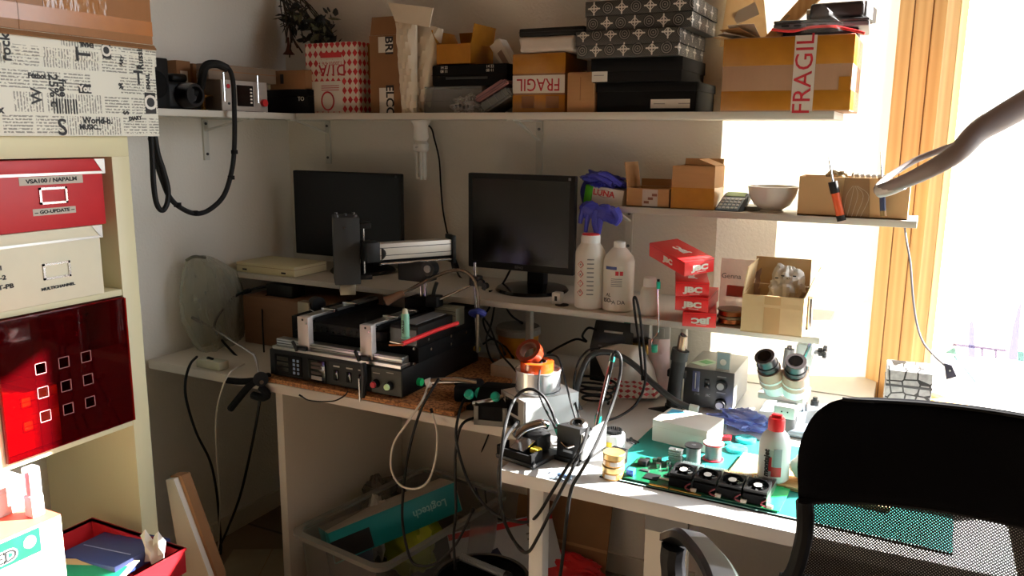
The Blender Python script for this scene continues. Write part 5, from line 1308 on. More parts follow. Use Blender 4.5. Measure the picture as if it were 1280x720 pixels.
# ================================================================ left end of the desk
t = thing('plastic_bag', 'big clear plastic bag hanging loosely against the left wall above the desk', 'bag', (.05, ax(262, 400, .05).y, DZ))
def bagp(u, v, back=0):
    # outline: narrow gathered foot, wide shoulders, slanting rounded top
    L_ = [(232, 326), (226, 345), (224, 375), (226, 400), (238, 425), (252, 445), (262, 458)]
    R_ = [(272, 324), (296, 338), (304, 360), (306, 385), (306, 415), (300, 440), (292, 458)]
    def at_(Q, s_):
        k = min(5, int(s_*6)); f = s_*6-k; return (Q[k][0]*(1-f)+Q[k+1][0]*f, Q[k][1]*(1-f)+Q[k+1][1]*f)
    l_, r_ = at_(L_, v), at_(R_, v)
    px = l_[0]*(1-u)+r_[0]*u; py = l_[1]*(1-u)+r_[1]*u-6*math.sin(PI*u)*(1-v)
    w_ = math.sin(PI*u)**.6*min(1, v*3+.25)
    from mathutils import noise as _nz2
    k = _nz2.noise(V((u*5, v*6, back*4)))*.028+_nz2.noise(V((u*13, v*11, 7+back)))*.012
    p = ax(px, py, .03+.02*w_ if back else .055+.075*w_+k*w_*1.4); return p-t.location
BAGM = clear('bag_film', (206, 208, 196), .16, .22, bump=.9, bscale=34)
MB().grid([[bagp(j/22, i/24) for j in range(23)] for i in range(25)]).build('film', BAGM, t, 80)
MB().grid([[bagp(j/12, i/14, 1) for j in range(13)] for i in range(15)]).build('film', BAGM, t, 80)
MB().tube([bagp(0.02, 0.0), bagp(.2, .02)+V((.01, 0, .01)), bagp(.5, .04)+V((.01, 0, .004))], .005, 8).build('knot', clear('bag_dark', (110, 110, 96), .6), t)
t = thing('power_plug', 'small pale plug box lying on the left end of the desk under the clear bag', 'plug', az(266, 460, DZ), .0)
MB().b(-.05, -.02, .001, .05, .02, .028, .003).build('body', mat('pale_green_grey', (186, 190, 170), .5), t); MB().tube([(-.02, -.0, .03), (-.01, -.005, .034), (.0, .0, .03), (.006, -.004, .032)], .004, 6).build('prongs', BLACK, t)
t = thing('wooden_crate', 'brown wooden box at the back of the desk beside the rework machine', 'box', (.30, -.30, DZ))
q0, q1 = ay(305, 400, -.40).x-.30, .205
MB().b(max(q0, -.27), -.10, .001, q1, .2, ay(325, 372, -.4).z-DZ, .002).build('body', mat('brown_wood', (120, 86, 62), .6, noise=.1, scale=8, stretch=(1, 6, 6)), t)
g_ = MB()
for k in range(5): g_.b(q1-.09+.016*k, -.1008, .02, q1-.083+.016*k, -.0999, .09)
g_.build('vent_slits', INK, t)
t = thing('power_brick', 'black power brick on the brown wooden box with its cable', 'power brick', (ay(350, 368, -.36).x, -.33, ay(325, 372, -.4).z+.0005))
MB().b(-.06, -.035, 0, .06, .035, .045, .006).build('brick', BLACK, t)
o_ = t.location
MB().tube([V((-.06, 0, .03)), ay(322, 360, -.38)-o_, ay(308, 364, -.40)-o_, ay(292, 372, -.42)-o_, ay(276, 390, -.45)-o_, ay(268, 408, -.47)-o_, ay(278, 426, -.5)-o_, ay(298, 448, -.55)-o_, ay(312, 466, -.60)-o_], .0042, 8).build('cable', CABLE, t)
c = ay(309, 364, -.4)-o_; MB().cyl(c+V((-.012, 0, -.003)), c+V((.012, 0, .004)), .008).build('ferrite', BLACK, t)
c = ay(330, 385, -.4)-o_; MB().tube([V((-.055, -.01, .01)), ay(329, 375, -.38)-o_, ay(328, 400, -.42)-o_, ay(330, 440, -.5)-o_], .003, 6).build('cable', CABLE, t)
t = thing('spring_clamp', 'black plastic spring clamp gripping the desk edge beside the rework machine', 'clamp', az(325, 478, DZ))
o_ = t.location
def ck(px, py, Y=-.735): return ay(px, py, Y)-o_
mb = MB(); mb.tube([ck(336, 470, -.70), ck(325, 474), ck(312, 482), ck(300, 496), ck(288, 511)], .011, 10, 4)
mb.build('jaw', BLACKM, t)
MB().tube([ck(330, 474), ck(316, 476), ck(300, 477), ck(284, 475.5)], .010, 10, 4).build('jaw', BLACKM, t)
MB().cyl(ck(326, 474, -.75), ck(326, 474, -.72), .022).build('pivot', BLACK, t); MB().cyl(ck(327, 478, -.756), ck(327, 478, -.75), .006).build('screw', STEEL, t)
MB().tube([ck(326, 484), ck(334, 493), ck(328, 497), ck(316, 494)], .012, 10, 4).build('grip', BLACKM, t)
t = thing('bent_rod', 'thin bare metal rod arm rising from the desk clamp toward the clear bag', 'rod', az(330, 470, DZ+.02)); o_ = t.location
MB().tube([ay(242, 398, -.52)-o_, ay(262, 408, -.54)-o_, ay(290, 426, -.58)-o_, ay(312, 440, -.62)-o_, ay(319, 447, -.64)-o_, ay(324, 470, -.69)-o_], .0038, 8).build('rod', STEEL, t)
MB().tube([ay(240, 397, -.52)-o_, ay(252, 403, -.53)-o_], .0055, 8).build('tip', mat('dark_steel', (0, 0, 0)), t)
# ================================================================ things on the desks
def rel_(t, P): return [V(p)-t.location for p in P]
# bucket
pb = az(655, 448, DZ); r = .068
zt = ay(655, 408, -.16).z
t = thing('bucket', 'yellow orange plastic tub with a grey lid standing at the back of the desk', 'tub', (1.08, -.16, DZ+.0005)); h = zt-DZ
MB().lathe([(0, 0), (r*.86, 0), (r, h*.82), (r*.98, h*.82), (0, h*.82)], n=36).build('body', mat('amber_tub', (214, 142, 30), .4), t)
MB().lathe([(r*.99, h*.78), (r*1.08, h*.8), (r*1.08, h*.95), (r*1.0, h), (0, h)], n=36).build('lid', mat('grey_lid', (150, 146, 136), .4), t)
t, w, d, h, b = carton('white_carton', 'small off-white carton on the desk between the amber tub and the silver tin', 'carton', X_(613, -.38, 470), X_(672, -.38, 470), -.38, DZ+.0005, Zy(640, 452, -.38)-.018, .08, mat('offwhite_card', (206, 190, 170), .7))
MB().b(-w/2+.003, -d/2, h, w/2-.003, d/2, h+.001).build('top_flap', PAPER, t)
# white device with tin and tape rolls
c0 = az(657, 545, DZ)
M45 = R(58)
u = V((math.cos(M45), math.sin(M45), 0)); v = V((-math.sin(M45), math.cos(M45), 0))
wd, dd, hh = .16, .115, .088
t = thing('bench_device', 'white bench unit with a grey screen front under the silver tin', 'device', (c0.x, c0.y, DZ+.0005), M45)
MB().b(0, .004, .004, wd, dd, hh, .002).build('case', WHITE, t)
MB().b(.01, .01, 0, wd-.01, dd-.01, .005).build('foot', BLACK, t)
fpn = MB().b(-.004, .004, .004, 0, dd, hh, .001).build('front_panel', mat('frame_grey', (138, 134, 128), .45), t)
MB().b(-.005, .03, .042, -.0035, dd-.025, .078).build('screen', mat('screen_dark', (0, 0, 0)), fpn)
MB().cyl((-.004, .06, .02), (-.016, .06, .02), .011).build('knob', BLACK, fpn)
MB().b(-.0052, .02, .008, -.0038, .1, .034).build('dark_strip', BLACK, fpn)
vs = MB()
for k in range(4): vs.b(.10+.01*k, .0032, .06, .104+.01*k, .0042, .075)
vs.build('vent_slits', GREY, t)
MB().b(0, .0005, .0, wd, .004, hh, .001).build('side_cover', mat('pale_cover', (214, 220, 218), .35), t)
ct = az(684, 508, DZ+hh); ct = V((c0.x, c0.y, 0))+u*.075+v*.062
tin_z = DZ+hh+.001; rt = .0575
ztin = ay(684, 462, ct.y).z
t = thing('silver_tin', 'round polished aluminium tin carrying rolls of amber tape', 'tin', (ct.x, ct.y, tin_z)); h = ztin-tin_z
MB().lathe([(0, 0), (rt, 0), (rt, h-.004), (rt+.0015, h-.003), (rt+.0015, h), (rt-.002, h), (rt-.002, h-.006), (0, h-.006)], n=48).build('body', mat('polished_aluminium', (236, 236, 238), .2, .65, noise=0), t)
MB().lathe([(rt+.0003, h*.1), (rt+.001, h*.1), (rt+.001, h*.14), (rt+.0003, h*.14)], n=48, cap=False).build('seam', DSTEEL, t)
KAP = mat('amber_tape', (204, 74, 20), .15, noise=.08, coat=.5); KAPD = mat('amber_tape_dark', (120, 40, 18), .2, coat=.4)
def roll(name, label, loc, r, w, rot, m, ri=.62):
    t = thing(name, label, 'tape roll', loc, 0, rot=rot)
    MB().lathe([(r*ri, 0), (r, 0), (r, w), (r*ri, w), (r*ri, 0)], n=40, cap=False).build('tape', m, t)
    MB().lathe([(r*ri-.003, .0005), (r*ri-.0002, .0005), (r*ri-.0002, w-.0005), (r*ri-.003, w-.0005), (r*ri-.003, .0005)], n=40, cap=False).build('core', mat('core_card', (110, 70, 50), .6), t)
    return t
roll('tape_roll', 'wide amber tape roll lying flat on the silver tin', (ct.x-.002, ct.y-.004, tin_z+h-.0055), .043, .026, (0, 0, 0), KAP)
roll('tape_roll', 'dark amber tape roll tilted on top of the flat tape roll', (ct.x-.022, ct.y+.006, tin_z+h+.030), .034, .024, (R(42), R(8), R(-20)), KAPD, .72)
# JBC control unit
yj = -.24
x0, x1 = X_(738, yj, 420), X_(789, yj, 420); zb_, zt = Zy(765, 440, yj), Zy(765, 404, yj+.03)
t = thing('soldering_controller', 'black soldering controller with tilted display and green knob behind the white bag', 'controller', ((x0+x1)/2, yj, DZ+.0005))
w = x1-x0; hb_z = zb_-DZ
MB().b(-w/2, .0, 0, w/2, .12, hb_z+.0, .003).build('station_body', BLACK, t)
Mt = MX.Translation((0, .0, hb_z)) @ MX.Rotation(R(-32), 4, 'X')
c_ = MB().b(-w/2, -.01, -.0, w/2, .035, zt-zb_+.012, .004, M=Mt).build('control_head', mat('controller_black', (38, 38, 40), .4), t)
MB().b(-w*.22, -.0115, .055, w*.24, -.0095, .061, M=Mt).build('white_bar', PAPER, c_); MB().b(-w*.3, -.0115, .022, w*.32, -.0095, .048, .0005, M=Mt).build('screen', mat('slate_lcd', (56, 60, 68), .2), c_)
for k in range(3): MB().c(-.03+.03*k, -.011, .011, .012, .003, .006, .001, M=Mt).build('button', GREY, c_)
MB().c(w*.28, .005, zt-zb_+.014, .022, .022, .016, .002, M=Mt).build('green_knob', GREEN, t)
MB().tube([(w/2-.01, .03, hb_z+.03), (w/2+.04, .02, hb_z+.045), (w/2+.07, .03, hb_z+.02)], .009, 8).build('side_holder', BLACK, t)
t2 = thing('tip_cleaner', 'small grey tip cleaner with brass wool beside the soldering controller', 'tip cleaner', (ay(798, 440, -.22).x, -.2, DZ+.0005)); o_ = t2.location
zz = lambda y: ay(798, y, -.22).z-o_.z
MB().b(-.035, -.03, 0, .035, .03, zz(444), .003).build('base', GREY, t2)
MB().lathe([(.026, zz(444)), (.03, zz(441)), (.03, zz(430)), (.02, zz(428)), (0, zz(428))]).build('brass_wool', mat('brass_wool', (150, 116, 56), .4, .8, noise=.3, bump=1, bscale=200), t2)
MB().b(-.03, -.015, zz(428), .03, .02, zz(402), .004).build('splash_guard', mat('grey_guard', (130, 128, 126), .4), t2)
# white bag with red diamonds
n = NT('diamond_bag', .5); s_ = n.sep(n.obj((60, 60, 60)))
u1 = n.math('ABSOLUTE', n.math('SUBTRACT', n.math('FRACT', n.math('MULTIPLY', s_[0], .9)), .5)); v1 = n.math('ABSOLUTE', n.math('SUBTRACT', n.math('FRACT', n.math('MULTIPLY', s_[2], 1.1)), .5))
dm = n.math('MULTIPLY', n.math('LESS_THAN', n.math('ADD', n.math('MULTIPLY', u1, .8), v1), .36), n.math('LESS_THAN', s_[2], 3.6))
n.color(n.mix(dm, rgb((222, 212, 202)), rgb((186, 50, 56)))); DBAG = n.m
yb = -.36
t = thing('paper_bag', 'crumpled white paper bag with rows of red diamonds near the soldering controller', 'bag', (ay(772, 498, yb).x, yb, az(772, 498, DZ).z)); o_ = t.location
G = []
for i in range(15):
    row = []
    for j in range(15):
        u_, v_ = j/14, i/14
        xl_, xr_ = 748+14*(1-v_)*0+18*v_*.6, 806+12*v_
        px = (742+26*v_)*(1-u_)+(800+20*v_)*u_; py = 440+58*v_+ -4*math.sin(PI*u_)*(1-v_)
        p = ay(px, py, yb+.03*(1-v_)-.045*math.sin(PI*u_)*math.sin(PI*min(1, v_*1.1+.15))+.007*math.sin(u_*13+v_*9)); row.append(p-o_)
    G.append(row)
bk = [[V((p.x, p.y*.2+.07, p.z)) for p in r_] for r_ in G]
mb = MB(); mb.grid(G); mb.grid(bk)
for a, b in ((0, 0), (14, 14)): mb.grid([[G[i][a] for i in range(15)], [bk[i][a] for i in range(15)]])
mb.grid([G[0], bk[0]]); bmesh.ops.remove_doubles(mb.bm, verts=mb.bm.verts[:], dist=1e-5)
mb.build('bag', DBAG, t, 60)
MB().grid([[p+V((0, -.001, 0)) for p in G[i][3:9]] for i in (3, 4, 5)]).build('handwriting_patch', mat('grey_smudge', (190, 184, 178), .6, noise=.2, scale=60), t)
t = thing('pink_bag', 'pale pink plastic pouch standing behind the hot air handle', 'pouch', (ay(822, 470, -.25).x, -.25, DZ+.0005)); o_ = t.location
G = [[ay(812+24*j/8, 424+50*i/8, -.27-.02*math.sin(PI*j/8)+.004*math.sin(i*2.1+j))-o_ for j in range(9)] for i in range(9)]
for q in G[-1]: q.z = .0
MB().grid(G, .004).build('pouch', mat('pale_pink_plastic', (206, 178, 176), .4, noise=.05), t)
MB().slab([(-.02, -.03, .05), (.02, -.03, .05), (.02, -.026, .065), (-.02, -.026, .065)], .001).build('print', mat('green_print2', (110, 150, 120), .5), t)
# hot air station
yh = -.34
x0, x1 = X_(855, yh, 480), X_(917, yh, 480); zt = Zy(885, 463, yh)
t = thing('hot_air_station', 'black hot air unit with two knobs and a silver top near the microscope', 'hot air station', ((x0+x1)/2, yh, DZ+.0005)); w = x1-x0; h = zt-DZ
MB().b(-w/2, .006, .006, w/2, .2, h, .002).build('case', mat('silver_case', (168, 166, 160), .4, .3), t)
MB().b(-w/2-.001, 0, .004, w/2+.001, .006, h, .002).build('front_panel', mat('panel_black', (46, 47, 48), .45), t)
MB().b(-w*.33, -.002, h*.42, -w*.18, .0002, h*.94, .0006).build('air_gauge', mat('gauge_blue', (84, 88, 116), .2), t)
MB().b(-w*.27, -.003, h*.5, -w*.255, -.0015, h*.9).build('gauge_needle', PAPER, t)
MB().b(w*-.08, -.003, h*.56, w*.02, .0002, h*.78, .001).build('rocker_switch', BLACKG, t)
for zz_ in (.68, .2):
    k_ = MB().cyl((w*.27, 0, h*zz_), (w*.27, -.018, h*zz_), .0155, .014).build('knob', BLACK, t); MB().cyl((w*.27, -.018, h*zz_), (w*.27, -.021, h*zz_), .0095).build('knob_cap', mat('knob_silver', (170, 168, 164), .35), k_)
text('JBC', .009, GREY, t, (-w*.0, -.0006, h*.36), frot(0)); text('JTSE', .008, GREY, t, (-w*.22, -.0006, h*.36), frot(0))
for zz_ in (.86, .46): MB().b(w*.17, -.0008, h*zz_, w*.35, .0, h*zz_+.003).build('print', GREY, t)
for sx in (-1, 1): MB().b(sx*w*.38-.012, .02, 0, sx*w*.38+.012, .18, .0065).build('foot', BLACK, t)
t2 = thing('card', 'small printed card with a white dot standing on the hot air unit', 'card', (ay(904, 462, yh+.02).x, yh+.015, zt+.001))
hc = Zy(904, 440, yh+.02)-zt
MB().b(-.019, 0, 0, .019, .0025, hc, .0004).build('card', PAPER, t2); MB().b(-.0165, -.0006, .003, .0165, -.0001, hc-.003).build('print', mat('card_grey_blue', (126, 146, 148), .5), t2)
MB().cyl((0, -.0006, hc*.45), (0, -.0014, hc*.45), .0085).build('dot', PAPER, t2)
t2 = thing('paper_scrap', 'green printed scrap of paper on the silver top of the hot air unit', 'paper', (ay(882, 460, yh+.08).x, yh+.07, zt+.0008))
MB().c(0, 0, 0, .045, .07, .0008, M=MX.Rotation(-.5, 4, 'Z')).build('scrap', mat('pale_green_paper', (196, 214, 184), .6), t2); MB().c(0, .005, .0008, .03, .03, .0005, M=MX.Rotation(-.5, 4, 'Z')).build('print', mat('mid_green', (110, 170, 110), .6), t2)
# hot air handle, on its holder
ya = -.40
t = thing('hot_air_gun', 'black hot air handle with a bare metal nozzle standing beside the hot air unit', 'hot air gun', (ay(842, 514, ya).x, ya, DZ+.0005)); o_ = t.location
q = lambda px, py, Y=ya: ay(px, py, Y)-o_
MB().tube([q(841, 512), q(844, 480), q(849, 448)], .019, 16, 5).build('handle', BLACK, t)
MB().tube([q(848.5, 450), q(849.5, 443), q(851, 437)], .023, 18, 4).build('collar', mat('anthracite', (0, 0, 0)), t)
MB().tube([q(851, 438), q(854, 420)], .0115, 16, 4).build('nozzle', mat('nozzle_metal', (150, 130, 112), .3, .9), t)
a = q(854, 420); b_ = q(855, 418.8); MB().cyl(a, b_, .010).build('nozzle_bore', INK, t)
MB().tube([q(842, 512)+V((0, 0, -.0)), V((q(842, 512).x, .0, .02)), V((q(842, 512).x, .0, .0))], .024, 16, 4).build('holder_base', BLACK, t)
MB().c(q(842, 480).x, .028, q(842, 470).z, .05, .02, .02, .003).build('holder_arm', BLACK, t)
t = thing('air_hose', 'thick grey hose arching from the hot air handle across the desk', 'hose', az(868, 512, DZ+.02)); o_ = t.location
HP = [(872, 511, -.46), (858, 508, -.46), (838, 497, -.46), (815, 478, -.44), (795, 458, -.42), (775, 445, -.42), (755, 440, -.43), (738, 445, -.45), (728, 462, -.48), (722, 482, -.50), (720, 500, -.50), (726, 515, -.5)]
MB().tube([ay(*p)-o_ for p in HP], .0085, 12).build('hose', mat('hose_grey', (52, 54, 56), .35), t)
MB().tube([ay(862, 509, -.46)-o_, ay(873, 511.5, -.46)-o_], .0095, 12).build('hose_end', WHITE, t)
t = thing('black_holder', 'black printed strip leaning on the desk below the hot air handle', 'strip', az(815, 520, DZ+.003)); o_ = t.location
MB().slab([ay(782, 524, -.42)-o_, ay(838, 516, -.42)-o_, ay(838, 508, -.41)-o_, ay(782, 514, -.41)-o_], .01, (0, 1, 0)).build('strip', BLACK, t)
for px in (800, 812): c = ay(px, 516, -.424)-o_; MB().cyl(c, c+V((0, -.002, 0)), .006, n=6).build('emblem', GREY, t)
t = thing('cable_coil', 'black cable coil lying on the desk beside the paper bag', 'cable', az(745, 505, DZ+.004)); o_ = t.location
cp = []
for k in range(40): a = k*.55; cp.append(V((math.cos(a)*(.035+.0006*k), math.sin(a)*(.035), .006+.0016*k)))
MB().tube(cp, .0035, 6, 2).build('coil', CABLE, t)
# steel pick with green ends
t = thing('pick_tool', 'thin bent steel pick with teal green ends in front of the red boxes', 'tool', ay(818, 440, -.40)); o_ = t.location
q = lambda px, py: ay(px, py, -.40)-o_
MB().tube([q(823, 356), q(823, 400), q(822.5, 416), q(816, 424), q(815, 432)], .0022, 6, 4).build('rod', STEEL, t)
MB().tube([q(823, 352), q(823, 361)], .0055, 8).build('green_end', GREEN, t); MB().tube([q(823, 349), q(823, 353)], .004, 8).build('black_tip', BLACK, t)
MB().tube([q(818, 431), q(818, 440)], .0085, 10).build('green_end', GREEN, t)
t = thing('white_switch', 'white wall socket plate behind the steel pick below the raised board', 'socket', (ay(826, 416, -.012).x, -.012, ay(826, 416, -.01).z))
MB().b(-.03, 0, -.045, .03, .01, .045, .003).build('plate', WHITE, t); MB().b(-.012, -.002, -.015, .012, .0005, .015, .001).build('rocker', mat('rocker_white', (210, 208, 204), .4), t)
# ---- soldering stands
def jbc_stand(label, loc, rz, m, irons=True, s=1.0):
    t = thing('soldering_stand', label, 'soldering stand', loc, rz)
    MB().b(-.035*s, -.055*s, 0, .035*s, .055*s, .012, .003).build('base_plate', BLACK, t)
    hb = MB(); hb.prism([(-.05*s, .012), (.05*s, .012), (.05*s, .04*s), (.0*s, .075*s), (-.05*s, .085*s)], .06*s, MX(((0, 0, 1, -.03*s), (1, 0, 0, 0), (0, 1, 0, 0), (0, 0, 0, 1))))
    bd = hb.build('holder_body', m, t)
    MB().lathe([(.022*s, 0), (.024*s, .004), (.018*s, .012), (.012*s, .012), (.012*s, 0)], (0, -.008*s, .073*s), axis=(0, -.35, 1), n=24, cap=False).build('funnel', STEEL, t)
    MB().lathe([(.012*s, 0), (.013*s, .01), (.011*s, .014)], (0, -.03*s, .055*s), axis=(0, -1, .4), n=16).build('green_collar', GREEN, t)
    MB().tube([(-.018*s, -.052*s, .045*s), (0, -.056*s, .038*s), (.018*s, -.052*s, .045*s)], .0025, 6, 4).build('wire_guide', STEEL, t)
    MB().b(-.012*s, -.0515*s, .024*s, .012*s, -.0495*s, .03*s).build('emblem', GREY, bd)
    return t
LG = mat('stand_grey', (150, 152, 152), .35, .5)
p1 = az(712, 580, DZ)
st = jbc_stand('black soldering stand with a steel funnel at the front edge of the sunlit desk', (p1.x, p1.y+.055, DZ+.0005), R(-8), BLACK)
MB().b(.031, -.05, .012, .04, .06, .075, .003).build('side_plate', LG, st)
p2 = az(648, 582, DZ)
st2 = thing('soldering_stand', 'low black soldering stand with open tray at the left corner of the sunlit desk', 'soldering stand', (p2.x+.0, p2.y+.06, DZ+.0005), R(-12))
MB().b(-.055, -.06, 0, .055, .05, .012, .004).build('base_plate', BLACK, st2)
mb = MB(); mb.b(-.05, -.06, .012, .05, -.02, .016); mb.b(-.05, -.06, .012, -.045, -.02, .034); mb.b(.045, -.06, .012, .05, -.02, .034); mb.b(-.05, -.06, .012, .05, -.056, .03); mb.build('tray', BLACKM, st2)
MB().b(-.035, -.012, .012, .03, .045, .055, .008).build('holder_body', BLACK, st2)
MB().tube([(-.02, -.03, .05), (-.01, -.01, .066), (.012, .02, .075), (.02, .035, .07)], .012, 12, 5).build('bent_spout', mat('chrome', (210, 210, 212), .1, 1.0, noise=0), st2)
MB().slab([(-.02, -.05, .03), (.02, -.05, .03), (.03, -.02, .05), (-.01, -.02, .05)], .003).build('metal_plate', STEEL, st2)
MB().c(.036, -.025, .032, .022, .02, .012, .003).build('yellow_sponge', mat('sponge_yellow', (222, 190, 40), .9), st2)
p3 = az(628, 528, DZ)
st3 = thing('soldering_stand', 'black and grey soldering stand in the shade beside the rework machine', 'soldering stand', (az(612, 527, DZ).x, -.66, DZ+.0005), R(14))
mb = MB(); mb.prism([(-.07, 0), (.06, 0), (.06, .075), (-.02, .085), (-.07, .05)], .085, MX(((0, 0, 1, -.0425), (1, 0, 0, 0), (0, 1, 0, 0), (0, 0, 0, 1))))
b3 = mb.build('holder_body', BLACKM, st3)
GU = mat('grey_trim', (96, 94, 90), .4)
mb = MB(); mb.b(-.0435, -.0735, .0, -.032, -.0695, .05); mb.b(.032, -.0735, .0, .0435, -.0695, .05); mb.b(-.0435, -.0735, 0, .0435, -.0695, .014); mb.build('front_trim', GU, st3)
for xx in (-.06, .01): MB().lathe([(.012, 0), (.013, .01), (.009, .014), (0, .014)], (xx, -.05, .07), axis=(-.2, -.8, .5), n=16).build('green_collar', GREEN, st3)
MB().tube([(-.05, -.055, .05), (-.01, -.06, .062), (.03, -.05, .075)], .006, 8, 5).build('wire_holder', STEEL, st3)
st4 = thing('soldering_stand', 'black soldering stand half hidden in the shade right of the rework machine', 'soldering stand', (az(572, 512, DZ).x, -.60, DZ+.0005), R(18))
MB().b(-.05, -.06, 0, .05, .06, .012, .003).build('base_plate', BLACK, st4)
MB().b(-.035, -.04, .012, .035, .05, .06, .01).build('holder_body', BLACKM, st4)
MB().tube([(-.10, -.02, .062), (-.06, -.02, .066), (-.02, -.01, .064), (.02, 0, .055)], .0115, 12, 5).build('iron_rest', mat('chrome', (0, 0, 0)), st4)
MB().tube([(-.115, -.022, .055), (-.10, -.02, .061)], .013, 12, 4).build('white_sleeve', WHITE, st4)
MB().lathe([(.016, 0), (.017, .012), (.012, .016), (0, .016)], (.045, -.045, .045), axis=(0, -1, .3)).build('green_collar', GREEN, st4)
# soldering irons standing in the stands, each with its cable
def iron(label, P, cab, n_green=2):
    t = thing('soldering_iron', label, 'soldering iron', P[0]); o_ = t.location
    A = [p-o_ for p in P]
    MB().tube(A, .0068, 10, 5, rs=(.0055, .0085)).build('handle', GREEN, t)
    MB().tube([A[-1], A[-1]+(A[-1]-A[0])*.35], .006, 10, 3, rs=(.0075, .0045)).build('strain_relief', BLACK, t)
    MB().tube([A[0]-(A[-1]-A[0])*.3, A[0]], .0032, 8, 3).build('tip', STEEL, t)
    e = A[-1]+(A[-1]-A[0])*.35
    MB().tube([e]+[p-o_ for p in cab], .0038, 8, 6).build('cable', CABLE, t)
    return t
yI = -.84
iron('teal soldering iron in the black stand, its cable arching up to the left', [ay(700, 548, yI), ay(695, 530, yI)], [ay(689, 512, yI), ay(680, 496, yI), ay(667, 487, yI), ay(653, 489, yI), ay(641, 503, yI-.02), ay(632, 530, -.98), ay(627, 560, -1.0), ay(625, 600, -1.0), ay(627, 640, -.98), ay(640, 672, -.9), ay(655, 690, -.8)])
iron('teal soldering iron standing upright behind the black stand with a thin looping cable', [ay(744, 545, -.72), ay(748, 520, -.71)], [ay(756, 490, -.7), ay(764, 460, -.69), ay(766, 444, -.69), ay(771, 440, -.69), ay(776, 450, -.70), ay(774, 475, -.71), ay(764, 510, -.76), ay(752, 540, -.86), ay(740, 566, -.99), ay(726, 590, -1.0), ay(714, 612, -1.0), ay(708, 650, -1.0), ay(704, 690, -.95), ay(700, 722, -.92)])
iron('teal soldering iron in the shaded stand beside the rework machine', [ay(575, 492, -.60), ay(590, 486, -.60)], [ay(592, 490, -.62), ay(580, 500, -.70), ay(573, 520, -.76), ay(570, 545, -.77), ay(576, 575, -.77), ay(590, 610, -.77), ay(615, 640, -.8), ay(645, 652, -.85), ay(668, 648, -.92), ay(690, 615, -.99), ay(705, 590, -1.0), ay(722, 565, -.96), ay(735, 545, -.85)])
# straight metal rod catching the sun + loops above the stands
t = thing('metal_rod', 'bright straight metal rod standing between the looping soldering cables', 'rod', az(742, 545, DZ+.01)); o_ = t.location
MB().tube([ay(742, 548, -.76)-o_, ay(752, 500, -.72)-o_, ay(761, 462, -.69)-o_, ay(766, 442, -.68)-o_], .0045, 8).build('rod', mat('chrome', (0, 0, 0)), t)
MB().tube([ay(765, 452, -.688)-o_, ay(766, 446, -.684)-o_], .0062, 8).build('green_sleeve', GREEN, t)
def loosecable(label, P, r=.0036, m=None, name='cable'):
    t = thing(name, label, 'cable', P[0]); MB().tube([p-t.location for p in P], r, 8).build('strand', m or CABLE, t)
    e = P[-1]-t.location; MB().tube([e, e+(e-(P[-2]-t.location)).normalized()*.012], r*1.35, 8, 3).build('end_sleeve', BLACKM, t); return t
loosecable('black cable looping over the silver tin and dropping down in front of the sunlit desk', [ay(*p) for p in ((735, 560, -.80), (722, 530, -.74), (714, 505, -.7), (705, 470, -.62), (698, 448, -.6), (688, 444, -.6), (679, 448, -.62), (674, 470, -.72), (674, 492, -.8), (682, 512, -.84), (692, 530, -.86))], .0026)
loosecable('thin black cable with a white highlight looping behind the paper bag', [ay(*p) for p in ((733, 548, -.8), (722, 515, -.66), (717, 488, -.58), (722, 455, -.5), (735, 438, -.42), (748, 436, -.3))], .003)
loosecable('glossy black cable loop standing up in front of the solvent bottles', [ay(*p) for p in ((757, 526, -.62), (775, 520, -.55), (795, 505, -.5), (806, 480, -.47), (806, 450, -.45), (803, 420, -.44), (799, 390, -.43), (795, 373, -.43), (792, 374, -.43), (794, 395, -.43), (799, 430, -.44), (803, 470, -.46))], .0034)
loosecable('black cable lying from the soldering controller toward the amber tub', [ay(*p) for p in ((745, 412, -.22), (735, 410, -.21), (728, 420, -.22), (733, 427, -.24), (720, 424, -.22), (700, 433, -.24), (688, 440, -.26))], .0036)
loosecable('black cable hanging from the rework machine down into the plastic tub', [ay(*p) for p in ((548, 474, -.66), (538, 490, -.745), (525, 515, -.75), (512, 560, -.75), (505, 605, -.72), (503, 650, -.7), (510, 690, -.7), (520, 706, -.7), (545, 704, -.7), (570, 680, -.7), (590, 640, -.7))], .0038)
loosecable('black cable dropping beside the desk leg from the shaded soldering stand', [ay(*p) for p in ((600, 520, -.69), (578, 530, -.745), (570, 560, -.75), (569, 600, -.75), (570, 640, -.75), (567, 672, -.74), (569, 712, -.74))], .0038)
loosecable('black cable running from the front soldering stand down past the white leg', [ay(*p) for p in ((735, 535, -.85), (728, 560, -.95), (716, 585, -1.0), (703, 610, -1.0), (688, 640, -1.0), (672, 672, -.98), (660, 690, -.95), (648, 684, -.9), (632, 655, -.9), (625, 620, -.99), (624, 585, -.99), (632, 548, -.95), (645, 530, -.85))], .0038)
loosecable('white cable looping down below the desk edge', [ay(*p) for p in ((536, 478, -.70), (528, 500, -.745), (508, 530, -.75), (492, 555, -.75), (489, 585, -.75), (500, 606, -.75), (520, 611, -.75), (536, 600, -.75), (545, 570, -.75), (546, 540, -.745), (540, 516, -.745)) ], .003, mat('white_cable', (204, 200, 188), .5))
loosecable('thin black lead dangling over the cork edge in front of the rework machine', [ay(*p) for p in ((435, 489, -.72), (430, 495, -.74), (418, 501, -.745), (400, 502, -.745), (385, 500, -.745), (378, 496, -.745))], .002)
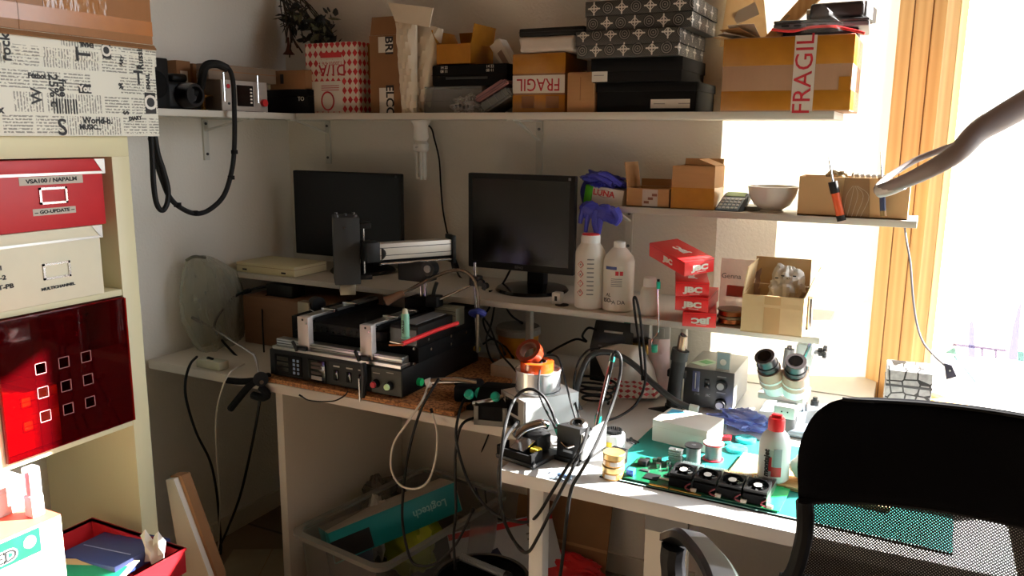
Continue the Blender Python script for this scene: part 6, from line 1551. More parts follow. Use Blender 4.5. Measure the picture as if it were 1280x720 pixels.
for lb, P in (('thick black cable dropping from the left desk end to the floor by the wall', ((246, 446, -.66), (238, 455, -.75), (232, 475, -.76), (233, 500, -.76), (245, 540, -.74), (262, 575, -.7), (270, 610, -.66), (274, 650, -.6), (276, 690, -.55), (268, 712, -.55))),
              ('black cable hanging from the spring clamp and curving to the floor', ((325, 500, -.74), (320, 530, -.74), (312, 570, -.7), (300, 620, -.65), (285, 660, -.6), (272, 690, -.55), (262, 722, -.6)))):
    loosecable(lb, [ay(*p) for p in P], .0042)
loosecable('thin white cable hanging from the desk end beside the thick black one', [ay(*p) for p in ((305, 455, -.66), (288, 465, -.75), (278, 485, -.76), (270, 520, -.75), (271, 570, -.72), (275, 620, -.66), (273, 680, -.6), (268, 705, -.56))], .0026, mat('white_cable', (0, 0, 0)))
for k, P in enumerate((((612, 540, -.1), (600, 570, -.08), (592, 590, -.08), (598, 620, -.08), (615, 650, -.08), (640, 668, -.08)), ((622, 545, -.06), (612, 575, -.05), (606, 600, -.05), (612, 640, -.05), (640, 655, -.05)))):
    loosecable(('thin black lead hanging against the wall below the shaded soldering stand', 'second thin lead on the wall to the right of another, below the desk edge')[k], [ay(*p) for p in P], .0028)
# ---- jars, coil
pj = az(762, 601, DZ)
GOLD = mat('brass_lid', (204, 178, 120), .3, .7); AMB = mat('amber_paste', (186, 140, 76), .25, noise=.1)
jz = DZ+.0005; rj = .0245
for k, lb in enumerate(('lower amber flux jar with a brass lid at the front desk edge', 'upper amber flux jar stacked on the other one at the front desk edge')):
    t = thing('flux_jar', lb, 'jar', (pj.x+.001*k, pj.y+.02, jz), k*.5)
    MB().lathe([(0, 0), (rj-.003, 0), (rj-.001, .003), (rj-.001, .014), (rj-.004, .017), (0, .017)], n=32).build('body', AMB, t)
    MB().lathe([(rj-.002, .0165), (rj, .017), (rj, .028), (rj-.001, .029), (rj-.004, .028), (0, .028)], n=32).build('lid', GOLD, t)
    m_ = MB(); curved_label(m_, rj-.0006, -.5, .6, .004, .013, .0005, 8); m_.build('label', mat('pale_label', (206, 204, 196), .5), t)
    jz += .0298
pc = az(763, 562, DZ)
t = thing('tip_wiper', 'white round tip wiper with a black bristle centre behind the flux jars', 'tip cleaner', (pc.x, pc.y+.02, DZ+.0005))
MB().lathe([(0, 0), (.028, 0), (.029, .006), (.026, .034), (.021, .036), (.02, .03), (0, .03)], n=36).build('cup', WHITE, t)
br_ = MB()
for k in range(26): a = k*2*PI/26; br_.cyl((math.cos(a)*.017, math.sin(a)*.017, .03), (math.cos(a)*.019, math.sin(a)*.019, .044), .0019, n=5)
br_.lathe([(0, .03), (.015, .03), (.015, .038), (0, .038)], n=20); br_.build('bristle_ring', BLACK, t)
m_ = MB(); curved_label(m_, .0292, -.4, .2, .008, .02, .0006, 6); m_.build('yellow_label', mat('label_yellow', (230, 206, 60), .5), t)
t = thing('heat_sink', 'small black finned heat sink leaning beside the flux jars', 'heat sink', (az(774, 578, DZ).x, az(774, 578, DZ).y, DZ+.0005), -.2)
mb = MB().b(-.018, 0, 0, .018, .006, .034)
for k in range(8): mb.b(-.018+.0049*k, -.012, 0, -.016+.0049*k, 0, .034)
mb.build('fins', BLACK, t); MB().b(-.016, -.0005+.006, .004, .016, .0075, .03).build('back_pad', GREY, t)
# ---- cutting mat, osb, paper
t = thing('cutting_mat', 'teal green cutting mat under the circuit board on the sunlit desk', 'mat', (1.99, -.71, DZ+.0003), -.03)
MB().b(-.34, -.195, 0, .34, .2, .0024, .0008).build('mat', mat('teal_mat', (30, 130, 120), .5), t)
MB().b(-.33, -.1935, .0024, .33, -.190, .0027).build('border_line', mat('mat_line', (150, 200, 190), .6), t)
MB().b(-.34, -.1962, .0, .34, -.1945, .0027).build('dark_edge', BLACKM, t)
n = NT('osb', .7); vo = n.node('ShaderNodeTexVoronoi', i_Scale=60.0); n.link(n.obj((1, 2.6, 1)), vo.inputs['Vector']); hs = n.node('ShaderNodeSeparateColor'); n.link(vo.outputs['Color'], hs.inputs[0])
n.color(n.mix(hs.outputs[0], rgb((196, 150, 96)), rgb((226, 190, 136)))); OSB = n.m
t = thing('osb_offcut', 'pale chipboard offcut on the cutting mat under the white squeeze bottle', 'board', (2.0, -.722, DZ+.0031), -.06)
MB().b(-.105, -.055, 0, .22, .085, .009, .001).build('board', OSB, t); MB().b(-.1055, -.0555, .003, .22, -.055, .005).build('edge_line', CARD_D, t)
# ---- circuit board with four fans
z0 = DZ+.0031
t = thing('circuit_board', 'long green graphics circuit board with four small black fans on the desk edge', 'circuit board', (1.855, -.893, z0), R(-2.0))
L = .335; W = .13
PCB = mat('pcb_green', (16, 84, 54), .35, noise=.35, scale=160); PCBL = mat('pcb_bare', (40, 168, 96), .25, noise=.05)
MB().b(-L/2, 0, .003, L/2-.036, W, .0048).build('board', PCB, t)
MB().b(L/2-.036, .0, .0028, L/2, W, .0052, .001).build('bare_end', PCBL, t)
for x in (-L/2+.02, .0, L/2-.02):
    for y in (.02, W-.02): MB().cyl((x, y, 0), (x, y, .0031), .003, n=8).build('standoff', STEEL, t)
MB().b(-.10, -.006, .0032, -.058, .0005, .0046).build('edge_connector', mat('gold_contact', (214, 176, 90), .3, .9), t); MB().b(-.055, -.006, .0032, .012, .0005, .0046).build('edge_connector', mat('gold_contact', (0, 0, 0)), t)
FINS = mat('fin_aluminium', (170, 176, 176), .3, .9)
for k in range(4):
    fxp = -.038+.0515*k+.0; fs = .0465
    mb = MB()
    for q in range(14): mb.b(fxp-fs/2+q*fs/13.5, .012, .005, fxp-fs/2+q*fs/13.5+.0012, .115, .022)
    hsk = mb.build('heat_sink', FINS, t)
    fr = MB(); N = 24
    Mf = MX.Translation((fxp, .036, .030)) @ MX.Rotation(R(9), 4, 'X')
    # square fan frame with round opening
    ring_o = []; 
    for q in range(N):
        a = 2*PI*q/N; ca_, sa_ = math.cos(a), math.sin(a); m_ = max(abs(ca_), abs(sa_)); ring_o.append((ca_/m_*fs/2, sa_/m_*fs/2, ca_*fs*.46, sa_*fs*.46))
    vs = [[fr.bm.verts.new(Mf @ V((o[0], o[1], z))) for o in ring_o] for z in (-.006, .006)]; vi = [[fr.bm.verts.new(Mf @ V((o[2], o[3], z))) for o in ring_o] for z in (-.006, .006)]
    for q in range(N):
        w_ = (q+1) % N
        fr.bm.faces.new((vs[1][q], vs[1][w_], vi[1][w_], vi[1][q])); fr.bm.faces.new((vs[0][q], vi[0][q], vi[0][w_], vs[0][w_])); fr.bm.faces.new((vs[0][q], vs[0][w_], vs[1][w_], vs[1][q])); fr.bm.faces.new((vi[0][q], vi[1][q], vi[1][w_], vi[0][w_]))
    fan = fr.build('fan', BLACK, t)
    bl = MB()
    for q in range(7):
        a = 2*PI*q/7; p0 = [Mf @ V((math.cos(a+da)*rr_, math.sin(a+da)*rr_, zz_)) for rr_, da, zz_ in ((.008, 0, .003), (.02, .15, .004), (.02, .7, -.003), (.008, .6, -.003))]
        bl.slab(p0, .0008)
    bl.build('fan_rotor', BLACKM, fan)
    hb = MB().cyl(Mf @ V((0, 0, -.004)), Mf @ V((0, 0, .0055)), .0095, n=20).build('hub', BLACKG, fan)
    MB().cyl(Mf @ V((0, 0, .0055)), Mf @ V((0, 0, .0062)), .0082, n=20).build('hub_sticker', PAPER, fan)
    MB().tube([(fxp+.024, .008, .02), (fxp+.014, .003, .012), (fxp+.02, -.001, .009), (fxp+.03, .004, .007)], .0018, 6, 4).build('fan_wire', mat('maroon_wire', (110, 40, 46), .4), fan)
    MB().b(fxp-fs/2, .008, .0049, fxp+fs/2, .0118, .024).build('fan_mount', BLACKM, t)
    MB().c(fxp+.031, .0035, .0085, .012, .007, .007, .001).build('fan_plug', mat('cream_plug', (206, 196, 178), .4), t)
for x, y in ((-.14, .10), (-.125, .105), (-.11, .085), (-.095, .108), (-.085, .085), (-.072, .1), (-.118, .115)):
    c_ = MB().cyl((x, y, .005), (x, y, .016), .0058, n=16).build('capacitor', STEEL, t)
mb = MB()
for q in range(7): mb.b(-.098, .115, .008+.0052*q, -.068, .13, .0105+.0052*q)
mb.b(-.085, .118, .005, -.081, .127, .043); mb.build('fin_tower', FINS, t)
MB().b(-.158, .012, .0049, -.142, .03, .018, .001).build('blue_connector', mat('connector_blue', (50, 100, 210), .35), t)
MB().b(-.155, .075, .0049, -.135, .095, .017, .001).build('black_connector', BLACK, t)
for x, y, sx, sy, m in ((-.105, .03, .03, .03, BLACKM), (-.075, .055, .018, .012, BLACKM), (-.078, .032, .022, .006, WHITE), (-.13, .055, .018, .01, DGREY)): MB().b(x-sx/2, y-sy/2, .0049, x+sx/2, y+sy/2, .0075).build('chip', m, t)
# ---- solder spools, discs, clip
def spool(label, p, r, h, fl, cyl_m):
    t = thing('solder_spool', label, 'spool', (p.x, p.y, DZ+.0030))
    MB().lathe([(.006, 0), (r, 0), (r, .003), (.006, .003)], n=32).build('flange', fl, t); MB().lathe([(.006, h-.003), (r, h-.003), (r, h), (.006, h)], n=32).build('flange', fl, t)
    MB().lathe([(.0, .003), (r*.78, .003), (r*.78, h-.003), (0, h-.003)], n=32).build('solder_wire', cyl_m, t)
    MB().lathe([(.0, h), (.0055, h), (.0055, h+.0004), (0, h+.0004)], n=16).build('core_hole', INK, t); return t
SOLD = mat('solder_wire', (128, 128, 130), .45, .5, noise=.1, scale=300, stretch=(.1, .1, 1))
s1 = az(866, 580, DZ+.003); s2 = az(891, 574, DZ+.003)
spool('small black flanged spool of solder wire on the cutting mat', s1, .0205, .046, BLACK, SOLD)
spool('red flanged spool of solder wire behind the black one', s2, .0235, .04, mat('red_flange', (190, 40, 56), .35), SOLD)
MB().lathe([(.006, .0401), (.0225, .0401), (.0225, .0407), (.006, .0407)], n=32).build('white_face', PAPER, bpy.data.objects['solder_spool.001'])
CYA = mat('cyan_plastic', (60, 206, 214), .25)
for k, (px, py) in enumerate(((921, 563), (932, 551))):
    p = az(px, py, DZ+.003); t = thing('wick_reel', ('front cyan reel of desoldering braid on the cutting mat', 'rear cyan reel of desoldering braid beside the blue glove')[k], 'reel', (p.x, p.y, DZ+.0031))
    MB().lathe([(.008, 0), (.025, 0), (.0255, .003), (.024, .008), (.014, .01), (.008, .008)], n=32).build('reel', CYA, t); MB().lathe([(.0, .003), (.009, .003), (.009, .007), (0, .007)], n=20).build('hub', mat('dark_teal', (10, 110, 120), .4), t)
p = az(905, 551, DZ)
t = thing('red_clip', 'small red plastic clip with a pin beside the solder spools', 'clip', (p.x, p.y, DZ+.0005), .4)
MB().prism([(-.018, -.006), (.014, -.008), (.02, .008), (-.004, .008)], .012).build('clip', mat('bright_red', (220, 30, 40), .35), t); MB().cyl((.004, 0, .012), (.002, 0, .04), .0008, n=6).build('pin', DSTEEL, t)
# ---- white box, glove, bottle, bag
c1 = az(817, 556, DZ)
t = thing('white_box', 'white box with a pale blue print on top in the brightest part of the desk', 'box', (az(852, 560, DZ).x, az(852, 560, DZ).y+.045, DZ+.003), R(-8))
MB().b(-.07, -.05, 0, .07, .06, .055, .003).build('body', PAPER, t); MB().b(-.06, .01, .0552, -.02, .045, .056).build('blue_print', mat('pale_cyan', (90, 190, 230), .5), t); MB().b(-.0704, -.0504, .038, .0704, .0604, .039).build('lid_seam', MELA, t)
p = az(925, 540, DZ)
t = thing('nitrile_glove', 'crumpled nitrile glove in painted sunlit blue lying in the sun before the microscope', 'glove', (p.x+.005, p.y+.045, DZ+.0005), -.3)
GL2 = mat('sunlit_blue_nitrile', (122, 138, 214), .4, noise=.12, scale=60, bump=.5, bscale=40)  # blue nitrile with sunlight put into its lighter colour
MB().blob((0, 0, .018), (.07, .045, .022), 31, .5, 5, 60, 40).build('glove', GL2, t)
for a in (((-.04, .0, .012), (-.075, -.02, .012), (-.095, -.03, .008)), ((-.04, -.02, .012), (-.07, -.042, .01), (-.085, -.055, .008)), ((.04, .02, .015), (.07, .03, .02), (.09, .02, .01))): MB().tube(a, .01, 10, 5).build('finger', GL2, t)
p = az(963, 604, DZ+.0125); zb_ = DZ+.0124
t = thing('squeeze_bottle', 'white squeeze bottle with a red cap and red label standing on the chipboard offcut', 'bottle', (p.x, p.y+.028, zb_))
r = .0325; H_ = ay(963, 519, p.y+.02).z-zb_
MB().lathe([(0, 0), (r-.004, 0), (r, .005), (r, H_*.55), (r*.86, H_*.68), (r*.5, H_*.78), (.011, H_*.8), (0, H_*.8)], n=40).build('body', WHITE, t)
MB().lathe([(.0165, H_*.77), (.0175, H_*.775), (.0175, H_*.92), (.0155, H_*.96), (.013, H_*.965), (.0, H_*.965)], n=28).build('cap', mat('cap_red', (206, 24, 30), .35), t)
MB().c(0, 0, H_*.975, .022, .012, .012, .003).build('cap_tab', mat('cap_red', (0, 0, 0)), t)
m_ = MB(); curved_label(m_, r+.0004, -.45, .62, H_*.12, H_*.52, .0006, 12); lb = m_.build('label', mat('label_grey', (196, 196, 194), .5), t)
m_ = MB(); curved_label(m_, r+.0012, -.0, .62, H_*.12, H_*.27, .0005, 8); m_.build('red_field', RED, lb)
m_ = MB(); curved_label(m_, r+.0012, -.2, -.0, H_*.2, H_*.42, .0005, 5); m_.build('red_field', RED, lb)
m_ = MB(); curved_label(m_, r+.0016, .1, .6, H_*.27, H_*.55, .0005, 8); m_.build('grey_figure', mat('figure_grey', (150, 152, 158), .5), lb)
wrap_text('montajet', .018, INK, lb, r+.0016, -.36, H_*.3, bold=.0006) if False else text('montajet', .0165, INK, lb, (math.sin(-.33)*(r+.0013), -math.cos(-.33)*(r+.0013), H_*.32), frot(-.33, PI/2), bold=.0008)
t = thing('paper_roll', 'white crumpled tissue lump on the chipboard offcut beside the squeeze bottle', 'tissue', (p.x+.065, p.y+.05, zb_+.0))
MB().blob((0, 0, .028), (.032, .03, .03), 41, .3, 4).build('tissue', PAPER, t)
# ---- wire scraps in the bright zone
pz = az(790, 553, DZ+.004)
for k, lb in enumerate(('dark bolt lying on the white desk behind the tip wiper, the nearer of two', 'dark bolt lying on the white desk behind the tip wiper, the farther of two')):
    t = thing('bolt', lb, 'bolt', pz+V((.004*k, .012*k, 0)))
    MB().cyl((-.012, .008, 0), (.01, -.006, 0), .0028, n=10).build('shank', DSTEEL, t); MB().cyl((-.0155, .0102, 0), (-.012, .008, 0), .0045, n=6).build('head', DSTEEL, t)
t = thing('foil_scrap', 'crumpled clear and blue foil scrap at the desk edge by the black stand', 'foil', az(700, 596, DZ+.0006)); 
G = [[V((-.03+.06*j/7, -.02+.04*i/6, .004+.004*math.sin(i*2.3+j*1.7))) for j in range(8)] for i in range(7)]
MB().grid(G).build('foil', clear('blue_film', (190, 210, 226), .35, .12, bump=.6), t); MB().c(.012, -.006, .008, .03, .01, .006, .002).build('blue_piece', mat('slate_blue', (70, 90, 120), .4), t)

# tangle of leads behind the machine, under the raised board
for k, (lb, P) in enumerate((
    ('black lead hanging under the raised board left of the amber tub', ((612, 384, -.22), (604, 400, -.2), (612, 420, -.2), (630, 432, -.22), (640, 445, -.26))),
    ('black lead curving from the raised board down behind the rework machine', ((632, 384, -.2), (640, 395, -.17), (650, 402, -.15))),
    ('black lead dropping beside the blue tied rod to the desk', ((618, 384, -.28), (614, 405, -.3), (608, 425, -.32), (612, 445, -.34), (622, 460, -.36))),
    ('thin black lead from the machine rod looping to the white carton', ((604, 396, -.34), (613, 410, -.33), (625, 440, -.38), (640, 458, -.40), (650, 470, -.42))),
    ('lowest black lead lying on the desk behind the rework machine', ((604, 430, -.28), (614, 424, -.28), (626, 430, -.27), (630, 440, -.27))))):
    loosecable(lb, [ay(*p) for p in P], .0032)
t = thing('dark_tray', 'dark shallow parts tray on the work desk seen through the chair mesh', 'tray', (2.30, -.66, DZ+.0035))
mb = MB(); mb.b(-.08, -.07, 0, .08, .07, .004); mb.b(-.08, -.07, .004, .08, -.066, .03); mb.b(-.08, .066, .004, .08, .07, .03); mb.b(-.08, -.066, .004, -.076, .066, .03); mb.b(.076, -.066, .004, .08, .066, .03)
mb.build('tray', BLACKM, t); MB().c(0, 0, .008, .09, .07, .008, .002).build('liner', mat('mid_blue', (60, 84, 140), .5), t)
# ================================================================ microscope
MIC = mat('scope_white', (214, 220, 220), .35, noise=.01); MICB = mat('scope_taupe', (146, 124, 108), .45, noise=.02); MICG = mat('scope_grey', (176, 174, 170), .4, noise=.02)
ym = -.42
pm = ay(980, 500, ym)
t = thing('microscope', 'binocular stereo microscope with black eyepieces on a post stand near the window', 'microscope', (pm.x, ym+.06, DZ+.0005)); o_ = t.location
q = lambda px, py, Y=ym: ay(px, py, Y)-o_
# foot and post
MB().b(-.075, -.09, 0, .085, .14, .018, .008, 3).build('foot', mat('scope_foot', (150, 164, 176), .35), t)
pt, pb_ = q(1013, 371, ym+.14), q(1009, 470, ym+.14)
MB().cyl((pb_.x, pb_.y, .018), (pt.x, pt.y, pt.z), .0075).build('post', STEEL, t); MB().cyl(pt+V((0, 0, -.004)), pt+V((0, 0, .004)), .0105).build('post_cap', MICG, t)
fb = q(1007, 441, ym+.13)
MB().c(fb.x, fb.y-.01, fb.z, .042, .045, .058, .006).build('focus_block', MIC, t)
MB().tube([q(1003, 452, ym+.1), q(1010, 436, ym+.1), q(1016, 420, ym+.1)], .005, 8).build('clamp_lever', STEEL, t)
a, b_ = q(1018, 440, ym+.13), q(1027, 440, ym+.13)
MB().cyl(a, b_, .006).build('knob_shaft', DSTEEL, t)
MB().cyl(q(1023, 440, ym+.12), q(1028, 440, ym+.12), .011).build('focus_knob', BLACK, t)
kk = MB(); c = q(1031, 440, ym+.12)
for k in range(6): ang = k*PI/3; kk.cyl(c, c+V((0, math.cos(ang)*.016, math.sin(ang)*.016)), .005, n=8)
kk.build('star_knob', BLACK, t)
MB().cyl(q(987, 436, ym+.07), q(983, 466, ym+.07), .0125).build('trinocular_tube', mat('tube_grey', (96, 94, 94), .4), t)
MB().cyl(q(987, 432, ym+.07), q(987, 437, ym+.07), .006).build('tube_tip', DSTEEL, t)
# head
zpl = q(978, 494).z
MB().b(-.062+.0, -.075, zpl-.012, .048, .03, zpl+.004, .003).build('head_plate', MICG, t)
hx0, hx1 = q(966, 510, ym-.06).x, q(994, 510, ym-.06).x
MB().b(hx0, -.11, q(980, 526, ym-.06).z, hx1, -.02, zpl-.012, .006).build('zoom_body', mat('scope_body', (202, 200, 198), .4), t)
for k in (-.006, .008): MB().cyl(((hx0+hx1)/2+k, -.1115, zpl-.026), ((hx0+hx1)/2+k, -.1095, zpl-.026), .002, n=8).build('dot', INK, t)
MB().cyl(((hx0+hx1)/2, -.065, q(980, 545, ym-.02).z), ((hx0+hx1)/2, -.065, q(980, 524, ym-.06).z), .026).build('objective', DGREY, t)
MB().b(-.02, .0, zpl-.03, pb_.x+.012, pb_.y-.005, zpl-.008, .003).build('carrier_arm', MIC, t)
for (ex, ey, bx, by_, nm) in ((956, 446, 970, 484, 'left'), (995, 452, 993, 488, 'right')):
    top = q(ex, ey, ym-.10); bot = q(bx, by_, ym-.035)
    d = (top-bot); 
    MB().tube([bot, bot+d*.2, bot+d*.42], .026, 20, 4, rs=(.031, .032)).build('ocular_tube', MIC, t)
    MB().tube([bot+d*.26, bot+d*.45, bot+d*.64], .0265, 20, 4, rs=(.0332, .0285)).build('prism_housing', MICB, t)
    e = MB().tube([bot+d*.62, bot+d*.75, bot+d*1.0], .0185, 20, 4, rs=(.0245, .0232)).build('eyepiece', mat('eyepiece_black', (22, 22, 24), .3), t)
    MB().tube([bot+d*.72, bot+d*.8], .0258, 20, 4).build('diopter_ring', BLACK, e)
    n_ = d.normalized(); MB().cyl(bot+d*1.0, bot+d*1.0+n_*.003, .0246, .0238).build('eyecup', mat('eyecup_brown', (44, 32, 32), .6), e)
    MB().cyl(bot+d*1.0+n_*.003, bot+d*1.0+n_*.0034, .016).build('lens', BLACKG, e)
# small parts by the microscope
o_ = az(1018, 512, DZ)
t = thing('black_bottle', 'tiny black capped part standing on the desk right of the microscope', 'bottle', o_)
MB().cyl((0, .0, .001), (0, 0, .026), .012, .011, 14).build('body', BLACK, t); MB().cyl((0, 0, .026), (0, 0, .036), .007, .006, 12).build('cap', BLACKG, t)
for k, (dx, dy, m_, lb) in enumerate(((-.055, -.02, DSTEEL, 'dark steel connector lying farthest left by the microscope foot'), (-.042, -.032, mat('brass', (0, 0, 0)), 'brass connector lying beside the dark steel one by the microscope foot'), (-.028, -.02, DSTEEL, 'short dark steel connector between the brass one and the tiny black part'))):
    t = thing('connector', lb, 'connector', o_+V((dx, dy, .0058)))
    MB().cyl((-.006, -.004, 0), (.004, .003, 0), .0045, n=12).build('barrel', m_, t); MB().cyl((.004, .003, 0), (.01, .007, 0), .0028, n=10).build('pin', STEEL, t)
# ================================================================ patterned pouch and window film
pp = ay(1133, 480, -.2)
n = NT('hexagon_print', .5)
vo = n.node('ShaderNodeTexVoronoi', i_Scale=30.0, feature='DISTANCE_TO_EDGE'); vo.inputs['Randomness'].default_value = .45; n.link(n.obj(), vo.inputs['Vector'])
v2 = n.node('ShaderNodeTexNoise', i_Scale=60.0); n.link(n.obj(), v2.inputs['Vector'])
n.color(n.mix(n.math('LESS_THAN', vo.outputs['Distance'], .055), n.mix(v2.outputs['Fac'], rgb((90, 90, 90)), rgb((200, 200, 200))), rgb((14, 14, 14)))); HEX = n.m
YP = -.25
x0, x1 = ay(1105, 490, YP).x, ay(1163, 490, YP).x
zt = ay(1120, 463, YP).z
t = thing('patterned_pouch', 'black and white cell patterned box at the window end of the desk', 'box', ((x0+x1)/2, YP+.05, DZ+.0005), .06)
w = x1-x0
MB().b(-w/2, -.05, 0, w/2, .06, zt-DZ, .003).build('body', HEX, t); MB().b(-w/2-.001, -.0508, (zt-DZ)*.72, w/2+.001, .0608, (zt-DZ)*.76).build('lid_seam', INK, t)
# printed film on the window pane: a pale generic skyline
rootw = bpy.data.objects['window_1']
def onpane(px, py):
    d = ray(px, py); P0 = ws(0, .026); nrm = V((-UW.y, UW.x, 0)); t_ = ((V((P0.x, P0.y, 0))-V((CAM.x, CAM.y, 0))).dot(nrm))/d.dot(nrm); return CAM+d*t_
def film(name, c, polys, op):
    m = bpy.data.materials.new(name); m.use_nodes = True; nt = m.node_tree; tr = nt.nodes.new('ShaderNodeBsdfTransparent'); tr.inputs[0].default_value = rgb(c)
    nt.links.new(tr.outputs[0], nt.nodes['Material Output'].inputs[0])
    for k, poly in enumerate(polys):
        MB().slab([onpane(*p) for p in poly], .0006, (-UW.y, UW.x, 0)).build(name, m, rootw)
film('tower_print', (186, 184, 204), [[(1210, 446), (1219, 447), (1217, 405), (1215, 400), (1212, 405)], [(1260, 449), (1271, 450), (1275, 400), (1277, 376), (1273, 384), (1266, 410)]], .5)
film('bridge_print', (178, 170, 184), [[(1190, 432), (1258, 440), (1258, 437), (1192, 429)], [(1226, 446), (1229, 446), (1229, 436), (1226, 435)], [(1243, 448), (1246, 448), (1246, 438), (1243, 437)]], .5)
film('green_print', (164, 188, 186), [[(1181, 441), (1196, 443), (1193, 434)], [(1194, 444), (1197, 450), (1195, 451), (1192, 445)], [(1272, 451), (1280, 452), (1280, 440), (1272, 439)]], .5)
film('line_print', (180, 206, 200), [[(1201, 456), (1203, 456), (1221, 478), (1218, 478)]], .5)
# cable with a small dark tag
t = thing('tag_cable', 'thin cable with a small dark tag hanging before the window', 'cable', ay(1131, 296, -.15)); o_ = t.location
pa_ = [ay(*p) - o_ for p in ((1131, 284, -.10), (1133, 300, -.14), (1138, 330, -.17), (1141, 370, -.2), (1146, 405, -.22), (1154, 428, -.24), (1166, 443, -.26), (1182, 458, -.28))]
MB().tube(pa_, .0026, 8).build('cable', mat('grey_cable', (96, 92, 98), .5), t)
e = pa_[-1]; MB().slab([e+V((-.004, 0, .008)), e+V((.013, 0, .004)), e+V((.026, -.01, -.02)), e+V((.004, -.01, -.03))], .008, (0, 1, 0)).build('tag', mat('tag_grey', (66, 64, 78), .4), t); MB().cyl(e+V((.01, -.006, -.008)), e+V((.01, -.0075, -.008)), .002, n=8).build('hole', WHITE, t)
# ================================================================ magnifier lamp
t = thing('magnifier_lamp', 'grey brown magnifier lamp ring on an arm reaching in from the right', 'lamp', adist(1192, 190, 1.15)); o_ = t.location
D = 1.15
def qd(px, py, d=D): return adist(px, py, d)-o_
LB = mat('lamp_taupe', (150, 138, 136), .4, noise=.03)
under = [qd(1097, 238, 1.2), qd(1125, 229, 1.16), qd(1160, 213, 1.12), qd(1195, 192, 1.1), qd(1222, 165, 1.1), qd(1250, 148, 1.1), qd(1292, 124, 1.1)]
MB().tube(under, .0105, 14, 6, rs=(.008, .019)).build('arm_tube', LB, t)
MB().tube([qd(1096, 239, 1.2), qd(1099, 231, 1.24), qd(1115, 218, 1.27), qd(1145, 200, 1.28), qd(1175, 188, 1.27), qd(1194, 181, 1.25)], .0048, 10, 6).build('upper_rod', LB, t)
MB().tube([qd(1099, 239, 1.197), qd(1112, 236, 1.18), qd(1128, 229, 1.16)], .0098, 12, 4).build('white_joint', WHITE, t)
MB().tube([qd(1194, 181, 1.25), qd(1206, 178, 1.2), qd(1222, 168, 1.12)], .0035, 8, 4).build('wire', STEEL, t)
# ================================================================ office chair
CH = mat('chair_black', (12, 11, 14), .6, noise=.05, spec=.2); CHF = mat('chair_fabric', (11, 10, 13), .95, noise=.12, scale=400, bump=.3, bscale=500, spec=.08)
n = NT('mesh_net', .7); n.b.inputs['Base Color'].default_value = rgb((9, 9, 10))
s_ = n.sep(n.obj((1, 1, 1), (0, R(45), 0)))
fq = 2*PI/.0034
h_ = n.math('MULTIPLY', n.math('GREATER_THAN', n.math('SINE', n.math('MULTIPLY', s_[0], fq)), .5), n.math('GREATER_THAN', n.math('SINE', n.math('MULTIPLY', s_[2], fq)), .5))
trn = n.node('ShaderNodeBsdfTransparent'); mxx = n.node('ShaderNodeMixShader'); n.link(h_, mxx.inputs[0]); n.link(n.b.outputs[0], mxx.inputs[1]); n.link(trn.outputs[0], mxx.inputs[2]); n.link(mxx.outputs[0], n.nt.nodes['Material Output'].inputs[0]); NET = n.m
yc = -1.23
t = thing('office_chair', 'black office chair with a padded top band and mesh back in front of the desk', 'chair', (2.315, -1.0, 0), R(0)); o_ = t.location
def qc(px, py, dy=0.0): return ay(px, py, yc+dy)-o_
# outline of the back, right half mirrored about the chair centre
ctr = 0.0
zl = lambda py: qc(1150, py).z
ztop = zl(499); 
LEFT = [(976, 722), (990, 700), (1000, 660), (1001, 640), (1000, 610), (999, 575), (1001, 555), (1007, 535), (1020, 513), (1038, 499), (1060, 492.5), (1090, 493), (1130, 497), (1180, 501.5), (1230, 504.5)]
Lp = [qc(*p) for p in LEFT]
Ls = catmull(Lp[:11], 6)
def halfw(z):
    # half width of the back at height z
    pts = sorted([(p.z, -p.x) for p in Ls])
    if z <= pts[0][0]: return pts[0][1]
    for (z0, w0), (z1, w1) in zip(pts, pts[1:]):
        if z0 <= z <= z1: return w0+(w1-w0)*(z-z0)/(z1-z0+1e-9)
    return pts[-1][1]
zT = Lp[10].z; zB = zl(760)
def seam(u): return zl(640)+.012*u*u*4-.0   # lower edge of the padded band
seamL = qc(1020, 622).z; seamM = qc(1190, 645).z
NU = 40
def back_pt(u, z, off=0):
    hw = halfw(min(z, zT-.0005)); x = u*hw
    y = (yc-o_.y)+.045*(1-u*u)*1.0-.02+ .05*max(0, (z-zB))*0+off
    return V((x, y, z))
def zs_(u): return seamM+(seamL-seamM)*abs(u)**2.2
def ztop_(u): return zT-.010*(1-abs(u)**2)*0-.0+ (.0 if abs(u) < .75 else 0)
rows = []
NV = 16
prof = [(0, -.002), (.03, -.014), (.12, -.02), (.3, -.021), (.45, -.021), (.55, -.021), (.63, -.021), (.7, -.021), (.76, -.02), (.81, -.02), (.855, -.019), (.89, -.018), (.92, -.016), (.945, -.014), (.965, -.011), (.985, -.007), (1, 0)]
def padrow(v, off):
    r_ = []
    for k in range(NU+1):
        u = -1+2*k/NU; z = zs_(u)+(zT-zs_(u))*v
        r_.append(back_pt(u, z, off*(1-abs(u)**14)))
    return r_
fr_ = [padrow(v, o) for v, o in prof]; bk_ = [padrow(v, -o*1.0+.004) for v, o in prof]
mb = MB(); mb.grid(fr_); mb.grid(bk_)
mb.grid([fr_[0], bk_[0]]); mb.grid([fr_[-1], bk_[-1]])
for k in (0, NU): mb.grid([[r_[k] for r_ in fr_], [r_[k] for r_ in bk_]])
bmesh.ops.remove_doubles(mb.bm, verts=mb.bm.verts[:], dist=1e-4)
mb.build('padded_band', CHF, t, 60)
# stitched piping along the top and seam
MB().tube([p+V((0, -.003, .001)) for p in fr_[-2]], .0028, 8, raw=True).build('top_piping', CH, t)
MB().tube([p+V((0, -.006, 0)) for p in fr_[0]], .005, 8, raw=True).build('seam_piping', CH, t)
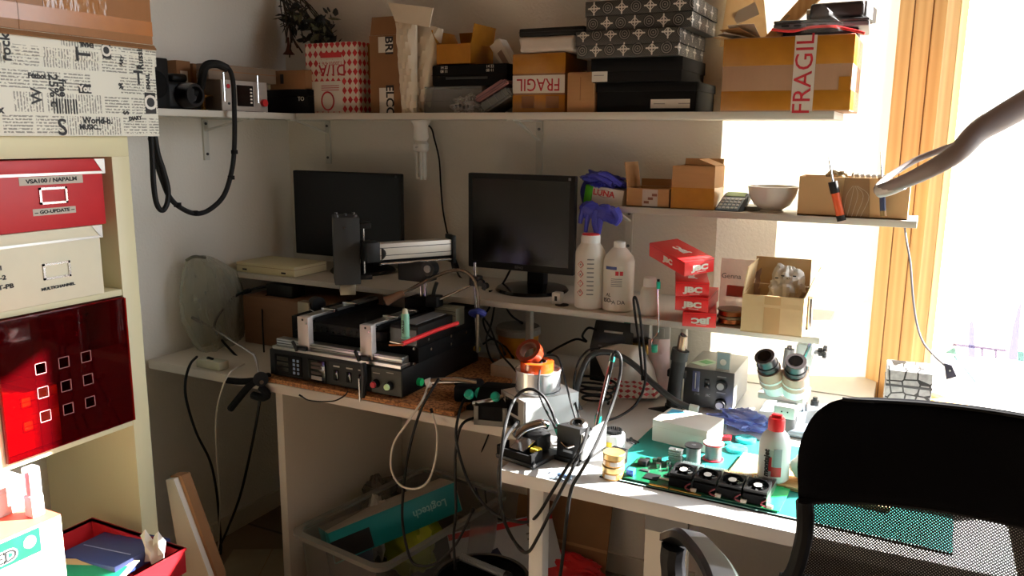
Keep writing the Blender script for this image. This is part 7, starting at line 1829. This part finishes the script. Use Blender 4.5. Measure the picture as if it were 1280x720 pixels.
# mesh below
G = []
for i in range(11):
    row = []
    for k in range(NU+1):
        u = -1+2*k/NU; z = zs_(u)+(zB-zs_(u))*i/10; row.append(back_pt(u*.985, z, .0))
    G.append(row)
MB().grid(G).build('mesh_panel', NET, t)
# side frames
for s in (-1, 1):
    P = [back_pt(s*1.0, zs_(1)+(zB-zs_(1))*i/8, .0) for i in range(9)]
    MB().tube([p+V((-s*.009, 0, 0)) for p in P], .013, 10, 3).build('side_frame', CH, t)
MB().tube([back_pt(u/10, zB, 0) for u in range(-10, 11)], .014, 10, 2).build('lower_frame', CH, t)
# lumbar spine, seat, armrests, gas lift, star base
MB().tube([V((0, yc-o_.y+.03, zB+.02)), V((0, yc-o_.y+.05, .62)), V((0, yc-o_.y+.10, .5)), V((0, .02, .44))], .024, 10, 5).build('back_support', CH, t)
MB().b(-.25, -.2, .46, .25, .28, .53, .03, 3).build('seat', CHF, t)
MB().cyl((0, .02, .10), (0, .02, .45), .03, .025).build('gas_lift', DSTEEL, t)
for k in range(5):
    a = k*2*PI/5+.3; e = V((math.cos(a)*.3, .02+math.sin(a)*.3, .075)); MB().tube([V((0, .02, .11)), e], .022, 10, 3, rs=(.03, .018)).build('base_leg', CH, t)
    MB().cyl(e+V((-.0, -.02, -.045)), e+V((.0, .02, -.045)), .03).build('caster', BLACKM, t)
# armrests (looped)
def arm(s):
    if s < 0: P = [adist(843, 671, 1.30)-o_, adist(862, 667, 1.26)-o_, adist(880, 683, 1.2)-o_, adist(895, 703, 1.14)-o_, adist(907, 730, 1.08)-o_, adist(912, 770, 1.0)-o_]
    else: P = [V((-p.x, p.y, p.z)) for p in arm_pts]
    return P
arm_pts = arm(-1)
for s in (-1, 1):
    P = arm_pts if s < 0 else [V((-p.x, p.y, p.z)) for p in arm_pts]
    C = catmull(P, 5); top = []
    for i, p in enumerate(C):
        w_ = .024; side = V((1, .2*s*0, 0))
        top.append([p+side*(x*w_)+V((0, 0, zz_)) for x, zz_ in ((-1, -.012), (-1.0, .0), (-.7, .006), (.7, .006), (1.0, .0), (1, -.012), (0, -.016), (-1, -.012))])
    MB().grid(top).build('armrest', mat('chair_arm_plastic', (24, 25, 28), .35, noise=.03), t)
    F = P[0]
    MB().tube([F+V((0, .0, -.014)), F+V((-.006*s*0, .004, -.06)), F+V((.03*(-s), -.0, -.16)), V((s*.26, .02, .5))], .02, 10, 5).build('arm_support', CH, t)
    B_ = P[-1]; MB().tube([B_, B_+V((.0, .0, -.08)), V((s*.26, -.1, .5))], .018, 10, 5).build('arm_support', CH, t)
# ================================================================ under the desks
TUB = clear('tub_plastic', (150, 152, 146), .16, .3)
zr = .30
c_ = [az(*p, zr) for p in ((330, 660), (425, 705), (628, 655), (490, 586))]
ctr_ = V((.80, -.50, 0)); dirL = (az(490, 586, zr)-az(330, 660, zr)); ang = math.atan2(dirL.y, dirL.x)
t = thing('storage_tub', 'translucent plastic storage tub on the floor under the long desk', 'tub', (.835, -.465, 0.0), ang-R(90)+R(90)*0); o_ = t.location
w, d, th = .60, .37, .004
t.rotation_euler = (0, 0, ang); 
mb = MB(); wb, db = w*.9, d*.88
def tubring(sw, sd, z, r=.04, N=6):
    out = []
    for cxs, cys, a0 in ((1, 1, 0), (-1, 1, 90), (-1, -1, 180), (1, -1, 270)):
        for k in range(N+1): a = R(a0+90*k/N); out.append(V((cxs*(sw/2-r)+math.cos(a)*r, cys*(sd/2-r)+math.sin(a)*r, z)))
    return out
R1 = [tubring(wb, db, .002), tubring(w*.97, d*.96, zr-.03), tubring(w*.98, d*.97, zr-.012)]
def closedgrid(mb, rings): mb.grid([r_+[r_[0]] for r_ in rings])
closedgrid(mb, R1); mb.bm.faces.new([mb.bm.verts.new(p) for p in tubring(wb, db, .002)]); bmesh.ops.remove_doubles(mb.bm, verts=mb.bm.verts[:], dist=1e-5)
mb.build('tub', TUB, t)
mb = MB(); closedgrid(mb, [tubring(w*.98, d*.97, zr-.014), tubring(w*1.03, d*1.05, zr-.014), tubring(w*1.03, d*1.05, zr), tubring(w*.96, d*.95, zr), tubring(w*.96, d*.95, zr-.01)]); mb.build('rim', clear('tub_rim', (160, 162, 156), .34, .3), t)
def floorthing(name, label, cat, loc, rot): return thing(name, label, cat, loc, 0, rot=rot)
# teal keyboard box
P0, P1 = az(412, 668, .25), az(570, 604, .32)
v_ = (P1-P0); an = math.atan2(v_.y, v_.x); L = v_.length
t = thing('keyboard_box', 'long teal product box with upside down pale lettering inside the plastic tub', 'box', (P0+P1)/2+V((0, 0, -.045)), 0, rot=(R(-15), -math.asin(v_.z/L), an))
MB().b(-L/2, -.02, -.05, L/2, .10, .05, .002).build('body', mat('teal_box', (8, 140, 146), .4), t)
MB().b(-L/2+.001, -.0195, .0502, L/2-.001, .0995, .0512).build('top_face', mat('pale_top', (190, 186, 176), .5), t); MB().b(L/2, -.0195, -.048, L/2+.001, .0995, .048).build('end_face', PAPER, t)
text('Logitech', .036, mat('pale_teal_print', (150, 206, 206), .5), t, (L*.26, -.0206, -.0), frot(0, PI), bold=.0006)
MB().b(-L/2+.0, -.0212, -.045, -L/2+.13, -.0202, .02).build('dark_print', INK, t)
t = thing('game_box', 'black and blue printed box at the near end of the plastic tub', 'box', az(440, 692, .16), an, rot=(R(-20), 0, an))
MB().b(-.09, -.03, -.08, .06, .04, .045, .002).build('body', mat('dark_blue_box', (24, 34, 62), .4), t)
for k in range(3): MB().b(-.07+.035*k, -.0312, -.01+.01*k, -.05+.035*k, -.0302, .014+.01*k).build('print_patch', (mat('slate_print', (120, 130, 160), .5), mat('cream_patch', (206, 190, 170), .5), mat('slate_print', (0, 0, 0)))[k], t)
t = thing('plastic_bag', 'lime green and white shopping bag stuffed into the plastic tub', 'bag', az(495, 672, .14))
MB().blob((0.03, .02, .0), (.11, .07, .13), 51, .35, 4, 50, 34).build('green_bag', mat('lime_bag', (156, 172, 24), .4, noise=.1, bump=.3, bscale=20), t)
MB().blob((-.06, -.02, .03), (.05, .05, .11), 55, .4, 5, 40, 30).build('white_handle', mat('white_bag', (206, 206, 196), .4, noise=.05), t)
t = thing('plastic_bag', 'crumpled clear bag filling the back of the plastic tub', 'bag', az(470, 625, .2))
MB().blob((0, 0.0, .0), (.11, .08, .08), 61, .5, 5, 50, 34).build('bag', clear('grey_bag', (150, 150, 140), .35, .25, bump=.7), t)
# white red box on the floor, red box, waste basket
cb = az(655, 700, .06)
t = thing('console_box', 'white box with a red stripe leaning on the floor by the desk leg', 'box', (az(640, 690, .1).x, az(640, 690, .1).y, .09), 0, rot=(R(-38), R(-8), R(38)))
MB().b(-.2, -.02, -.10, .16, .05, .11, .002).build('body', mat('pale_blue_white', (196, 200, 208), .45), t)
MB().b(-.2, -.0212, .085, .16, -.0202, .105).build('red_stripe', RED, t); MB().b(-.2, -.0212, -.1, .16, -.0202, -.07).build('red_stripe', RED, t)
MB().prism([(-.08, -.03), (-.02, -.035), (0, -.01), (-.015, .03), (-.06, .02)], .001, MX.Translation((-.03, -.0205, 0)) @ MX.Rotation(PI/2, 4, 'X')).build('dark_emblem', mat('navy_emblem', (30, 36, 70), .5), t)
for k in range(4): MB().b(.06, -.0212, .05-.018*k, .13-.01*(k % 2), -.0202, .056-.018*k).build('text_line', GREY, t)
pr = az(700, 690, .05)
t = thing('red_bag', 'crumpled red plastic bag on the floor behind the white desk leg', 'bag', (1.26, -.13, 0.0))
MB().blob((0, 0, .045), (.13, .06, .05), 71, .3, 4, 44, 30).build('bag', mat('red_bag', (206, 24, 30), .4, noise=.05), t); MB().tube([(.05, -.05, .07), (.1, -.06, .09), (.13, -.04, .05)], .006, 8).build('handle', mat('red_bag', (0, 0, 0)), t)
pw = az(606, 735, .30)
t = thing('waste_basket', 'round black waste basket with a metal rim at the bottom edge of the photo', 'basket', (pw.x, pw.y-.02, 0.0))
rw = .125; hwb = .34
MB().lathe([(rw*.8, 0), (rw*.98, hwb-.01), (rw*.95, hwb-.01), (rw*.77, .006), (0, .006)], n=44, cap=False).build('basket', BLACKM, t)
MB().lathe([(rw*.95, hwb-.012), (rw*1.03, hwb-.012), (rw*1.03, hwb), (rw*.95, hwb), (rw*.95, hwb-.012)], n=44, cap=False).build('rim', DSTEEL, t)
t2 = thing('ribbed_tube', 'grey ribbed flexible tube lying across the black waste basket', 'tube', (pw.x-.05, pw.y+.03, hwb-.005))
A = []
mb = MB()
for k in range(28): 
    p = V((-.05+.0055*k, .02-.001*k, .004)); mb.cyl(p, p+V((.003, -.0005, 0)), .011, n=10)
mb.tube([(-.05, .02, .004), (.1, -.008, .004)], .009, 10, 2); mb.build('ribs', GREY, t2); MB().cyl((.1, -.008, .004), (.115, -.011, .004), .012).build('cuff', BLACK, t2)
t = thing('flat_box', 'flat pale cardboard lying on the floor in front of the plastic tub', 'cardboard', (az(330, 715, 0).x, az(330, 715, 0).y, .0008), .5)
MB().b(-.14, -.1, 0, .13, .12, .02, .002).build('box', mat('dusty_card', (150, 138, 116), .8), t); MB().b(-.001, -.1002, .0202, .001, .1202, .0206).build('seam', CARD_D, t)
t = thing('cardboard_sheet', 'brown cardboard sheet leaning on the back wall behind the plastic tub', 'cardboard', (1.22, -.05, .0))
MB().slab([(-.19, -.05, .001), (.16, -.05, .001), (.16, .02, .3), (-.19, .02, .27)], .006, (0, 1, .2)).build('sheet', CARD_D, t)
MB().slab([(-.19, -.0265, .1), (.16, -.0265, .1), (.16, -.0245, .11), (-.19, -.0245, .11)], .001, (0, -1, 0)).build('crease', CARD, t)
